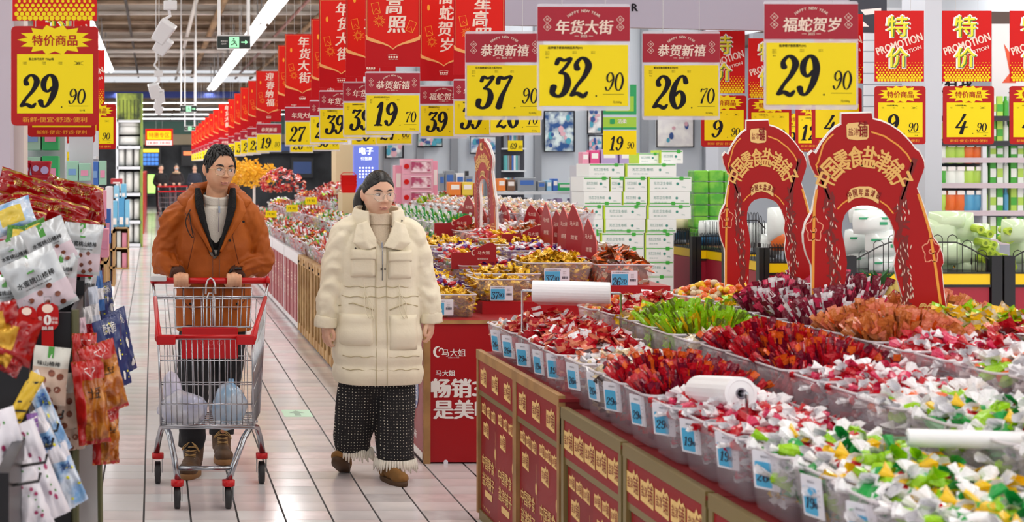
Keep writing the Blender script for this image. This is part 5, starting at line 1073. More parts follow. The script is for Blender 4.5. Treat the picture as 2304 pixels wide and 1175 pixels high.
q = MB(); p = P(787, 434, 17.0); q.bx(p.x-.11, p.x+.11, 16.8, 17.2, 0, p.z); tag(q.build('basket_stand', mat('beige_pier')), 'low stand under the stacked red baskets', 'stand')
# dark end wall screens and menu boards
scr = mat('screen_blue', rgb('3a6fc0'), .3, emit=.8); scr_y = mat('screen_yellow', rgb('e6c93a'), .3, emit=.8)
for (a0, a1, b0, b1, lab, kind_) in ((318, 362, 332, 375, 'blue menu screen on the dark end wall at the left', 0), (408, 440, 330, 373, 'dark screen with a red glow on the end wall left of the man', 1), (530, 585, 330, 350, 'long dark monitor above the golden flowers', 2), (590, 720, 320, 345, 'wide dark blue monitor row behind the price cards', 2), (655, 705, 355, 400, 'dark framed window with blue reflections on the end wall', 2), (330, 352, 390, 440, 'green and blue lit display by the far shoppers', 3)):
    a, b = P(a0, b1, 59.5), P(a1, b0, 59.5); w_, h = b.x-a.x, b.z-a.z; t = thing('wall_screen', lab, 'screen', (a.x, 59.5, a.z)); q = MB(); q.bx(0, w_, .02, .2, 0, h); c = q.build('casing', mat('screen_black', rgb('14161c'), .3), t)
    if kind_ == 0:
        for i in range(4):
            for j in range(3): q = MB(); q.bx(w_*(.1+.2*i), w_*(.27+.2*i), 0, .02, h*(.08+.22*j), h*(.25+.22*j)); q.build('picture_tile', scr, c)
        q = MB(); q.bx(w_*.1, w_*.9, 0, .02, h*.75, h*.92); q.build('yellow_strip', scr_y, c)
    elif kind_ == 1: q = MB(); q.bx(w_*.15, w_*.9, 0, .02, h*.55, h*.75); q.build('glow_strip', mat('screen_orange', rgb('d8683a'), .3, emit=1), c)
    elif kind_ == 2: q = MB(); q.bx(w_*.1, w_*.9, 0, .02, h*.2, h*.8); q.build('dim_panel', mat('screen_dim', rgb('243a66'), .2, emit=.3), c)
    else: q = MB(); q.bx(w_*.1, w_*.9, 0, .02, h*.1, h*.95); q.build('lit_panel', mat('screen_green', rgb('9fd96a'), .3, emit=.8), c)
# ================= TROLLEY =================
chrome = mat('chrome_wire', rgb('b9bcc2'), .22, 1); steel = mat('frame_steel', rgb('a9adb3'), .25, 1); tred = mat('trolley_red', rgb('c40e16'), .35, spec=.4); rub = mat('wheel_rubber', rgb('2a2a2c'), .5); gry = mat('wheel_grey', rgb('8a8c90'), .4)
TR = P(470, 1150, 7.0); TR.z = 0
t = thing('shopping_trolley', 'chrome wire shopping trolley with red handle pushed by the man', 'trolley', TR)
def T(px, py, d): return P(px, py, d)-TR
def bar(name, L_, r, m_, par=t, n=6, closed=False): return MB().tube([T(*p) for p in L_], r, n, closed=closed).build(name, m_, par, True)
bar('handle', [(342,632,7.8),(604,632,7.8)], .0165, tred, n=12)
q = MB(); a = T(348, 630, 7.79); q.box(a+Vector((.02, -.004, .008)), (.085, .035, .03)); q.build('coin_lock', mat('lock_white', rgb('d9dcdc'), .4), t, bevel=.005)
for a in ((344, 632), (602, 632)): q = MB(); q.ell(T(a[0], a[1], 7.8), (.014, .026, .026), 10, 8); q.build('handle_end', tred, t, True)
fr = lambda u, dz: None
# basket corners (px,py,d): near bottom/top, far bottom/top
NBL, NBR, NTL, NTR_ = T(362,958,7.1), T(570,958,7.1), T(357,762,7.02), T(568,762,7.02)
FBL, FBR, FTL, FTR = T(366,930,7.62), T(583,930,7.62), T(349,668,7.66), T(598,668,7.66)
lp = lambda a, b, u: a+(b-a)*u
def wires(name, A, B, C, D, nu, nv, r=.0024, rv=.0032):
    """panel A-B bottom, C-D top"""
    q = MB()
    for i in range(nu+1): q.tube([lp(A, B, i/nu), lp(C, D, i/nu)], r, 4)
    for j in range(nv+1): q.tube([lp(lp(A, C, j/nv), lp(B, D, j/nv), u) for u in (0, 1)], rv, 5)
    return q.build(name, chrome, t, True)
wires('front_grid', NBL, NBR, NTL, NTR_, 17, 4); wires('side_grid', NBL, FBL, NTL, FTL, 20, 5); wires('side_grid', NBR, FBR, NTR_, FTR, 20, 5)
wires('base_grid', NBL, NBR, FBL, FBR, 14, 6); wires('rear_gate', FBL, FBR, lp(FBL, FTL, .98), lp(FBR, FTR, .98), 12, 4)
q = MB(); q.tube([NTL, FTL, FTR, NTR_], .006, 6, closed=True); q.tube([NBL, FBL, FBR, NBR], .006, 6, closed=True); q.tube([NTL, NBL], .0055, 6); q.tube([NTR_, NBR], .0055, 6); q.tube([FTL, T(343,634,7.8)], .008, 6); q.tube([FTR, T(603,634,7.8)], .008, 6); q.tube([FBL, FTL], .0055, 6); q.tube([FBR, FTR], .0055, 6); q.build('basket_frame', chrome, t, True)
q = MB(); up = Vector((0,0,.0))
for (a, b) in ((NTL, FTL), (NTR_, FTR)):
    q.tube([a+Vector((0,-.012,0)), lp(a, b, .3)+Vector((0,0,.004)), lp(a, b, .97)], [.019, .012, .011], 8)
q.build('side_rail', tred, t, True)
q = MB(); a, b = NTL, NTR_
for (p_, sg) in ((a, 1), (b, -1)): q.box(p_+Vector((sg*.035, -.014, -.004)), (.09, .034, .046))
q.build('corner_bumper', tred, t, bevel=.006)
q = MB(); q.tube([a+Vector((0,-.012,.01)), b+Vector((0,-.012,.01))], .0095, 8); q.build('front_rail', tred, t, True)
# folded child seat
A_, B_, C_, D_ = T(396,735,7.5), T(562,735,7.5), T(391,648,7.6), T(567,648,7.6)
wires('seat_grid', A_, B_, C_, D_, 8, 2, .003); q = MB(); q.tube([A_, B_, D_, C_], .0045, 6, closed=True); a2 = T(396,648,7.6); q.tube([T(392,672,7.58), T(562,672,7.58)], .005, 6); q.build('seat_frame', chrome, t, True)
q = MB(); a, b = T(409, 808, 7.46), T(536, 738, 7.44); q.bx(a.x, b.x, a.y, a.y+.014, a.z, b.z); fl = q.build('seat_flap', tred, t, bevel=.006)
q = MB(); x, z = T(475, 775, 7.45).x, T(475, 772, 7.45).z
for k in (-.045, 0, .045): strip(q, [(x+k+.012*cos(i*.7), z+.012*sin(i*.7)) for i in range(10)], .003, a.y-.001)
text(q, '安全使用购物车', x, z-.03, a.y-.001, h=.008); q.build('flap_print', mat('flap_pink', rgb('d8606a'), .4), fl)
q = MB(); L_ = [(463,662,7.75),(464,640,7.76),(468,630,7.765),(474,626,7.765),(480,630,7.765),(484,640,7.76),(485,662,7.75)]; q.tube([T(*p) for p in L_], .005, 6); L_ = [(465,735,7.5),(465,672,7.6),(470,660,7.62),(478,660,7.62),(483,672,7.6),(483,735,7.5)]; q.tube([T(*p) for p in L_], .0042, 6); q.build('lift_loop', mat('loop_white', rgb('d9dbde'), .3, .6), t, True)
# chassis
bar('leg_tube', [(352,1020,7.62),(358,985,7.6),(364,962,7.45),(372,958,7.3),(381,978,7.2),(392,1030,7.12),(400,1080,7.08)], .0155, steel, n=10)
bar('leg_tube', [(591,1020,7.62),(585,985,7.6),(578,962,7.45),(566,958,7.3),(549,985,7.2),(530,1035,7.12),(515,1080,7.08)], .0155, steel, n=10)
bar('cross_tube', [(402,1054,7.1),(522,1054,7.1)], .011, steel, n=8); bar('base_bar', [(364,962,7.12),(572,962,7.12)], .0085, steel, n=8); bar('base_bar', [(364,948,7.5),(580,948,7.5)], .0075, steel, n=8)
for (px, py, d, k) in ((399,1083,7.06,1.0), (514,1083,7.06,1.0), (355,1022,7.62,.98), (589,1022,7.62,.98)):
    s_ = T(px, py, d); gz = -s_.z; q = MB(); q.tube([s_+Vector((0,0,.006)), s_+Vector((0,0,-.022))], .031, 14); q.build('caster_cap', tred, t, True)
    q = MB(); wr = .058; c = s_+Vector((0, .02, 0)); c.z = wr
    for sg in (-1, 1):
        q.prism([(-.035,0),(.035,0),(.03,-.03),(.018,-.075),(-.018,-.075),(-.03,-.03)], 0, .003, M=Matrix.Translation(s_+Vector((sg*.024, .008, -.02))) @ Matrix.Rotation(pi/2, 4, 'Z'))
    q.build('caster_fork', gry, t)
    w_ = MB(); w_.tube([c+Vector((-.015,0,0)), c+Vector((-.012,0,0)), c+Vector((.012,0,0)), c+Vector((.015,0,0))], [wr-.006, wr, wr, wr-.006], 22); wh = w_.build('wheel', rub, t, True); w2 = MB(); w2.tube([c+Vector((-.017,0,0)), c+Vector((.017,0,0))], .022, 12); w2.build('hub', gry, wh)
# goods in the trolley
def blob(name, label, cat, c, r, m_, seed, crump=.25, n=26, part='skin'):
    q = MB(); q.ell((0,0,0), r, n, n//2+4); q.v = [tuple(Vector(v)*(1+crump*mnoise.noise(Vector(v)*9+Vector((seed,)*3))+crump*.5*mnoise.noise(Vector(v)*26+Vector((seed,)*3)))) for v in q.v]
    o = q.build(name, m_, None, True, c); tag(o, label, cat); return o
bagw = mat('thin_bag', rgb('e6e6ee'), .2, alpha=.72, coat=.3, bump=.6, bscale=16, rgb2=rgb('c9cdea'), scale=9)
blob('shopping_bag', 'crumpled white plastic bag lying left in the trolley', 'bag', P(410, 920, 7.3), (.12, .14, .085), bagw, 3); blob('shopping_bag', 'smaller upright white wrapped pack in the trolley left corner', 'bag', P(388, 880, 7.45), (.05, .07, .1), mat('wrap_lilac', rgb('d9d6ea'), .3, coat=.3, bump=.5, bscale=20), 9)
blob('shopping_bag', 'pale blue knotted plastic bag holding a bottle, right in the trolley', 'bag', P(516, 915, 7.35), (.085, .09, .115), mat('thin_bag_blue', rgb('a9cfee'), .15, alpha=.7, coat=.4, bump=.5, bscale=16, rgb2=rgb('dfeaf6'), scale=8), 17, .2)
q = MB(); q.loft([[(r_*cos(a*pi/6), r_*sin(a*pi/6), z_) for a in range(12)] for r_, z_ in ((.045,0),(.05,.02),(.05,.1),(.046,.105),(.05,.11),(.05,.17),(.03,.2),(.014,.215),(.014,.235))]); o = q.build('water_bottle', mat('bottle_blue', rgb('8cc0ea'), .1, alpha=.6, coat=.5), None, True, P(520, 958, 7.36)); tag(o, 'clear blue water bottle inside the knotted bag in the trolley', 'bottle')

# ================= PEOPLE =================
def rem(mb, name, m_, parent, vox=.006, sm=6, fac=.5, disp=None):
    o = mb.build(name, m_, parent, True); r = o.modifiers.new('r', 'REMESH'); r.mode = 'VOXEL'; r.voxel_size = vox; r.use_smooth_shade = True
    s_ = o.modifiers.new('s', 'SMOOTH'); s_.factor = fac; s_.iterations = sm; return o
def limb(mb, pts, rad, n=18, wr=0, freq=30, seed=0, sub=8, flat=1.0):
    """tapering tube through joints, with optional cloth folds"""
    L_ = smooth_pts([tuple(p)+((r,) if not isinstance(r, tuple) else r) for p, r in zip(pts, rad)], sub); rings = []; up = None; N = len(L_)
    for i, (x, y, z, r) in enumerate(L_):
        p = Vector((x, y, z)); a = Vector(L_[max(i-1, 0)][:3]); b = Vector(L_[min(i+1, N-1)][:3]); tt = (b-a).normalized()
        if up is None: up = Vector((0,1,0)) if abs(tt.y) < .9 else Vector((1,0,0))
        u = (up-tt*up.dot(tt)).normalized(); v = tt.cross(u); up = u; ring = []
        for k in range(n):
            an = 2*pi*k/n; q_ = p+(u*cos(an)*flat+v*sin(an))*r
            if wr:
                f = mnoise.noise(Vector((q_.x*12+seed, q_.y*12, q_.z*freq+2.2*sin(an+seed))))+.5*mnoise.noise(Vector((q_.x*30, q_.y*30+seed, q_.z*freq*1.6)))
                q_ = p+(u*cos(an)*flat+v*sin(an))*(r+wr*f)
            ring.append(q_)
        rings.append(ring)
    mb.loft(rings); return mb
skin_m = mat('skin_man', rgb('e0ae8c'), .5, spec=.35, rgb2=rgb('d89f7c'), scale=14); skin_w = mat('skin_woman', rgb('edc6aa'), .48, spec=.35, rgb2=rgb('e6b498'), scale=14)
hair_m = mat('hair_black', rgb('14120f'), .4, spec=.5); eyew = mat('eye_white', rgb('e6e0da'), .25); eyeb = mat('eye_dark', rgb('1c120c'), .15); lipm = mat('lip_rose', rgb('b8776a'), .45); lipw = mat('lip_pink', rgb('c9837a'), .4); mouthm = mat('mouth_line', rgb('6a342c'), .6)
def head(mb, M, a=.074, b=.095, c=.12, full=0):
    nu, nv = 48, 36; vs = []; fs = []
    def pt(az, el):
        nx, ny, nz = cos(el)*sin(az), -cos(el)*cos(az), sin(el); t_ = max(0, -nz)
        x = a*nx*(1-(.30-.12*full)*t_**1.4); x = math.copysign(abs(x/a)**.93*a, x); y = b*ny*(1-(.42*t_ if ny > 0 else .0)); 
        if ny < 0: y = -b*(abs(ny)**.82)*.97
        z = c*nz
        if ny < 0:
            for sx in (-1, 1): y += .0095*math.exp(-(((x-sx*.031)/.017)**2+((z-.004)/.011)**2)); y -= (.004+.004*full)*math.exp(-(((x-sx*.04)/.022)**2+((z+.035)/.026)**2)); y -= .0035*math.exp(-(((x-sx*.03)/.022)**2+((z-.026)/.008)**2))
            y += .003*math.exp(-((x/.03)**2+((z+.048)/.007)**2)); y += .004*math.exp(-((x/.022)**2+((z+.086)/.008)**2)); y -= .005*math.exp(-((x/.026)**2+((z+.104)/.014)**2)); y -= .003*math.exp(-((x/.026)**2+((z+.067)/.012)**2))
        return (x, y, z)
    vs.append(pt(0, -pi/2))
    for j in range(1, nv):
        for i in range(nu): vs.append(pt(2*pi*i/nu, -pi/2+pi*j/nv))
    vs.append(pt(0, pi/2))
    for i in range(nu):
        l = (i+1) % nu; fs.append((0, 1+l, 1+i))
        for j in range(nv-2): k = 1+j*nu; fs.append((k+i, k+l, k+nu+l, k+nu+i))
        fs.append((1+(nv-2)*nu+i, 1+(nv-2)*nu+l, len(vs)-1))
    mb.add(vs, fs, 0, M)
    q = MB(); q.tube([(0,-b*.86,.014), (0,-b*.98,-.004), (0,-b*1.07,-.022), (0,-b*1.08,-.033)], [.006, .0075, .0095, .008], 10); q.ell((0,-b*1.1,-.029), (.0105,.0095,.009), 10, 8)
    for sx in (-1, 1): q.ell((sx*.0115,-b*1.01,-.032), (.0078,.009,.007), 8, 6); q.ell((sx*.031,-.071-(b-.09)*.93,.0118), (.0175,.0115,.0052), 10, 6); q.ell((sx*.031,-.070-(b-.09)*.93,-.008), (.016,.0105,.0035), 10, 6); q.ell((sx*a*1.0, .012, -.008), (.009,.019,.031), 8, 8); q.ell((sx*(a*1.0+.007), .018, .0), (.005,.016,.024), 8, 8)
    q.ell((0,-b*.965,-.064), (.021,.008,.0052), 12, 6); q.ell((0,-b*.955,-.0725), (.018,.008,.0058), 12, 6)
    mb.add(q.v, q.f, 0, M)
def face_parts(par, M, b, look=.004, lip=lipm, brow=.0042, lid=0, smile=.003):
    for sx in (-1, 1):
        ey = lambda y: y-(b-.09)*.93; q = MB(); q.ell((sx*.031,ey(-.0705),.002), (.0148,.0118,.0076), 14, 8, M=M); e = q.build('eye', eyew, par, True)
        q = MB(); q.ell((sx*.031+look,ey(-.0785),.0015), (.0056,.0044,.0058), 10, 8, M=M); q.build('iris', eyeb, e, True)
        q = MB(); pts = [(sx*x_, ey(y_), z_) for x_, y_, z_ in ((.0155, -.0795, .0035), (.023, -.0835, .0082), (.031, -.0842, .0098), (.039, -.081, .0085), (.0465, -.075, .0045))]; q.tube(smooth_pts(pts, 4), .0011, 5, 0); q.v = [tuple(M @ Vector(v)) for v in q.v]; q.build('eyelash_line', hair_m, par, True)
        q = MB(); pts = smooth_pts([(sx*.014, ey(-.0905), .0225), (sx*.028, ey(-.0905), .0275), (sx*.042, ey(-.082), .028), (sx*.053, ey(-.071), .0225)], 5); n = len(pts); q.tube(pts, [brow*(.35+.65*sin(pi*min(1, (i+2)/(n*.9))))+.0003 for i in range(n)], 6); q.v = [tuple(M @ Vector(v)) for v in q.v]; q.build('eyebrow', hair_m, par, True)
    q = MB()
    q.tube(smooth_pts([(-.0235,-b*.915,-.0655+smile),(-.012,-b*.995,-.0655),(-.004,-b*1.035,-.0625),(0,-b*1.03,-.0638),(.004,-b*1.035,-.0625),(.012,-b*.995,-.0655),(.0235,-b*.915,-.0655+smile)], 4), [.0008]+[.0024]*23+[.0008], 6)
    q.tube(smooth_pts([(-.020,-b*.925,-.070+smile*.6),(-.01,-b*1.0,-.0725),(0,-b*1.02,-.0735),(.01,-b*1.0,-.0725),(.020,-b*.925,-.070+smile*.6)], 5), [.0008]+[.0034]*19+[.0008], 6); q.v = [tuple(M @ Vector(v)) for v in q.v]; q.build('lips', lip, par, True)
    q = MB(); q.tube(smooth_pts([(-.0235,-b*.935,-.0668+smile),(0,-b*1.065,-.0682),(.0235,-b*.935,-.0668+smile)], 6), .0009, 5); q.v = [tuple(M @ Vector(v)) for v in q.v]; q.build('mouth_line', mouthm, par, True)
def glasses(par, M, m_, r=.0235, z=-.002, sq=.8):
    g_ = None; q = MB()
    def lens(sx): return [(sx*.033+r*1.08*math.copysign(abs(cos(a))**sq, cos(a)), -.103-.0*abs(a)+.012*abs(cos(a))*(1 if cos(a)*sx > 0 else 0), z-.004+r*.92*math.copysign(abs(sin(a))**sq, sin(a))) for a in [2*pi*i/28 for i in range(28)]]
    for sx in (-1, 1): q.tube(lens(sx), .0011, 5, closed=True); q.tube([(sx*.058,-.09,z+.006),(sx*.07,-.082,z+.006),(sx*.079,-.03,z+.004),(sx*.081,.01,z+.002),(sx*.08,.03,z-.012)], .0012, 5); q.tube([(sx*.010,-.1,z-.004),(sx*.013,-.094,z-.01)], .0013, 5)
    q.tube([(-.0085,-.104,z+.004),(0,-.107,z+.008),(.0085,-.104,z+.004)], .0012, 5)
    q.v = [tuple(M @ Vector(v)) for v in q.v]; f_ = q.build('glasses', m_, par, True)
    for sx in (-1, 1): q = MB(); q.add([tuple(M @ Vector(v)) for v in lens(sx)], [tuple(range(28))]); q.build('lens', mat('lens_clear', rgb('f4f4f8'), .05, alpha=.1, spec=.8), f_)
def hair(par, M, a, b, c, line, tufts, seed, lift=1.06, long=False, name='hair'):
    """scalp shell above the hairline line(az) plus combed locks"""
    rnd = random.Random(seed); q = MB(); nu, nv = 64, 40
    P_ = lambda az, el, k: Vector((a*cos(el)*sin(az)*k, -b*cos(el)*cos(az)*k*(1 if cos(az) > 0 else 1.03), c*sin(el)*k))
    idx = {}
    for j in range(nv+1):
        for i in range(nu):
            az = -pi+2*pi*i/nu; e0 = line(az); el = e0+(pi/2-e0)*j/nv; k = lift+.012*mnoise.noise(Vector((az*9, el*3, seed)))-.05*max(0, 1-j/2.5); idx[j, i] = len(q.v); q.v.append(tuple(M @ P_(az, el, k)))
    for j in range(nv):
        for i in range(nu): l = (i+1) % nu; q.f.append((idx[j,i], idx[j,l], idx[j+1,l], idx[j+1,i])); q.m.append(0)
    for k in range(tufts):
        az, el, daz, dl, r, kk = line.lock(rnd) if hasattr(line, 'lock') else (0,)*6
        pts = []
        for s_ in range(5): f_ = s_/4; pts.append(M @ P_(az+daz*f_, el+dl*f_, kk+.018*sin(pi*f_)))
        q.tube(pts, [r*.5, r, r, r*.8, r*.15], 5)
    return q.build(name, hair_m, par, True)
class LineM:          # short cut: fringe swept to one side, sideburns, tapered nape
    def __call__(s, az): x = abs(az); return .66 if x < .45 else .66-(x-.45)*.95 if x < 1.1 else .04-(x-1.1)*.1-(.18 if 1.25 < x < 1.5 else 0) if x < 1.6 else -.1-(x-1.6)*.25
    def lock(s, r):
        az = r.uniform(-pi, pi)
        if abs(az) < .9: return az, r.uniform(.74, 1.25), r.uniform(.05, .3)*(1), r.uniform(-.2, -.08), r.uniform(.004, .006), r.uniform(1.06, 1.12)
        return az, r.uniform(s(az)+.25, 1.3), r.uniform(-.1, .15), -r.uniform(.2, .35), r.uniform(.0035, .0055), r.uniform(1.05, 1.1)
class LineW:          # drawn back to a ponytail
    def __call__(s, az): x = abs(az); return .62 if x < .3 else .62-(x-.3)*.5 if x < 1.05 else .245-(x-1.05)*.55 if x < 1.5 else 0-(x-1.5)*.4
    def lock(s, r):
        az = r.choice((-1, 1))*r.uniform(.05, 1.6); return az, s(az)+r.uniform(0.02, .5), (1 if az > 0 else -1)*r.uniform(.6, 1.2), r.uniform(.15, .6), r.uniform(.002, .0038), r.uniform(1.03, 1.055)
def shell(mb, zs, fn, gap, th=.018, n=44, wr=.006, seed=0):
    """a coat body open at the front: fn(z) gives centre x,y, half width, half depth; gap(z) the half opening in metres"""
    out, inn = [], []
    for z in zs:
        cx, cy, a, b, p = fn(z); g_ = math.asin(min(.95, gap(z)/a)) if gap(z) > 0 else .004; ro, ri = [], []
        for k in range(n+1):
            an = g_+(2*pi-2*g_)*k/n; x = a*math.copysign(abs(sin(an))**p, sin(an)); y = -b*math.copysign(abs(cos(an))**p, cos(an)); w_ = wr*(mnoise.noise(Vector((x*9+seed, y*9, z*7)))+.6*mnoise.noise(Vector((x*20, y*20+seed, z*16))))
            l = math.hypot(x, y); ro.append(Vector((cx+x*(1+w_/l), cy+y*(1+w_/l), z))); ri.append(Vector((cx+x*(1-th/l), cy+y*(1-th/l), z)))
        out.append(ro); inn.append(ri)
    rings = [o_+i_[::-1] for o_, i_ in zip(out, inn)]; mb.loft(rings); return mb
def hand_grip(mb, x, y, z, side, s=1.0):
    """a hand closed over a bar that runs along x at y,z; side=+1 when the thumb is towards +x"""
    mb.ell((x, y+.034, z+.016), (.041*s, .04*s, .022*s), 14, 10)
    for i in range(4):
        fx = x+(-.031+i*.0205)*s*side*-1; r = (.0092, .0098, .0096, .0084)[i]*s; dz = (0, .003, .002, -.004)[i]
        limb(mb, [(fx, y+.03, z+.022+dz), (fx, y+.002, z+.031+dz), (fx, y-.025, z+.022+dz), (fx, y-.032, z-.002+dz), (fx, y-.018, z-.024+dz), (fx, y+.004, z-.026)], [r*1.05, r*1.12, r*1.08, r, r*.95, r*.8], 10, sub=3)
    limb(mb, [(x+side*.03, y+.045, z+.008), (x+side*.046, y+.02, z-.006), (x+side*.036, y-.004, z-.026), (x+side*.014, y-.016, z-.031)], [.014, .0125, .011, .009], 10, sub=3)
def hand_hang(mb, w, side, s=1.0, turn=0):
    """relaxed hand hanging from the wrist w: palm towards the thigh, fingers curled"""
    M = Matrix.Translation(w) @ Matrix.Rotation(turn, 4, 'Z'); q = MB(); q.ell((0,0,-.045), (.0185*s,.038*s,.048*s), 14, 10)
    for i in range(4):
        fy = (-.028+i*.019)*s; r = (.0088, .0094, .009, .0078)[i]; L_ = (.062, .07, .065, .05)[i]*s; c = side*-1
        limb(q, [(0, fy, -.07), (c*.004, fy*1.05, -.088), (c*.012, fy*1.03, -.088-L_*.35), (c*.026, fy, -.088-L_*.58), (c*.034, fy*.98, -.088-L_*.5)], [r*1.1, r*1.08, r, r*.92, r*.75], 10, sub=3)
    limb(q, [(0,-.024,-.02), (side*-.012,-.046,-.045), (side*-.016,-.05,-.072), (side*-.014,-.042,-.094)], [.014, .012, .0105, .008], 10, sub=3)
    mb.add(q.v, q.f, 0, M)
# ---------------- the man ----------------
MR = Vector(((478-345)/412, 8.0, 0)); man = thing('person', 'man in a rust-brown parka, glasses and cream sweater pushing a trolley', 'person', MR)
HM = Matrix.Translation((.033, -.07, 1.635)) @ Matrix.Rotation(R(20), 4, 'Z') @ Matrix.Rotation(R(3), 4, 'Y') @ Matrix.Rotation(R(4), 4, 'X')
q = MB(); head(q, HM, .077, .097, .128); limb(q, [(.03,-.045,1.57), (.02,-.02,1.5), (.01,0,1.43), (.0,.0,1.35)], [.056,.058,.062,.09], 20)
hb = T(407, 632, 7.8)+TR-MR; hc = T(527, 632, 7.8)+TR-MR
q.ell((0,.0,1.2), (.15,.1,.26), 20, 12); q.ell((0,.0,.93), (.15,.11,.14), 16, 10); limb(q, [(-.15,0,1.38),(0,0,1.42),(.15,0,1.38)], [.06,.07,.06], 12)
for sx, h_ in ((-1, hb), (1, hc)):
    limb(q, [(sx*.17,0,1.38), (sx*.235,.0,1.12), (h_.x+sx*.03, h_.y+.12, h_.z+.03), (h_.x, h_.y+.04, h_.z+.016)], [.05,.042,.032,.026], 14); hand_grip(q, h_.x, h_.y, h_.z, -sx, 1.02)
fl_, fr_ = (P(432, 1062, 7.85)-MR), (P(500, 1040, 8.2)-MR)
for sx, f_ in ((-1, fl_), (1, fr_)): limb(q, [(sx*.085,.0,.9), (sx*.085+(f_.x-sx*.085)*.4, f_.y*.45-.03, .5), (f_.x, f_.y+.05, .1), (f_.x, f_.y+.045, .05)], [.09,.05,.02,.02], 14)
body = rem(q, 'body', skin_m, man, .0042, 3)
face_parts(body, HM, .097, .0045, smile=.004); glasses(body, HM, mat('glasses_gold', rgb('c9b48c'), .2, .9), .0235)
hair(body, HM, .077, .097, .128, LineM(), 460, 4, 1.07)
# sweater
swm = mat('sweater_cream', rgb('e2dccf'), .85, bump=.25, bscale=160); q = MB()
shell(q, [.95+.05*i for i in range(10)]+[1.43], lambda z: (.005+.01*(z-.9), -.01, .155+.01*(1.2-abs(z-1.2)) if z < 1.36 else .155-(z-1.36)*.75, .105, 1), lambda z: 0, .02)
limb(q, [(.012,-.012,1.38), (.018,-.02,1.43), (.022,-.032,1.478)], [.105,.078,.071], 24); sw = rem(q, 'sweater', swm, man, .006, 4)
q = MB(); limb(q, [(.02,-.025,1.455), (.022,-.033,1.492)], [.078,.074], 24); q.build('sweater_collar', swm, sw, True)
q = MB(); q.tube([(.03,-.113,1.48), (.03,-.118,1.44), (.028,-.135,1.38), (.026,-.136,1.30)], .0022, 5); q.box((.031,-.12,1.42), (.012,.006,.035)); q.build('zip', steel, sw)
# black fleece lining lapels
blackf = mat('fleece_black', rgb('0e0e10'), .95, bump=.6, bscale=120)
vgap = lambda z: 0 if z < 1.17 else min(.108, (z-1.17)*.42+.012)
tors = lambda z: (.004, .0, .205 if z < 1.3 else .205-(z-1.3)*.35, .145 if z < 1.2 else .15-(z-1.2)*.12, .86)
q = MB(); shell(q, [1.2+.03*i for i in range(12)], lambda z: (.012, .004, tors(z)[2]-.03-(max(0, z-1.4)*.45), tors(z)[3]-.022, .9), lambda z: max(0, vgap(z)-.04), .024, wr=.004); rem(q, 'fleece_lining', blackf, man, .007, 6)
# parka
rust = mat('parka_rust', rgb('b05a14'), .62, spec=.3, bump=.12, bscale=60, rgb2=rgb('a04e10'), scale=5); q = MB()
shell(q, [.76+.03*i for i in range(22)]+[1.425], tors, vgap, .02, wr=.012, seed=2)
for sx, h_ in ((-1, hb), (1, hc)):
    limb(q, [(sx*.1,.0,1.40), (sx*.185,.0,1.37), (sx*.24,.012,1.24), (sx*.262,.0,1.125), (h_.x+sx*.075, h_.y+.13, h_.z+.085), (h_.x+sx*.02, h_.y+.075, h_.z+.035)], [.075,.084,.074,.071,.06,.046], 26, wr=.02, freq=26, seed=sx*3)
pk_ = rem(q, 'parka', rust, man, .0065, 3)
q = MB()           # hood lying round the neck
for k, (rr, zz, th_) in enumerate(((.14, 1.465, .034), (.16, 1.44, .04), (.115, 1.5, .026))):
    pts = [(.012+rr*sin(a)*1.02, .012-rr*cos(a)*.85, zz+.045*(1-cos(a))*.5) for a in [.75+i*(2*pi-1.5)/20 for i in range(21)]]; limb(q, pts, [.02]+[th_]*19+[.02], 12, wr=.008, seed=k, sub=2)
rem(q, 'hood', rust, pk_, .006, 3)
for sx in (-1, 1):      # standing lapels folded open
    q = MB(); o_ = []
    for z, xi, xo, y in ((1.20, .012, .03, -.158), (1.28, .045, .075, -.163), (1.36, .078, .13, -.158), (1.42, .098, .165, -.14), (1.475, .105, .15, -.11), (1.51, .1, .125, -.07)):
        o_.append([Vector((.012+sx*xi, y, z)), Vector((.012+sx*(xi+xo)/2, y-.018, z-.004)), Vector((.012+sx*xo, y-.008, z-.012)), Vector((.012+sx*xo, y+.014, z-.012)), Vector((.012+sx*xi, y+.016, z))])
    q.loft(o_); rem(q, 'lapel', rust, pk_, .005, 3)
    q = MB(); o_ = []
    for z, xi, xo, y in ((1.17, .0, .012, -.158), (1.28, .03, .052, -.166), (1.36, .05, .086, -.166), (1.43, .062, .108, -.15), (1.49, .07, .112, -.12), (1.535, .08, .11, -.075)):
        o_.append([Vector((.012+sx*xi, y+.004, z)), Vector((.012+sx*(xi+xo)/2, y-.016, z)), Vector((.012+sx*xo, y-.002, z)), Vector((.012+sx*xo, y+.02, z)), Vector((.012+sx*xi, y+.022, z))])
    q.loft(o_); rem(q, 'fleece_lapel', blackf, pk_, .005, 2)
seam = mat('seam_dark', rgb('6e3208'), .7); dkb = mat('snap_dark', rgb('1c1512'), .35, .5)
q = MB()
for x in (-.006, .03): q.tube([(x+.0, -.163, 1.17), (x, -.166, 1.0), (x, -.164, .77)], .003, 5)
q.build('placket_seam', seam, pk_, True)
for sx in (-1, 1):
    q = MB(); pts = [(sx*.055, -.166, 1.02), (sx*.165, -.138, 1.035), (sx*.165, -.14, .93), (sx*.12, -.162, .885), (sx*.055, -.17, .90)]; q.tube(pts, .0035, 5, closed=True); q.tube([(sx*.055,-.168,1.0), (sx*.165,-.14,1.01)], .003, 5); q.build('flap_pocket_seam', seam, pk_, True)
    q = MB(); q.tube([(sx*.125,-.158,.915), (sx*.125,-.166,.915)], .008, 8); q.build('snap', dkb, pk_); q = MB(); q.tube([(sx*.15,-.12,1.4), (sx*.1,-.155,1.28), (sx*.14,-.145,1.1)], .0025, 5); q.build('panel_seam', seam, pk_, True)
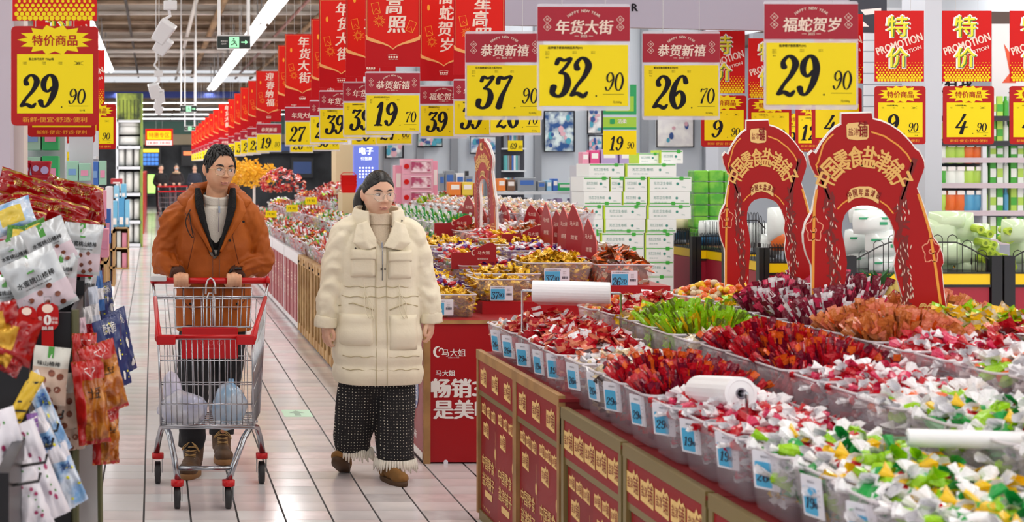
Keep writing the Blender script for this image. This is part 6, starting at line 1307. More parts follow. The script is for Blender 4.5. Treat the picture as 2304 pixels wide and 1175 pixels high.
for (x, y, z) in ((.085,-.168,1.255), (.16,-.14,1.355)): MB().tube([(x,y,z),(x,y-.01,z)], .007, 8).build('snap', dkb, pk_)
q = MB(); q.tube(smooth_pts([(-.125,-.155,1.42),(-.15,-.165,1.36),(-.135,-.17,1.30),(-.11,-.172,1.27),(-.12,-.172,1.33),(-.13,-.165,1.4)], 5), .0028, 5); q.build('drawcord', mat('cord_black', rgb('15110f'), .7), pk_, True)
for sx, h_ in ((-1, hb), (1, hc)):
    q = MB(); limb(q, [(h_.x+sx*.022, h_.y+.078, h_.z+.038), (h_.x+sx*.012, h_.y+.05, h_.z+.026)], [.047,.043], 18); q.build('cuff', mat('cuff_dark', rgb('4a2a1c'), .8), pk_, True); q = MB(); q.box((h_.x+sx*.03, h_.y+.06, h_.z+.078), (.045,.03,.012)); q.build('cuff_tab', rust, pk_, bevel=.004)
q = MB(); c = hc+Vector((.012,.05,.026)); q.tube([c+Vector((cos(a)*.037, 0, sin(a)*.034)) for a in [2*pi*i/20 for i in range(20)]], .008, 6, closed=True); q.box(c+Vector((.012,-.006,.036)), (.04,.034,.012)); q.build('wrist_watch', mat('watch_black', rgb('111216'), .25), man, True)
# trousers and boots
trs = mat('trousers_black', rgb('131318'), .8, bump=.2, bscale=50); q = MB(); q.ell((0,.0,.86), (.165,.125,.12), 20, 10)
for sx, f_ in ((-1, fl_), (1, fr_)): limb(q, [(sx*.08,.0,.86), (sx*.085+(f_.x-sx*.085)*.3, f_.y*.3-.03, .62), (f_.x*.8+sx*.02, f_.y*.6-.02, .42), (f_.x, f_.y+.05, .2), (f_.x, f_.y+.055, .14)], [.105,.095,.083,.072,.07], 20, wr=.012, seed=sx, freq=18)
rem(q, 'trousers', trs, man, .008, 3)
btm = mat('boot_brown', rgb('5a3d22'), .6, rgb2=rgb('46301c'), scale=12, bump=.3, bscale=50); solem = mat('boot_sole', rgb('8a6238'), .7); lacem = mat('lace_tan', rgb('b8945e'), .7)
def boot(par, f_, rz, pitch, k=1.0, mb_=btm, ms=solem, laces=True, lo=False):
    M = Matrix.Translation(Vector((f_.x, f_.y, 0))) @ Matrix.Rotation(rz, 4, 'Z') @ Matrix.Translation((0, 0, .0)) @ Matrix.Rotation(pitch, 4, 'X') @ Matrix.Scale(k, 4); e = f_.z if len(f_) > 2 else 0; M = Matrix.Translation((0,0,e)) @ M
    q = MB(); q.ell((0,-.085,.045), (.05,.062,.036), 16, 10); q.ell((0,-.02,.06), (.045,.075,.045), 16, 10); q.ell((0,.06,.055), (.04,.045,.05), 14, 10)
    if not lo: q.tube([(0,.03,.06),(0,.045,.13),(0,.045,.19)], [.048,.051,.056], 16)
    else: q.ell((0,.035,.075), (.042,.055,.04), 14, 10)
    q.v = [tuple(M @ Vector(v)) for v in q.v]; o = rem(q, 'boot' if not lo else 'shoe', mb_, par, .005, 5)
    q = MB(); out = [(.05*sin(a)*(1 if cos(a) > 0 else .86), -.018-(.13 if cos(a) > 0 else .115)*cos(a)*(1 if cos(a) > 0 else 1.05)) for a in [2*pi*i/24 for i in range(24)]]; q.loft([[Vector((x*s_, y*s_+(-.018)*(1-s_), z_)) for x, y in out] for s_, z_ in ((.97,0),(1.03,.008),(1.04,.022),(1.0,.03))]); q.v = [tuple(M @ Vector(v)) for v in q.v]; q.build('sole', ms, o, True)
    if laces:
        q = MB()
        for i in range(5): z = .085+i*.018; y = -.055+i*.0145; q.tube([(-.026,y+.006,z-.004),(0,y-.009,z+.002),(.026,y+.006,z+.006)], .0026, 5); q.tube([(.026,y+.006,z-.004),(0,y-.010,z+.002),(-.026,y+.006,z+.006)], .0026, 5)
        q.tube(smooth_pts([(0,-.015,.165),(.03,-.035,.15),(.045,-.03,.12),(.02,-.03,.15),(0,-.015,.165),(-.03,-.035,.15),(-.045,-.03,.125),(-.015,-.03,.155)], 4), .0024, 5); q.v = [tuple(M @ Vector(v)) for v in q.v]; q.build('laces', lacem, o, True)
    return o
boot(man, Vector((fl_.x, fl_.y, 0)), R(-14), 0, 1.08); boot(man, Vector((fr_.x, fr_.y, .0)), R(3), R(-3), 1.08)
# ---------------- the woman ----------------
WR = Vector(((848-345)/424, 7.75, 0)); wom = thing('person', 'woman in a long cream padded coat, dotted black trousers and round glasses', 'person', WR)
wx = lambda px: (px-848)/424; wz = lambda py: EYE-(py-375)/424
HW = Matrix.Translation((wx(846), -.035, wz(436)-.0)) @ Matrix.Rotation(R(14), 4, 'Z') @ Matrix.Rotation(R(4), 4, 'X')
cw_l, cw_r = Vector((wx(731), -.02, wz(728))), Vector((wx(965), -.02, wz(718)))
q = MB(); head(q, HW, .079, .09, .118, 1); limb(q, [(0,-.02,wz(470)), (0,-.005,wz(500)), (0,.01,wz(530)), (0,.01,wz(560))], [.056,.055,.06,.09], 20)
q.ell((0,.0,1.12), (.14,.1,.24), 20, 12); q.ell((0,.0,.86), (.15,.11,.14), 16, 10); limb(q, [(-.14,0,1.28),(0,0,1.31),(.14,0,1.28)], [.055,.07,.055], 12)
for sx, c_ in ((-1, cw_l), (1, cw_r)):
    limb(q, [(sx*.16,0,1.28), (sx*.225,.01,1.05), (c_.x, c_.y, c_.z+.04), (c_.x, c_.y, c_.z-.02)], [.05,.04,.03,.026], 14); hand_hang(q, c_+Vector((0,0,.01)), sx, .92, -sx*.5)
limb(q, [(-.08,0,.85), (-.105,.02,.45), (wx(797),.07,.12)], [.09,.06,.042], 14); limb(q, [(.08,0,.85), (.085,-.02,.45), (wx(882),-.05,.1)], [.09,.06,.042], 14)
bw = rem(q, 'body', skin_w, wom, .0042, 3)
face_parts(bw, HW, .09, .0045, lipw, .0032, smile=.003); glasses(bw, HW, mat('glasses_silver', rgb('c4bcae'), .2, .9), .0245, sq=.95)
hw = hair(bw, HW, .079, .09, .118, LineW(), 320, 11, 1.07)
q = MB(); limb(q, [(-.02,.085,.035), (-.045,.12,.03), (-.07,.13,-.02), (-.08,.115,-.09), (-.075,.1,-.14)], [.03,.034,.038,.032,.014], 16, wr=.006, freq=20); q.v = [tuple((Matrix.Translation(HW.translation) @ Matrix.Rotation(.0, 4, 'Z')) @ Vector(v)) for v in q.v]; q.build('ponytail', hair_m, hw, True)
cream = mat('coat_cream', rgb('f1e8d0'), .6, spec=.3, bump=.15, bscale=50, rgb2=rgb('ece2c8'), scale=4); cream_d = mat('coat_seam', rgb('c3b590'), .7); knit = mat('knit_cream', rgb('e2d0b8'), .85, bump=.4, bscale=150)
q = MB(); limb(q, [(0,.0,wz(548)), (0,-.012,wz(520)), (0,-.016,wz(500)), (0,-.018,wz(478))], [.115,.08,.07,.066], 24); tn = rem(q, 'turtleneck', knit, wom, .005, 3)
q = MB(); limb(q, [(0,-.017,wz(503)), (0,-.018,wz(480))], [.0745,.071], 24); q.build('folded_neck', knit, tn, True)
def ct(z):
    puff = .013*abs(sin((z-.51)*pi/.105)) if z < .82 else 0
    wl = -.012*math.exp(-((z-1.02)/.05)**2)
    a = (.225 if z < .9 else .225-(z-.9)*.05)+wl+puff
    if z > 1.24: a -= (z-1.24)*.55
    return (.0, .0, a, .15+puff+wl-(max(0, z-1.2)*.25), .82)
cgap = lambda z: 0 if z < wz(548) else (z-wz(548))*.75+.01
q = MB(); shell(q, [.512+.02*i for i in range(42)], ct, cgap, .022, wr=.009, seed=5)
for sx, c_ in ((-1, cw_l), (1, cw_r)):
    limb(q, [(sx*.1,.0,1.325), (sx*.165,.0,1.285), (sx*.215,.0,1.15), (sx*.235,.0,1.03), (c_.x-sx*.012, c_.y, c_.z+.11), (c_.x, c_.y, c_.z+.035)], [.07,.082,.076,.074,.062,.054], 26, wr=.016, freq=22, seed=sx*5)
ctb = rem(q, 'padded_coat', cream, wom, .0065, 3)
q = MB()        # wide standing collar, open at the front
rings = []
for f_, rx, ry, z0 in ((0,.135,.115,1.285), (.33,.14,.12,1.33), (.66,.14,.118,1.375), (1,.128,.105,1.415)):
    ro, ri = [], []
    for k in range(31):
        an = .42+.12*f_+(2*pi-.84-.24*f_)*k/30; zz = z0+.035*(1-cos(an))*.5-(.04*(1-f_) if 0 else 0)
        ro.append(Vector((rx*sin(an), -ry*cos(an)-.01, zz+.006*mnoise.noise(Vector((an*3, f_, 0)))))); ri.append(Vector(((rx-.024)*sin(an), -(ry-.024)*cos(an)-.01, zz)))
    rings.append(ro+ri[::-1])
q.loft(rings); rem(q, 'stand_collar', cream, ctb, .0065, 3)
for sx in (-1, 1):
    q = MB(); o_ = []
    for z, xi, xo, y in ((1.235, .004 if sx > 0 else .03, .10, -.155), (1.275, .03, .15, -.15), (1.32, .05, .14, -.135), (1.37, .07, .125, -.115)):
        o_.append([Vector((sx*xi, y-.006, z)), Vector((sx*(xi+xo)/2, y-.022, z-.012)), Vector((sx*xo, y+.004, z-.02)), Vector((sx*xo, y+.026, z-.02)), Vector((sx*xi, y+.018, z))])
    q.loft(o_); rem(q, 'collar_flap', cream, ctb, .005, 3)
def patch(nm, x0, x1, z0, z1, th=.012, off=0):
    """pocket pad following the coat front"""
    q = MB(); n = 8; R0, R1 = [], []
    for j in range(n+1):
        for i in range(n+1):
            u, v = i/n, j/n; x = x0+(x1-x0)*u; z = z0+(z1-z0)*v; a, b, p = ct(z)[2:]; sx_ = min(.97, abs(x)/a); y = -b*(1-sx_**(2/p))**(p/2); e = min(u, 1-u, v, 1-v)*n
            R0.append((x, y-.004-off-th*min(1, e)**.5*(1 if e > 0 else 0), z)); R1.append((x, y+.012, z))
    N = (n+1)**2; fs = []
    for j in range(n):
        for i in range(n): a = j*(n+1)+i; fs.append((a, a+1, a+n+2, a+n+1)); fs.append((N+a, N+a+n+1, N+a+n+2, N+a+1))
    for i in range(n):
        for (a, b) in ((i, i+1), ((n)*(n+1)+i+1, n*(n+1)+i)): fs.append((a, a+N, b+N, b))
        for (a, b) in (((i+1)*(n+1), i*(n+1)), (i*(n+1)+n, (i+1)*(n+1)+n)): fs.append((a, a+N, b+N, b))
    q.add(R0+R1, fs); return q.build(nm, cream, ctb, True)
for (a, b, c0, c1) in ((781, 833, 568, 618), (862, 914, 572, 622)): pp = patch('chest_pocket', wx(a), wx(b), wz(c1), wz(c0), .012); f_ = patch('pocket_flap', wx(a-1), wx(b+1), wz(c0+12), wz(c0-12), .012, .009)
for (a, b, c0, c1) in ((757, 829, 700, 770), (864, 928, 702, 778)): patch('side_pocket', wx(a), wx(b), wz(c1), wz(c0), .016)
def surf(x, z, o_=.004): a, b, p = ct(z)[2:]; return (x, -b*(1-min(.97, abs(x)/a)**(2/p))**(p/2)-o_, z)
q = MB()
for px in (834, 858): q.tube([surf(wx(px), z, .005) for z in [.515+.04*i for i in range(19)]], .0022, 5)
for py in (793, 822, 640, 662): q.tube([surf(x*.02, wz(py)+.004*sin(x*1.7), .002) for x in range(-10, 11)], .0022, 5)
for sx in (-1, 1): q.tube([surf(wx(757 if sx < 0 else 930), wz(684)), surf(wx(785 if sx < 0 else 900), wz(676)), surf(wx(829 if sx < 0 else 864), wz(690))], .003, 5)
q.build('seam_lines', cream_d, ctb, True)
q = MB(); q.tube([surf(wx(848), wz(y_), .008) for y_ in (540, 560, 590, 625)], .0022, 5); q.box(Vector(surf(wx(847), wz(548), .012)), (.009,.006,.025)); q.build('zip', steel, ctb)
q = MB(); q.tube([surf(wx(874), wz(545), .008), surf(wx(904), wz(546), .006)], .0025, 5); q.build('chest_zip', steel, ctb)
for (a, b) in ((776, 521), (805, 532), (819, 526), (869, 507), (896, 495), (845, 600), (853, 600), (790, 555) ): p_ = surf(wx(a), wz(b), .012); MB().tube([p_, (p_[0], p_[1]-.006, p_[2])], .0052, 8).build('snap', mat('snap_metal', rgb('5a5348'), .3, .8), ctb)
for sx in (-1, 1):
    q = MB(); x = wx(808 if sx < 0 else 884); q.tube(smooth_pts([surf(x, wz(632), .012), surf(x+.01, wz(655), .016), surf(x+.04, wz(680), .02), surf(x+.03, wz(708), .02), surf(x+.005, wz(690), .02), surf(x+.002, wz(660), .016)], 5), .0024, 5); q.tube(smooth_pts([surf(x, wz(650), .012), surf(x+.03, wz(690), .014), surf(x+.05, wz(712), .014)], 4), .0022, 5); q.build('drawcord', mat('cord_ivory', rgb('e9dfc4'), .6), ctb, True)
for sx, c_ in ((-1, cw_l), (1, cw_r)):
    q = MB(); limb(q, [(c_.x-sx*.004, c_.y, c_.z+.045), (c_.x, c_.y, c_.z+.02), (c_.x+sx*.002, c_.y, c_.z-.015)], [.059,.062,.06], 20, wr=.004); rem(q, 'turned_cuff', cream, ctb, .006, 3)
# dotted wide trousers with lace hem
dm = mat('dotted_cloth', rgb('121114'), .8); nt = dm.node_tree; b_ = nt.nodes['Principled BSDF']; tc = nt.nodes.new('ShaderNodeTexCoord'); mp = nt.nodes.new('ShaderNodeVectorMath'); mp.operation = 'MULTIPLY'; mp.inputs[1].default_value = (62, 0, 62); vo = nt.nodes.new('ShaderNodeTexVoronoi'); vo.inputs['Randomness'].default_value = .15; vo.inputs['Scale'].default_value = 1; cr = nt.nodes.new('ShaderNodeMath'); cr.operation = 'LESS_THAN'; cr.inputs[1].default_value = .15; mx = nt.nodes.new('ShaderNodeMix'); mx.data_type = 'RGBA'; mx.inputs[6].default_value = lin(rgb('121114'))+(1,); mx.inputs[7].default_value = lin(rgb('e2dcc8'))+(1,)
nt.links.new(tc.outputs['Object'], mp.inputs[0]); nt.links.new(mp.outputs[0], vo.inputs['Vector']); nt.links.new(vo.outputs['Distance'], cr.inputs[0]); nt.links.new(cr.outputs[0], mx.inputs[0]); nt.links.new(mx.outputs[2], b_.inputs['Base Color'])
q = MB(); q.ell((0,0,.56), (.19,.12,.14), 20, 10)
lf, rf = (wx(797), .1), (wx(876), -.06)
limb(q, [(-.09,.0,.6), (-.105,.02,.4), (wx(795), .06, .22), (wx(800), .08, .145)], [.1,.112,.1,.09], 26, wr=.012, freq=4, seed=1, flat=.9); limb(q, [(.09,-.01,.6), (.085,-.02,.4), (wx(883), -.04, .2), (wx(884), -.05, .11)], [.1,.108,.1,.098], 26, wr=.012, freq=4, seed=4, flat=.9)
rem(q, 'dotted_trousers', dm, wom, .007, 4)
lace = mat('lace_white', rgb('e6e0d2'), .8)
for (x, y, z, r) in ((wx(800), .08, .14, .087), (wx(884), -.05, .108, .096)):
    q = MB(); n = 44
    for i in range(n):
        a = 2*pi*i/n; rr = r*(1+.06*sin(a*6)); c_ = Vector((x+rr*sin(a), y-rr*cos(a)*.9, z)); 
        q.tube([c_+Vector((0,0,.012)), c_+Vector((sin(a)*.008,-cos(a)*.008,-.018)), c_+Vector((sin(a)*.014,-cos(a)*.014,-.035-.01*(i % 3)))], [.0075,.0075,.0035], 5)
        q.tube([c_+Vector((sin(a)*.01+.006*cos(k), -cos(a)*.012, -.02+.008*sin(k))) for k in (0, 1.6, 3.2, 4.8)], .0016, 4, closed=True)
    q.build('lace_hem', lace, wom, True)
shm = mat('shoe_tan', rgb('8a5f28'), .75, rgb2=rgb('75501f'), scale=14); shs = mat('shoe_sole', rgb('4e351c'), .7)
boot(wom, Vector((wx(773), .1, .03)), R(-22), R(-28), .92, shm, shs, False, True); boot(wom, Vector((wx(872), -.09, 0)), R(22), 0, .92, shm, shs, False, True)
# ---------------- far shoppers ----------------
def far_person(px, py_foot, hgt, coat, legs, label, mask=False, hairc='hair_black', scarf=None, yaw=0):
    d = FPX*EYE/(py_foot-VY); t = thing('person', label, 'person', (P(px, 0, d).x, d, 0), yaw); k = hgt/1.7
    q = MB(); head(q, Matrix.Translation((0,-.02,1.58*k)) @ Matrix.Scale(k, 4)); q.tube([(0,0,1.52*k),(0,0,1.35*k)], [.055,.08], 10); q.ell((0,0,1.2*k), (.15,.1,.25), 14, 8); q.ell((0,0,.95*k), (.14,.1,.14), 12, 8)
    for sx in (-1, 1): limb(q, [(sx*.16,0,1.36*k), (sx*.2,.02,1.1*k), (sx*.13,-.16,.98*k), (sx*.1,-.26,1.02*k)], [.045,.04,.03,.026], 10); hand_grip(q, sx*.1, -.3, 1.02*k, -sx); limb(q, [(sx*.08,0,.9*k), (sx*.09,-.03*sx,.5*k), (sx*.09,.06*sx,.08)], [.08,.055,.04], 10)
    b = rem(q, 'body', skin_w, t, .009, 2); M = Matrix.Translation((0,-.02,1.58*k)) @ Matrix.Scale(k, 4); face_parts(b, M, .095); hair(b, M, .076, .097, .122, LineM() if hairc == 'grey' else LineW(), 40, px, 1.1)
    if hairc != 'grey':
        q = MB(); q.ell((0,.04,1.5*k), (.095,.06,.14), 12, 8); q.build('long_hair', hair_m, b, True)
    q = MB(); limb(q, [(0,0,1.42*k), (0,0,1.2*k), (0,0,.95*k), (0,0,.7*k)], [.11,.2,.19,.2], 20, wr=.01, flat=.62)
    for sx in (-1, 1): limb(q, [(sx*.14,0,1.37*k), (sx*.22,.02,1.1*k), (sx*.14,-.15,.99*k), (sx*.11,-.22,1.02*k)], [.065,.062,.05,.042], 14, wr=.008)
    rem(q, 'coat', coat, t, .011, 2); q = MB()
    for sx in (-1, 1): limb(q, [(sx*.08,0,.9*k), (sx*.09,-.03*sx,.5*k), (sx*.09,.06*sx,.1)], [.095,.075,.06], 12)
    rem(q, 'trousers', legs, t, .011, 2)
    for sx in (-1, 1): q = MB(); q.ell((sx*.09,.02+.06*sx,.045), (.045,.12,.045), 12, 8); q.build('shoe', hair_m, t, True)
    if mask: q = MB(); q.ell((0,-.09*k,1.535*k), (.046,.03,.038), 12, 8); q.build('face_mask', mat('mask_blue', rgb('a8d2ea'), .7), t, True)
    if scarf: q = MB(); limb(q, [(.1*cos(a), -.02+.1*sin(a), 1.4*k) for a in [2*pi*i/10 for i in range(11)]], [.04]*11, 10); q.build('scarf', scarf, t, True)
    return t
cb = mat('coat_black', rgb('141318'), .8); cg = mat('coat_charcoal', rgb('2c2426'), .8)
far_person(362, 484, 1.72, cb, cb, 'distant shopper in a long black coat behind a trolley', yaw=.2); far_person(397, 482, 1.74, cg, cb, 'distant shopper wearing a pale blue face mask and dark coat', True, scarf=mat('scarf_beige', rgb('b0987c'), .9)); far_person(438, 480, 1.72, mat('coat_navy', rgb('2a3040'), .8), cb, 'distant grey-haired shopper in a dark jacket left of the man', hairc='grey')
for i, (px, d_) in enumerate(((376, 45.5), (402, 46.2))):
    tt = thing('distant_trolley', 'distant grey wire trolley with red trim, %s of the two far down the aisle' % ('left', 'right')[i], 'trolley', (P(px, 0, d_).x, d_, 0)); 
    for nm, (x0, x1) in (('side_grid', (-.27, -.27)), ('side_grid', (.27, .27))):
        q = MB()
        for k in range(9): q.tube([(x0, -.4+k*.1, .4), (x0, -.4+k*.1, .9)], .006, 4)
        q.build(nm, chrome, tt)
    q = MB()
    for k in range(9): q.tube([(-.27+k*.0675, -.42, .4), (-.27+k*.0675, -.42, .88)], .006, 4)
    for z in (.4, .55, .7, .88): q.tube([(-.27,-.42,z), (.27,-.42,z)], .008, 4)
    q.build('front_grid', chrome, tt); q = MB(); q.tube([(-.3,.45,1.02), (.3,.45,1.02)], .02, 6); q.tube([(-.27,-.42,.88), (.27,-.42,.88)], .02, 6); q.build('handle', tred, tt)
    for sx in (-1, 1): q = MB(); q.tube([(sx*.27,.45,1.0), (sx*.25,.35,.4), (sx*.25,.35,.1)], .014, 6); q.tube([(sx*.25,.35,.4), (sx*.2,-.35,.3), (sx*.2,-.35,.1)], .014, 6); q.build('leg_frame', steel, tt)
    for sx in (-1, 1):
        for y_ in (-.35, .35): q = MB(); q.tube([(sx*.22-.015, y_, .06), (sx*.22+.015, y_, .06)], .06, 12); q.build('wheel', rub, tt)
# ================= LEFT SIDE: RACKS AND BAGS =================
def pouch(name, label, cat, px, py, d, wpx, hpx, rot=0, yaw=0, pitch=0, th=.03, base='foil_white', regions=(), prints=(), group=None, wrinkle=.004, seed=0, n=14, bm=None):
    """a filled snack bag; regions = (u0,u1,v0,v1,material) flat-coloured zones, prints = callables drawing lettering"""
    w_, h = wpx*d/FPX, hpx*d/FPX; t = thing(name, label, cat, P(px, py, d), 0, group); t.rotation_euler = Euler((pitch, rot, yaw), 'YXZ')
    rnd = random.Random(seed*7+3)
    def sf(u, v, o_=0):         # u,v in -1..1 on the front
        b = (max(0, 1-abs(u)**3)*max(0, 1-abs(v)**3))**.7; wv = wrinkle*mnoise.noise(Vector((u*2.3+seed, v*2.6, seed*.37)))*3*b+wrinkle*1.3*mnoise.noise(Vector((u*6+seed, v*5, 2)))*(abs(v) > .6 or abs(u) > .7)
        return (u*w_/2*(1-.05*(1-abs(v)**2)), -th*b-wv-o_, v*h/2)
    mats = [bm or _M[base]]; names = []
    for r in regions:
        if r[4] not in names: names.append(r[4]); mats.append(r[4])
    q = MB(); N = (n+1)*(n+1); vs = [sf(i/n*2-1, j/n*2-1) for j in range(n+1) for i in range(n+1)]; vs += [(x, -y*.8+.001, z) for x, y, z in vs]; fs = []; ms = []
    for j in range(n):
        for i in range(n):
            a = j*(n+1)+i; u, v = (i+.5)/n*2-1, (j+.5)/n*2-1; m = 0
            for r in regions:
                if r[0] <= u <= r[1] and r[2] <= v <= r[3]: m = 1+names.index(r[4])
            fs.append((a, a+1, a+n+2, a+n+1)); ms.append(m); fs.append((N+a, N+a+n+1, N+a+n+2, N+a+1)); ms.append(0)
    q.add(vs, fs, ms); b = q.build('bag', mats, t, True)
    for nm, m_, fn in prints:
        q = MB(); fn(q); q.v = [sf(x, z, .0022+abs(y)) for x, y, z in q.v]; q.build(nm, m_, b)
    return t
sil = mat('bag_silver', rgb('c9cdd0'), .3, metal=.25, coat=.3, bump=.25, bscale=18); lil = mat('print_lilac', rgb('d9c6cf'), .4); grn = mat('print_green_tab', rgb('3f8f2e'), .4); brn = mat('print_berry', rgb('6b3424'), .45, rgb2=rgb('8a4a30'), scale=60)
redb = wrap('bag_red', '9c0c10', bs=22, rough=.12); goldb = mat('bag_gold_edge', rgb('c8a650'), .25, .6, coat=.4); navy = mat('bag_navy', rgb('26366e'), .3, coat=.4, bump=.3, bscale=25); chipb = mat('bag_chips', rgb('a5561a'), .2, coat=.5, rgb2=rgb('c9802c'), scale=22, bump=.9, bscale=40); chipr = mat('bag_chips_red', rgb('b51a16'), .3, coat=.4, bump=.5, bscale=30)
whf = mat('bag_flower_white', rgb('e6e2ea'), .25, coat=.4, bump=.4, bscale=22); blb = mat('bag_blue_clear', rgb('7fb0de'), .2, coat=.5, rgb2=rgb('dfe8f6'), scale=16, bump=.5, bscale=26); blk2 = mat('rack_black', rgb('131216'), .35); inkb = mat('brush_black', rgb('1b1a1c'), .5)
# ---- the black rack
t = thing('black_rack', 'black display rack of snack bags at the left, its side facing the aisle', 'rack', (-.245, 4.62, 0))
q = MB(); q.bx(-.62, 0, 0, .02, .05, 1.19); q.build('front_panel', blk2, t); q = MB(); q.bx(-.015, 0, 0, 2.0, .05, 1.2); q.build('side_panel', blk2, t)
q = MB(); q.bx(-.62, -.015, .02, 2.0, 1.0, 1.02); q.build('tray', blk2, t)
for i in range(4): q = MB(); q.bx(-.62, .004, .02+i*.5, .03+i*.5, 1.02, 1.19 if i == 0 else 1.27-.02*i); q.build('divider', blk2, t)
q = MB(); q.bx(-.7, 0, -.005, 2.0, 0, .05); q.build('base', blk2, t)
q = MB(); q.tube([(0,-.01,1.2),(0,-.01,0)], .012, 6); q.tube([(.02,.0,.25),(.07,-.02,.3),(.08,-.02,.45),(.075,0,.85)], .009, 6); q.build('side_strip', mat('strip_olive', rgb('5a5a3c'), .5), t)
# nearer rack that carries the hanging bags
t = thing('black_rack', 'nearest black rack post and hooks carrying hanging bags, bottom left corner', 'rack', (-.33, 3.35, 0))
q = MB(); q.bx(-.5, 0, .55, .58, .05, 1.12); q.build('panel', blk2, t); q = MB(); q.bx(-.03, 0, 0, 1.2, .05, .95); q.build('side_panel', blk2, t); q = MB(); q.bx(-.5, .0, 0, 1.2, 0, .05); q.build('base', blk2, t)
for k in range(5): MB().tube([(0, .1+k*.22, .9), (.06, .1+k*.22, .91), (.065, .1+k*.22, .93)], .004, 5).build('hook', blk2, t)
# ---- hawthorn bags
def haw_print(small=False):
    def ink(q):
        text(q, '水蜜桃山楂棒', -.02, .2, 0, h=.2, wd=1.45, bold=.02)
        text(q, '0添加 0色素 0香精', 0, .0, 0, h=.05, wd=1.0)
    def berries(q):
        for (x, z) in ((-.5,-.35),(-.1,-.25),(.3,-.15),(.45,-.5),(.0,-.62),(-.35,-.75),(.5,-.8),(.15,-.88)): disc(q, x, z, 0, .11, n=9, r2=.085)
    def tab(q): q.face([(-.22,.45),(.05,.45),(.05,1),(-.22,1)], 0)
    def tabt(q): text(q, '金晔', -.085, .72, .0008, h=.2, wd=.14)
    return (('brush_lettering', inkb, ink), ('berry_print', brn, berries), ('green_tab', grn, tab), ('tab_lettering', m_wht, tabt))
HR = ((-1, 1, -.9, -.08, lil),)
for i, (px, py, d, w_, h, r, yw, lab) in enumerate(((88, 640, 4.75, 118, 125, -.45, .1, 'silver hawthorn-stick bag with a lilac lower half, frontmost in the tray'), (112, 552, 5.0, 92, 92, -.42, 0, 'silver hawthorn-stick bag standing tilted at the top of the tray'),
    (185, 560, 5.3, 80, 100, .1, .2, 'silver bag standing at the right rear of the tray'), (38, 585, 5.1, 80, 90, -.35, 0, 'silver hawthorn-stick bag behind the frontmost one, left'), (18, 668, 4.8, 78, 90, -.12, 0, 'silver hawthorn-stick bag cut by the left edge'), (138, 615, 5.0, 66, 96, .08, .1, 'silver hawthorn-stick bag behind and right of the frontmost one'), (195, 655, 5.6, 40, 110, .15, .6, 'silver bag end seen behind the black divider'))):
    pouch('snack_bag', lab, 'snack bag', px, py, d, w_*1.12, h*1.15, r, yw, 0, .018, regions=HR, prints=haw_print(), group='silver hawthorn-stick bags', seed=i, bm=sil)
beige_b = mat('bag_beige', rgb('cfb3a0'), .4, coat=.2); pale_b = mat('bag_pale', rgb('d8d6cc'), .4, coat=.2)
def pr2():
    def ink(q): text(q, '味山楂棒', -.1, .42, 0, h=.17, wd=1.3, bold=.02)
    def berries(q):
        for (x, z) in ((.1,.1),(-.35,-.15),(.6,-.0),(-.55,-.6),(.5,-.45),(-.05,-.5),(.1,-.85)): disc(q, x, z, 0, .2, n=9, r2=.12)
    def tab(q): q.face([(-.2,.62),(.12,.62),(.12,1),(-.2,1)], 0)
    return (('brush_lettering', inkb, ink), ('berry_print', brn, berries), ('green_tab', grn, tab))
for i, (px, py, d, w_, h, r, lab) in enumerate(((112, 845, 4.5, 84, 130, .1, 'pale hawthorn pouch with big berry print hanging on the black rack'), (135, 905, 4.56, 76, 125, -.12, 'hawthorn pouch hanging behind the first, showing its berries'), (150, 960, 4.6, 70, 110, -.14, 'lowest hawthorn pouch hanging on the black rack'))):
    pouch('snack_pouch', lab, 'snack bag', px, py, d, w_, h, r, 0, 0, .012, regions=((-1, 1, -1, .25, beige_b),), prints=pr2(), group='hanging hawthorn pouches', seed=20+i, bm=pale_b)
# ---- red and gold bags heaped on top
def gp(q):
    for k in range(12): a = k*1.7; x, z = .7*sin(a*1.3), .5*cos(a*2.1); disc(q, x, z, 0, .045, n=7, r2=.09)
    text(q, '福到新年', 0, .0, 0, h=.5, wd=1.1)
for i, (px, py, d, w_, h, r, lab) in enumerate(((70, 428, 5.6, 160, 56, -.34, 'large red and gold snack bag lying across the top left of the heap'), (172, 438, 5.8, 115, 54, -.22, 'red and gold snack bag lying at the right end of the heap'), (118, 474, 5.5, 165, 52, -.22, 'red and gold snack bag in the middle of the heap, glossy side up'),
     (25, 462, 5.5, 90, 50, .1, 'red snack bag tucked at the left edge of the heap'), (60, 498, 5.4, 90, 45, -.05, 'small red bag below the glossy ones'), (155, 512, 5.5, 140, 40, -.1, 'flat red bag with a yellow outline at the bottom of the heap'), (205, 470, 5.9, 60, 80, .1, 'red bag hanging over the right end of the heap'), (135, 420, 5.9, 70, 30, -.5, 'folded red bag corner sticking up on the heap'))):
    pouch('red_snack_bag', lab, 'snack bag', px, py, d, w_, h*1.1, -r, 0, -.35, .045, regions=((-1, 1, .72, .93, goldb), (-1, 1, -.98, -.9, goldb)), prints=(('gold_print', goldb, gp),), group='red and gold snack bags', wrinkle=.011, seed=40+i, bm=redb, n=18)
q = MB(); a = P(0, 530, 5.7); q.bx(-1.0, P(210, 0, 5.5).x, 5.45, 6.3, 1.24, 1.36); tag(q.build('red_carton', mat('box_red')), 'red carton under the heap of red and gold bags', 'carton')
pouch('snack_bag', 'blue patterned snack bag at the left edge under the red heap', 'snack bag', 28, 488, 5.2, 100, 70, -.35, 0, -.2, .03, regions=((-.6, .6, -.5, .5, mat('bag_yellow', rgb('e3c64a'), .35, coat=.3)),), seed=61, bm=blb)
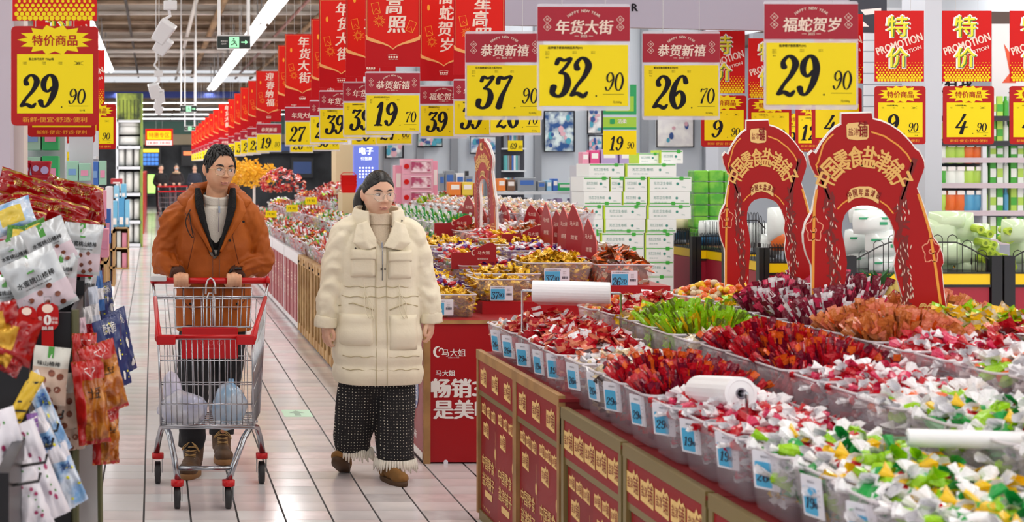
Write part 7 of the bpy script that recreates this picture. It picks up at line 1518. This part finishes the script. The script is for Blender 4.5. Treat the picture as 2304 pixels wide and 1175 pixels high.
for i, (px, py, lab) in enumerate(((78, 520, 'green and yellow packet tilted on the silver bags'), (45, 530, 'green and yellow packet at the left, nearly flat'))): pouch('green_packet', lab, 'snack bag', px, py, 5.15, 62, 44, -.4+i*.5, 0, -.3, .012, regions=((-.6, .6, -.6, .5, mat('bag_yellow')),), seed=63+i, bm=mat('bag_green', rgb('3f7d22'), .35, coat=.3), group='green and yellow packets')
# blurred red and gold bags at the very left
for i, (px, py, w_, h, r) in enumerate(((30, 760, 110, 110, .3), (10, 720, 70, 80, -.2), (20, 810, 70, 60, .5))): pouch('red_snack_bag', ('red and gold sweet bag bulging at the left edge', 'red bag above the bulging one at the left edge', 'dark red bag end under the bulging one')[i], 'snack bag', px, py, 3.6, w_, h, r, 0, 0, .04, regions=((-.7, .2, -.4, .5, mat('bag_gold', rgb('c9992e'), .3, .4)),), group='red and gold sweet bags at the left edge', wrinkle=.012, seed=70+i, bm=redb)
# red round-cornered hang cards
def hang_card(px, py, d, k, lab):
    t = thing('red_hang_card', lab, 'price sign', P(px, py, d), 0, 'red round-cornered hang cards'); w_ = .075*k; q = MB(); q.prism(rrect(-w_/2, w_/2, -.025*k, .07*k, .03*k), 0, .003); b = q.build('card', m_dred, t)
    q = MB(); q.bx(-.02*k, .02*k, 0, .003, -.085*k, -.02*k); q.build('stem', m_dred, t); q = MB(); disc(q, 0, .05*k, -.001, .019*k, n=16, r2=.015*k); q.build('cream_disc', m_cream, b)
    q = MB(); text(q, '0', 0, .012*k, -.0012, h=.034*k, bold=.05); text(q, '金', -.025*k, .018*k, -.0012, h=.014*k); text(q, '晔', -.025*k, .002*k, -.0012, h=.014*k); text(q, '添加', .024*k, .016*k, -.0012, h=.01*k); text(q, '蔗糖', .024*k, .003*k, -.0012, h=.01*k); text(q, '88.88', 0, -.016*k, -.0012, h=.012*k, bold=.02); q.build('lettering', m_wht, b)
    MB().tube([(-.01*k,0,.066*k),(-.012*k,0,.09*k),(.012*k,0,.09*k),(.01*k,0,.066*k)], .0015, 5).build('wire_hook', chrome, t)
hang_card(107, 728, 4.55, .92, 'red hang card reading 88.88 on the front of the black rack'); hang_card(60, 730, 4.5, .8, 'smaller red hang card partly covered at its left')
# hanging bags on the aisle side
def navy_p(q):
    for (x, z, r) in ((-.2,.3,.22),(.35,-.05,.24),(-.1,-.5,.22),(.5,-.7,.18)): disc(q, x, z, 0, r*.6, n=12, r2=r*.75)
def navy_y(q):
    for k in range(16): disc(q, .8*sin(k*2.3), .85*cos(k*1.7), 0, .05, n=6, r2=.03)
for i, (px, py, d, w_, h, r, yw, lab) in enumerate(((252, 795, 5.05, 62, 165, -.22, .7, 'dark blue dotted snack bag hanging nearest on the rack side'), (272, 770, 5.5, 50, 150, -.28, .8, 'dark blue dotted snack bag hanging behind the first'), (240, 690, 5.9, 34, 110, -.15, .8, 'dark blue bag hanging higher up the rack side'))):
    pouch('navy_snack_bag', lab, 'snack bag', px, py, d, w_*1.3, h, r, yw, 0, .014, prints=(('white_ovals', m_wht, navy_p), ('yellow_dots', mat('print_lemon'), navy_y), ('lettering', m_wht, lambda q: text(q, '酥脆', .0, .72, .0005, h=.3, wd=.9))), group='dark blue dotted bags', seed=80+i, bm=navy, wrinkle=.006)
for i, (px, py, d, w_, h, r, yw, lab) in enumerate(((232, 850, 4.55, 78, 160, -.25, .4, 'orange crisp bag with a red top hanging nearest the aisle'), (205, 905, 4.5, 66, 190, -.1, .3, 'orange crisp bag hanging behind, reaching lower'), (190, 830, 4.6, 50, 160, .0, .3, 'red end of a crisp bag at the rack edge'), (238, 980, 4.6, 56, 130, -.0, .4, 'lowest orange crisp bag near the floor tiles'))):
    pouch('crisp_bag', lab, 'snack bag', px, py, d, w_*1.15, h, r, yw, 0, .03, regions=((-1, 1, .55, 1, chipr), (-1, -.55, -1, 1, chipr), (-1, 1, -1, -.9, chipr)), prints=(('lettering', inkb, lambda q: text(q, '土豆', .1, .25, 0, h=.26, wd=.8, bold=.02)), ('heart_mark', m_wht, lambda q: strip(q, [(.35*sin(a)**3, .76+.1*(cos(a)-.4*cos(2*a))) for a in [i_*.45 for i_ in range(15)]], .02, 0))), group='orange crisp bags', wrinkle=.014, seed=90+i, bm=chipb, n=18)
for i, (px, py, d, w_, h, r, yw, lab) in enumerate(((105, 930, 4.2, 40, 200, -.42, .4, 'blue and white foil bag hanging upper, slanted'), (115, 1030, 4.0, 60, 230, -.48, .4, 'blue and white foil bag with yellow print, lower'), (150, 1070, 4.0, 50, 150, -.4, .5, 'blue foil bag lowest near the floor'))):
    pouch('blue_foil_bag', lab, 'snack bag', px, py, d, w_*1.1, h, r, yw, 0, .02, regions=((-1, 1, .6, 1, whf),), prints=(('yellow_print', mat('print_lemon'), lambda q: [disc(q, .5*sin(k*2), -.2+.5*cos(k*1.7), 0, .12, n=8, r2=.05) for k in range(5)]), ('lettering', mat('print_blue', rgb('2456a8'), .4), lambda q: text(q, '海苔', 0, .35, 0, h=.3, wd=.9, bold=.02))), group='blue and white foil bags', wrinkle=.01, seed=100+i, bm=blb)
pm = mat('print_magenta', rgb('b0386a'), .4)
def fl(q):
    for k in range(9): disc(q, .6*sin(k*2.4), .8*cos(k*1.3), 0, .12, n=7, r2=.06)
for i, (px, py, d, w_, h, r, lab) in enumerate(((25, 1050, 3.75, 90, 260, -.3, 'white bag with pink flowers at the bottom left corner'), (85, 1060, 3.8, 70, 230, -.38, 'white bag with red flowers beside the first'), (60, 1120, 3.7, 80, 160, -.35, 'white flowered bag cut by the bottom edge'))):
    pouch('flowered_bag', lab, 'snack bag', px, py, d, w_, h, r, .2, 0, .02, prints=(('flower_print', pm, fl), ('leaf_print', mat('print_green_tab'), lambda q: [disc(q, .6*sin(k*2.4+.5), .8*cos(k*1.3+.2), 0, .06, n=6, r2=.03) for k in range(9)])), group='white flowered bags', wrinkle=.008, seed=110+i, bm=whf)
for i, (px, py, w_, h, r, c, lab) in enumerate(((55, 900, 36, 130, .5, 'e0b92c', 'yellow and black striped packet hanging at the left'), (15, 1000, 30, 110, .4, 'd8b02a', 'yellow striped packet lower at the left edge'), (75, 965, 26, 70, -.1, '7c4a9c', 'small purple packet between the yellow and blue bags'))):
    m_ = mat('packet_'+c, rgb(c), .35, coat=.3); pouch('striped_packet', lab, 'snack bag', px, py, 3.9, w_, h, r, .2, 0, .012, prints=(('stripes', inkb if i < 2 else m_wht, lambda q: [q.face([(-.8,-.9+k*.36),(.8,-.7+k*.36),(.8,-.62+k*.36),(-.8,-.82+k*.36)], 0) for k in range(5)]),), group='narrow striped packets', seed=120+i, bm=m_)
for i, (px, py, c, lab) in enumerate(((185, 760, 'd8b8c4', 'pink striped packet hanging by the black rack corner'), (198, 735, 'e3dfe0', 'white and red packet hanging behind the corner'), (212, 690, 'cfd6e6', 'pale blue netted packet on the rack side'), (222, 655, '3f74b8', 'small blue packet high on the rack side'))): pouch('hanging_packet', lab, 'snack bag', px, py, 4.9+i*.25, 26, 90, -.1, .6, 0, .01, regions=((-1, 1, -.4, .1, _M['foil_red'] if i == 1 else _M['foil_white']),), group='narrow packets on the rack side', seed=130+i, bm=mat('packet_'+c, rgb(c), .35, coat=.3))
# red tubs stacked behind
tubm = mat('tub_red', rgb('b8122c'), .3, coat=.3)
for i, (px, py) in enumerate(((5, 400), (47, 395), (92, 397), (92, 428), (47, 428), (8, 430))):
    d = 6.6; p = P(px, py, d); t = thing('red_tub', 'red plastic tub with a printed label, %s' % ('left end of the upper row', 'middle of the upper row', 'right end of the upper row', 'right end of the lower row', 'middle of the lower row', 'left end of the lower row')[i], 'tub', p, 0, 'red plastic tubs'); k = d/FPX
    q = MB(); q.loft([[Vector((x*s_, y*s_, z_)) for x, y in rrect(-24*k, 24*k, -.04, .04, .012, 3)] for s_, z_ in ((.82, 0), (.95, 27*k), (1, 28*k), (1.02, 33*k), (.98, 34*k))]); b = q.build('tub', tubm, t)
    q = MB(); disc(q, .02, 14*k, -.044, 9*k, n=14); disc(q, -.02, 18*k, -.0445, 7*k, n=12); q.build('label_print', mat('print_sky', rgb('b9b4e0'), .4), b)
# shelving of tissues and boxes behind, pillow shelf, crates
t = thing('left_shelving', 'white shelving of boxed goods behind the red bags', 'shelving', (P(205, 0, 9).x, 9, 0)); q = MB(); q.bx(-1.2, 0, .0, 2.6, .05, .95); q.build('base_cabinet', mat('shelf_pale', rgb('c9ccd2'), .5), t); q = MB(); q.bx(-1.2, 0, 1.2, 1.24, .95, 1.9); q.build('back_panel', mat('shelf_pale'), t)
for z in (1.2, 1.45, 1.7): q = MB(); q.bx(-1.2, 0, .8, 1.2, z, z+.02); q.build('shelf', sh_w, t)
gl = [('ededf2', 'white'), ('9fd0b8', 'mint'), ('e6e8f0', 'pale'), ('f0d4dc', 'pink'), ('7fb4d8', 'blue'), ('56a844', 'green')]
rnd = random.Random(5); n_ = 0
for (x0, x1, d, z0, hh) in ((55, 135, 7.2, 1.55, .16), (55, 135, 7.2, 1.73, .14), (150, 205, 8.2, 1.42, .14), (150, 205, 8.2, 1.57, .12), (206, 240, 9.2, 1.32, .2), (206, 240, 9.6, 1.53, .18), (208, 246, 8.6, 1.12, .2), (222, 250, 10.5, 1.1, .28)):
    a, b = P(x0, 0, d).x, P(x1, 0, d).x; k = max(2, int((b-a)/.07)); w_ = (b-a)/k
    for i in range(k):
        c, nm = gl[rnd.randrange(5)] if x0 > 60 else gl[(1, 5, 1, 0)[i % 4]]; h = hh*rnd.uniform(.8, 1); t = thing('goods_box', '%s boxed household item on the left shelves, item %s at height %.1f m' % (nm, ordn(n_), z0), 'box', (a+w_*(i+.5), d, z0), 0, 'boxed items on the left shelves'); q = MB(); q.box((0,0,h/2), (w_*.92, .12, h)); bb = q.build('box', mat('goods_'+nm, rgb(c), .35), t, bevel=.004); q = MB(); q.bx(-w_*.3, w_*.3, -.063, -.06, h*.3, h*.6); q.build('label_print', mat('goods_label_'+('pink' if i % 2 else 'blue'), rgb('e59ab8' if i % 2 else '7aa6d8'), .4), bb); n_ += 1
for (x0, x1, d, z) in ((50, 140, 7.1, 1.54), (150, 206, 8.1, 1.41)): q = MB(); q.bx(P(x0,0,d).x, P(x1,0,d).x, d-.1, d+.2, z-.02, z); tag(q.build('shelf_board', sh_w), 'shelf board carrying boxed items behind the %s' % ('red tubs' if x0 < 100 else 'yellow notice'), 'shelf')
for (x0, x1, d) in ((50, 140, 7.1), (150, 206, 8.1)):
    q = MB(); q.bx(P(x0,0,d).x, P(x1,0,d).x, d+.2, d+.24, .0, 2.1); tag(q.build('backing_wall', mat('shelf_pale')), 'pale shelf back panel behind the %s' % ('red tubs' if x0 < 100 else 'yellow notice'), 'shelving')
def pine(px0, px1, y_top, y_bot, d, lab, n=3):
    a, b = P(px0, y_bot, d), P(px1, y_top, d); t = thing('pine_crate', lab, 'crate', (a.x, d, 0), 0, 'pine crates along the left shelves'); w_ = b.x-a.x; zs = [max(0, a.z)+(b.z-max(0, a.z))*i/n for i in range(n+1)]
    for z in zs: q = MB(); q.bx(0, w_, 0, .5, z-.02, z); q.build('board', cw, t)
    for x in (0, w_-.02): q = MB(); q.bx(x, x+.02, 0, .5, zs[0], zs[-1]); q.build('side_board', cw, t)
    q = MB(); q.bx(0, w_, .48, .5, zs[0], zs[-1]); q.build('back_board', cw, t)
    for i in range(n):
        q = MB(); h = (zs[i+1]-zs[i])*.8; q.bx(w_*.2, w_*.45, .08, .4, zs[i], zs[i]+h); q.build('white_pack', pk, t); q = MB(); q.bx(w_*.55, w_*.85, .08, .4, zs[i], zs[i]+h*.9); q.build('pale_pack', mat('goods_pink'), t)
pine(214, 240, 532, 700, 9.6, 'pine crate tower nearest, behind the black rack', 3); pine(242, 258, 520, 640, 13.5, 'pine crate tower second along the left shelves', 3); pine(256, 290, 512, 603, 23.5, 'pine crate tower beneath the tall blue boxes', 2)
for i, (px, py, w_, h, c, lab) in enumerate(((258, 512, 13, 60, '6db8dc', 'tall light-blue box on the crates, left one'), (273, 512, 14, 66, '4f9fd0', 'tall blue box on the crates, middle one'), (286, 512, 10, 62, '7cc0e0', 'tall light-blue box on the crates, right one'), (262, 446, 12, 28, '8cc8e4', 'upper light-blue box in the second tier, left'), (278, 446, 12, 32, '6db8dc', 'upper light-blue box in the second tier, right'), (245, 520, 16, 100, 'e8e4ea', 'white and pink box stack beside the blue boxes'), (262, 414, 26, 12, 'b8323a', 'small red box on top of the blue boxes'))):
    d = 23.6 if i != 5 else 13.6; a = P(px, py, d); t = thing('tall_box', lab, 'box', a); k = d/FPX; q = MB(); q.box((0, .15, h*k/2), (w_*k, .25, h*k)); b = q.build('box', mat('tall_'+c, rgb(c), .35), t, bevel=.01); q = MB(); q.bx(-w_*k*.3, w_*k*.3, .02, .024, h*k*.1, h*k*.35); q.build('label_print', m_wht, b)
# pillow shelf unit
d = 30; a, b = P(263, 555, d), P(318, 210, d); w_ = b.x-a.x; H_ = b.z; t = thing('pillow_shelf', 'tall green-edged shelf of white pillows with a forest picture on top', 'shelving', (a.x, d, 0)); gz = mat('green_edge', rgb('7f9440'), .5); zz = lambda py: EYE-(py-VY)*d/FPX
for x in (-.02, w_-.02): q = MB(); q.bx(x, x+.05, 0, .6, 0, H_); q.build('upright', gz if x > 0 else sh_w, t)
q = MB(); q.bx(0, w_, .55, .6, 0, H_); q.build('back_panel', mat('shelf_dark'), t)
for py in (272, 332, 378, 438, 500, 552): q = MB(); q.bx(0, w_, 0, .55, zz(py)-.03, zz(py)+.03); q.build('shelf', sh_w, t)
q = MB(); q.bx(0, w_, -.01, .02, zz(270), H_); fp_ = q.build('forest_picture', mat('forest', rgb('2c3a14'), .5, rgb2=rgb('8a9a34'), scale=3), t); q = MB()
for k in range(6): q.bx(w_*(.1+k*.15), w_*(.13+k*.15), -.02, -.01, zz(268), zz(225))
q.build('tree_trunks', mat('trunk_dark', rgb('15170c'), .6), fp_)
plw = mat('pillow_white', rgb('dcdcd8'), .8); c_ = 0
for (py, n, vert) in ((330, 1, 0), (306, 1, 0), (290, 1, 0), (377, 3, 1), (436, 3, 1), (498, 3, 1), (550, 3, 1)):
    for i in range(n):
        x = w_*(i+.5)/n; h = .42 if vert else .19; q = MB(); pillow(q, (a.x+x, d+.2, zz(py)+.03+h/2), (w_/n*.9, .3, h)); o = q.build('pillow', plw, None, True); tag(o, 'white rolled pillow on the tall green-edged shelf, %s counting from the top' % ordn(c_), 'pillow', 'white pillows on the tall shelf'); c_ += 1
for i, (px0, px1, d, z1, lab) in enumerate(((120, 150, 8.3, 2.6, 'grey upright post behind the yellow notice'),)): q = MB(); q.bx(P(px0+15,0,d).x, P(px1,0,d).x, d, d+.05, 0, z1); tag(q.build('shelf_post', sh_w), lab, 'post')
q = MB(); q.bx(P(316,0,36).x, P(324,0,36).x, 36, 52, 0, 1.5); tag(q.build('red_display', m_dred), 'low red display along the left side far down the aisle', 'display stand')
# green floor arrow sticker
p = P(668, 931, FPX*EYE/(931-VY)); t = thing('floor_arrow', 'faded green arrow sticker on the floor between the couple', 'floor sticker', (p.x, p.y, .003)); q = MB(); q.bx(-.095, .095, -.14, .14, -.001, .0); b = q.build('sticker', mat('sticker_green', rgb('a9d6b2'), .4), t); q = MB(); q.add([(-.02,-.1,.0006),(.02,-.1,.0006),(.02,.0,.0006),(.055,0,.0006),(0,.1,.0006),(-.055,0,.0006),(-.02,0,.0006)], [(0,1,2,3,4,5,6)]); q.build('arrow_print', mat('sticker_dark', rgb('5a8a62'), .4), b)
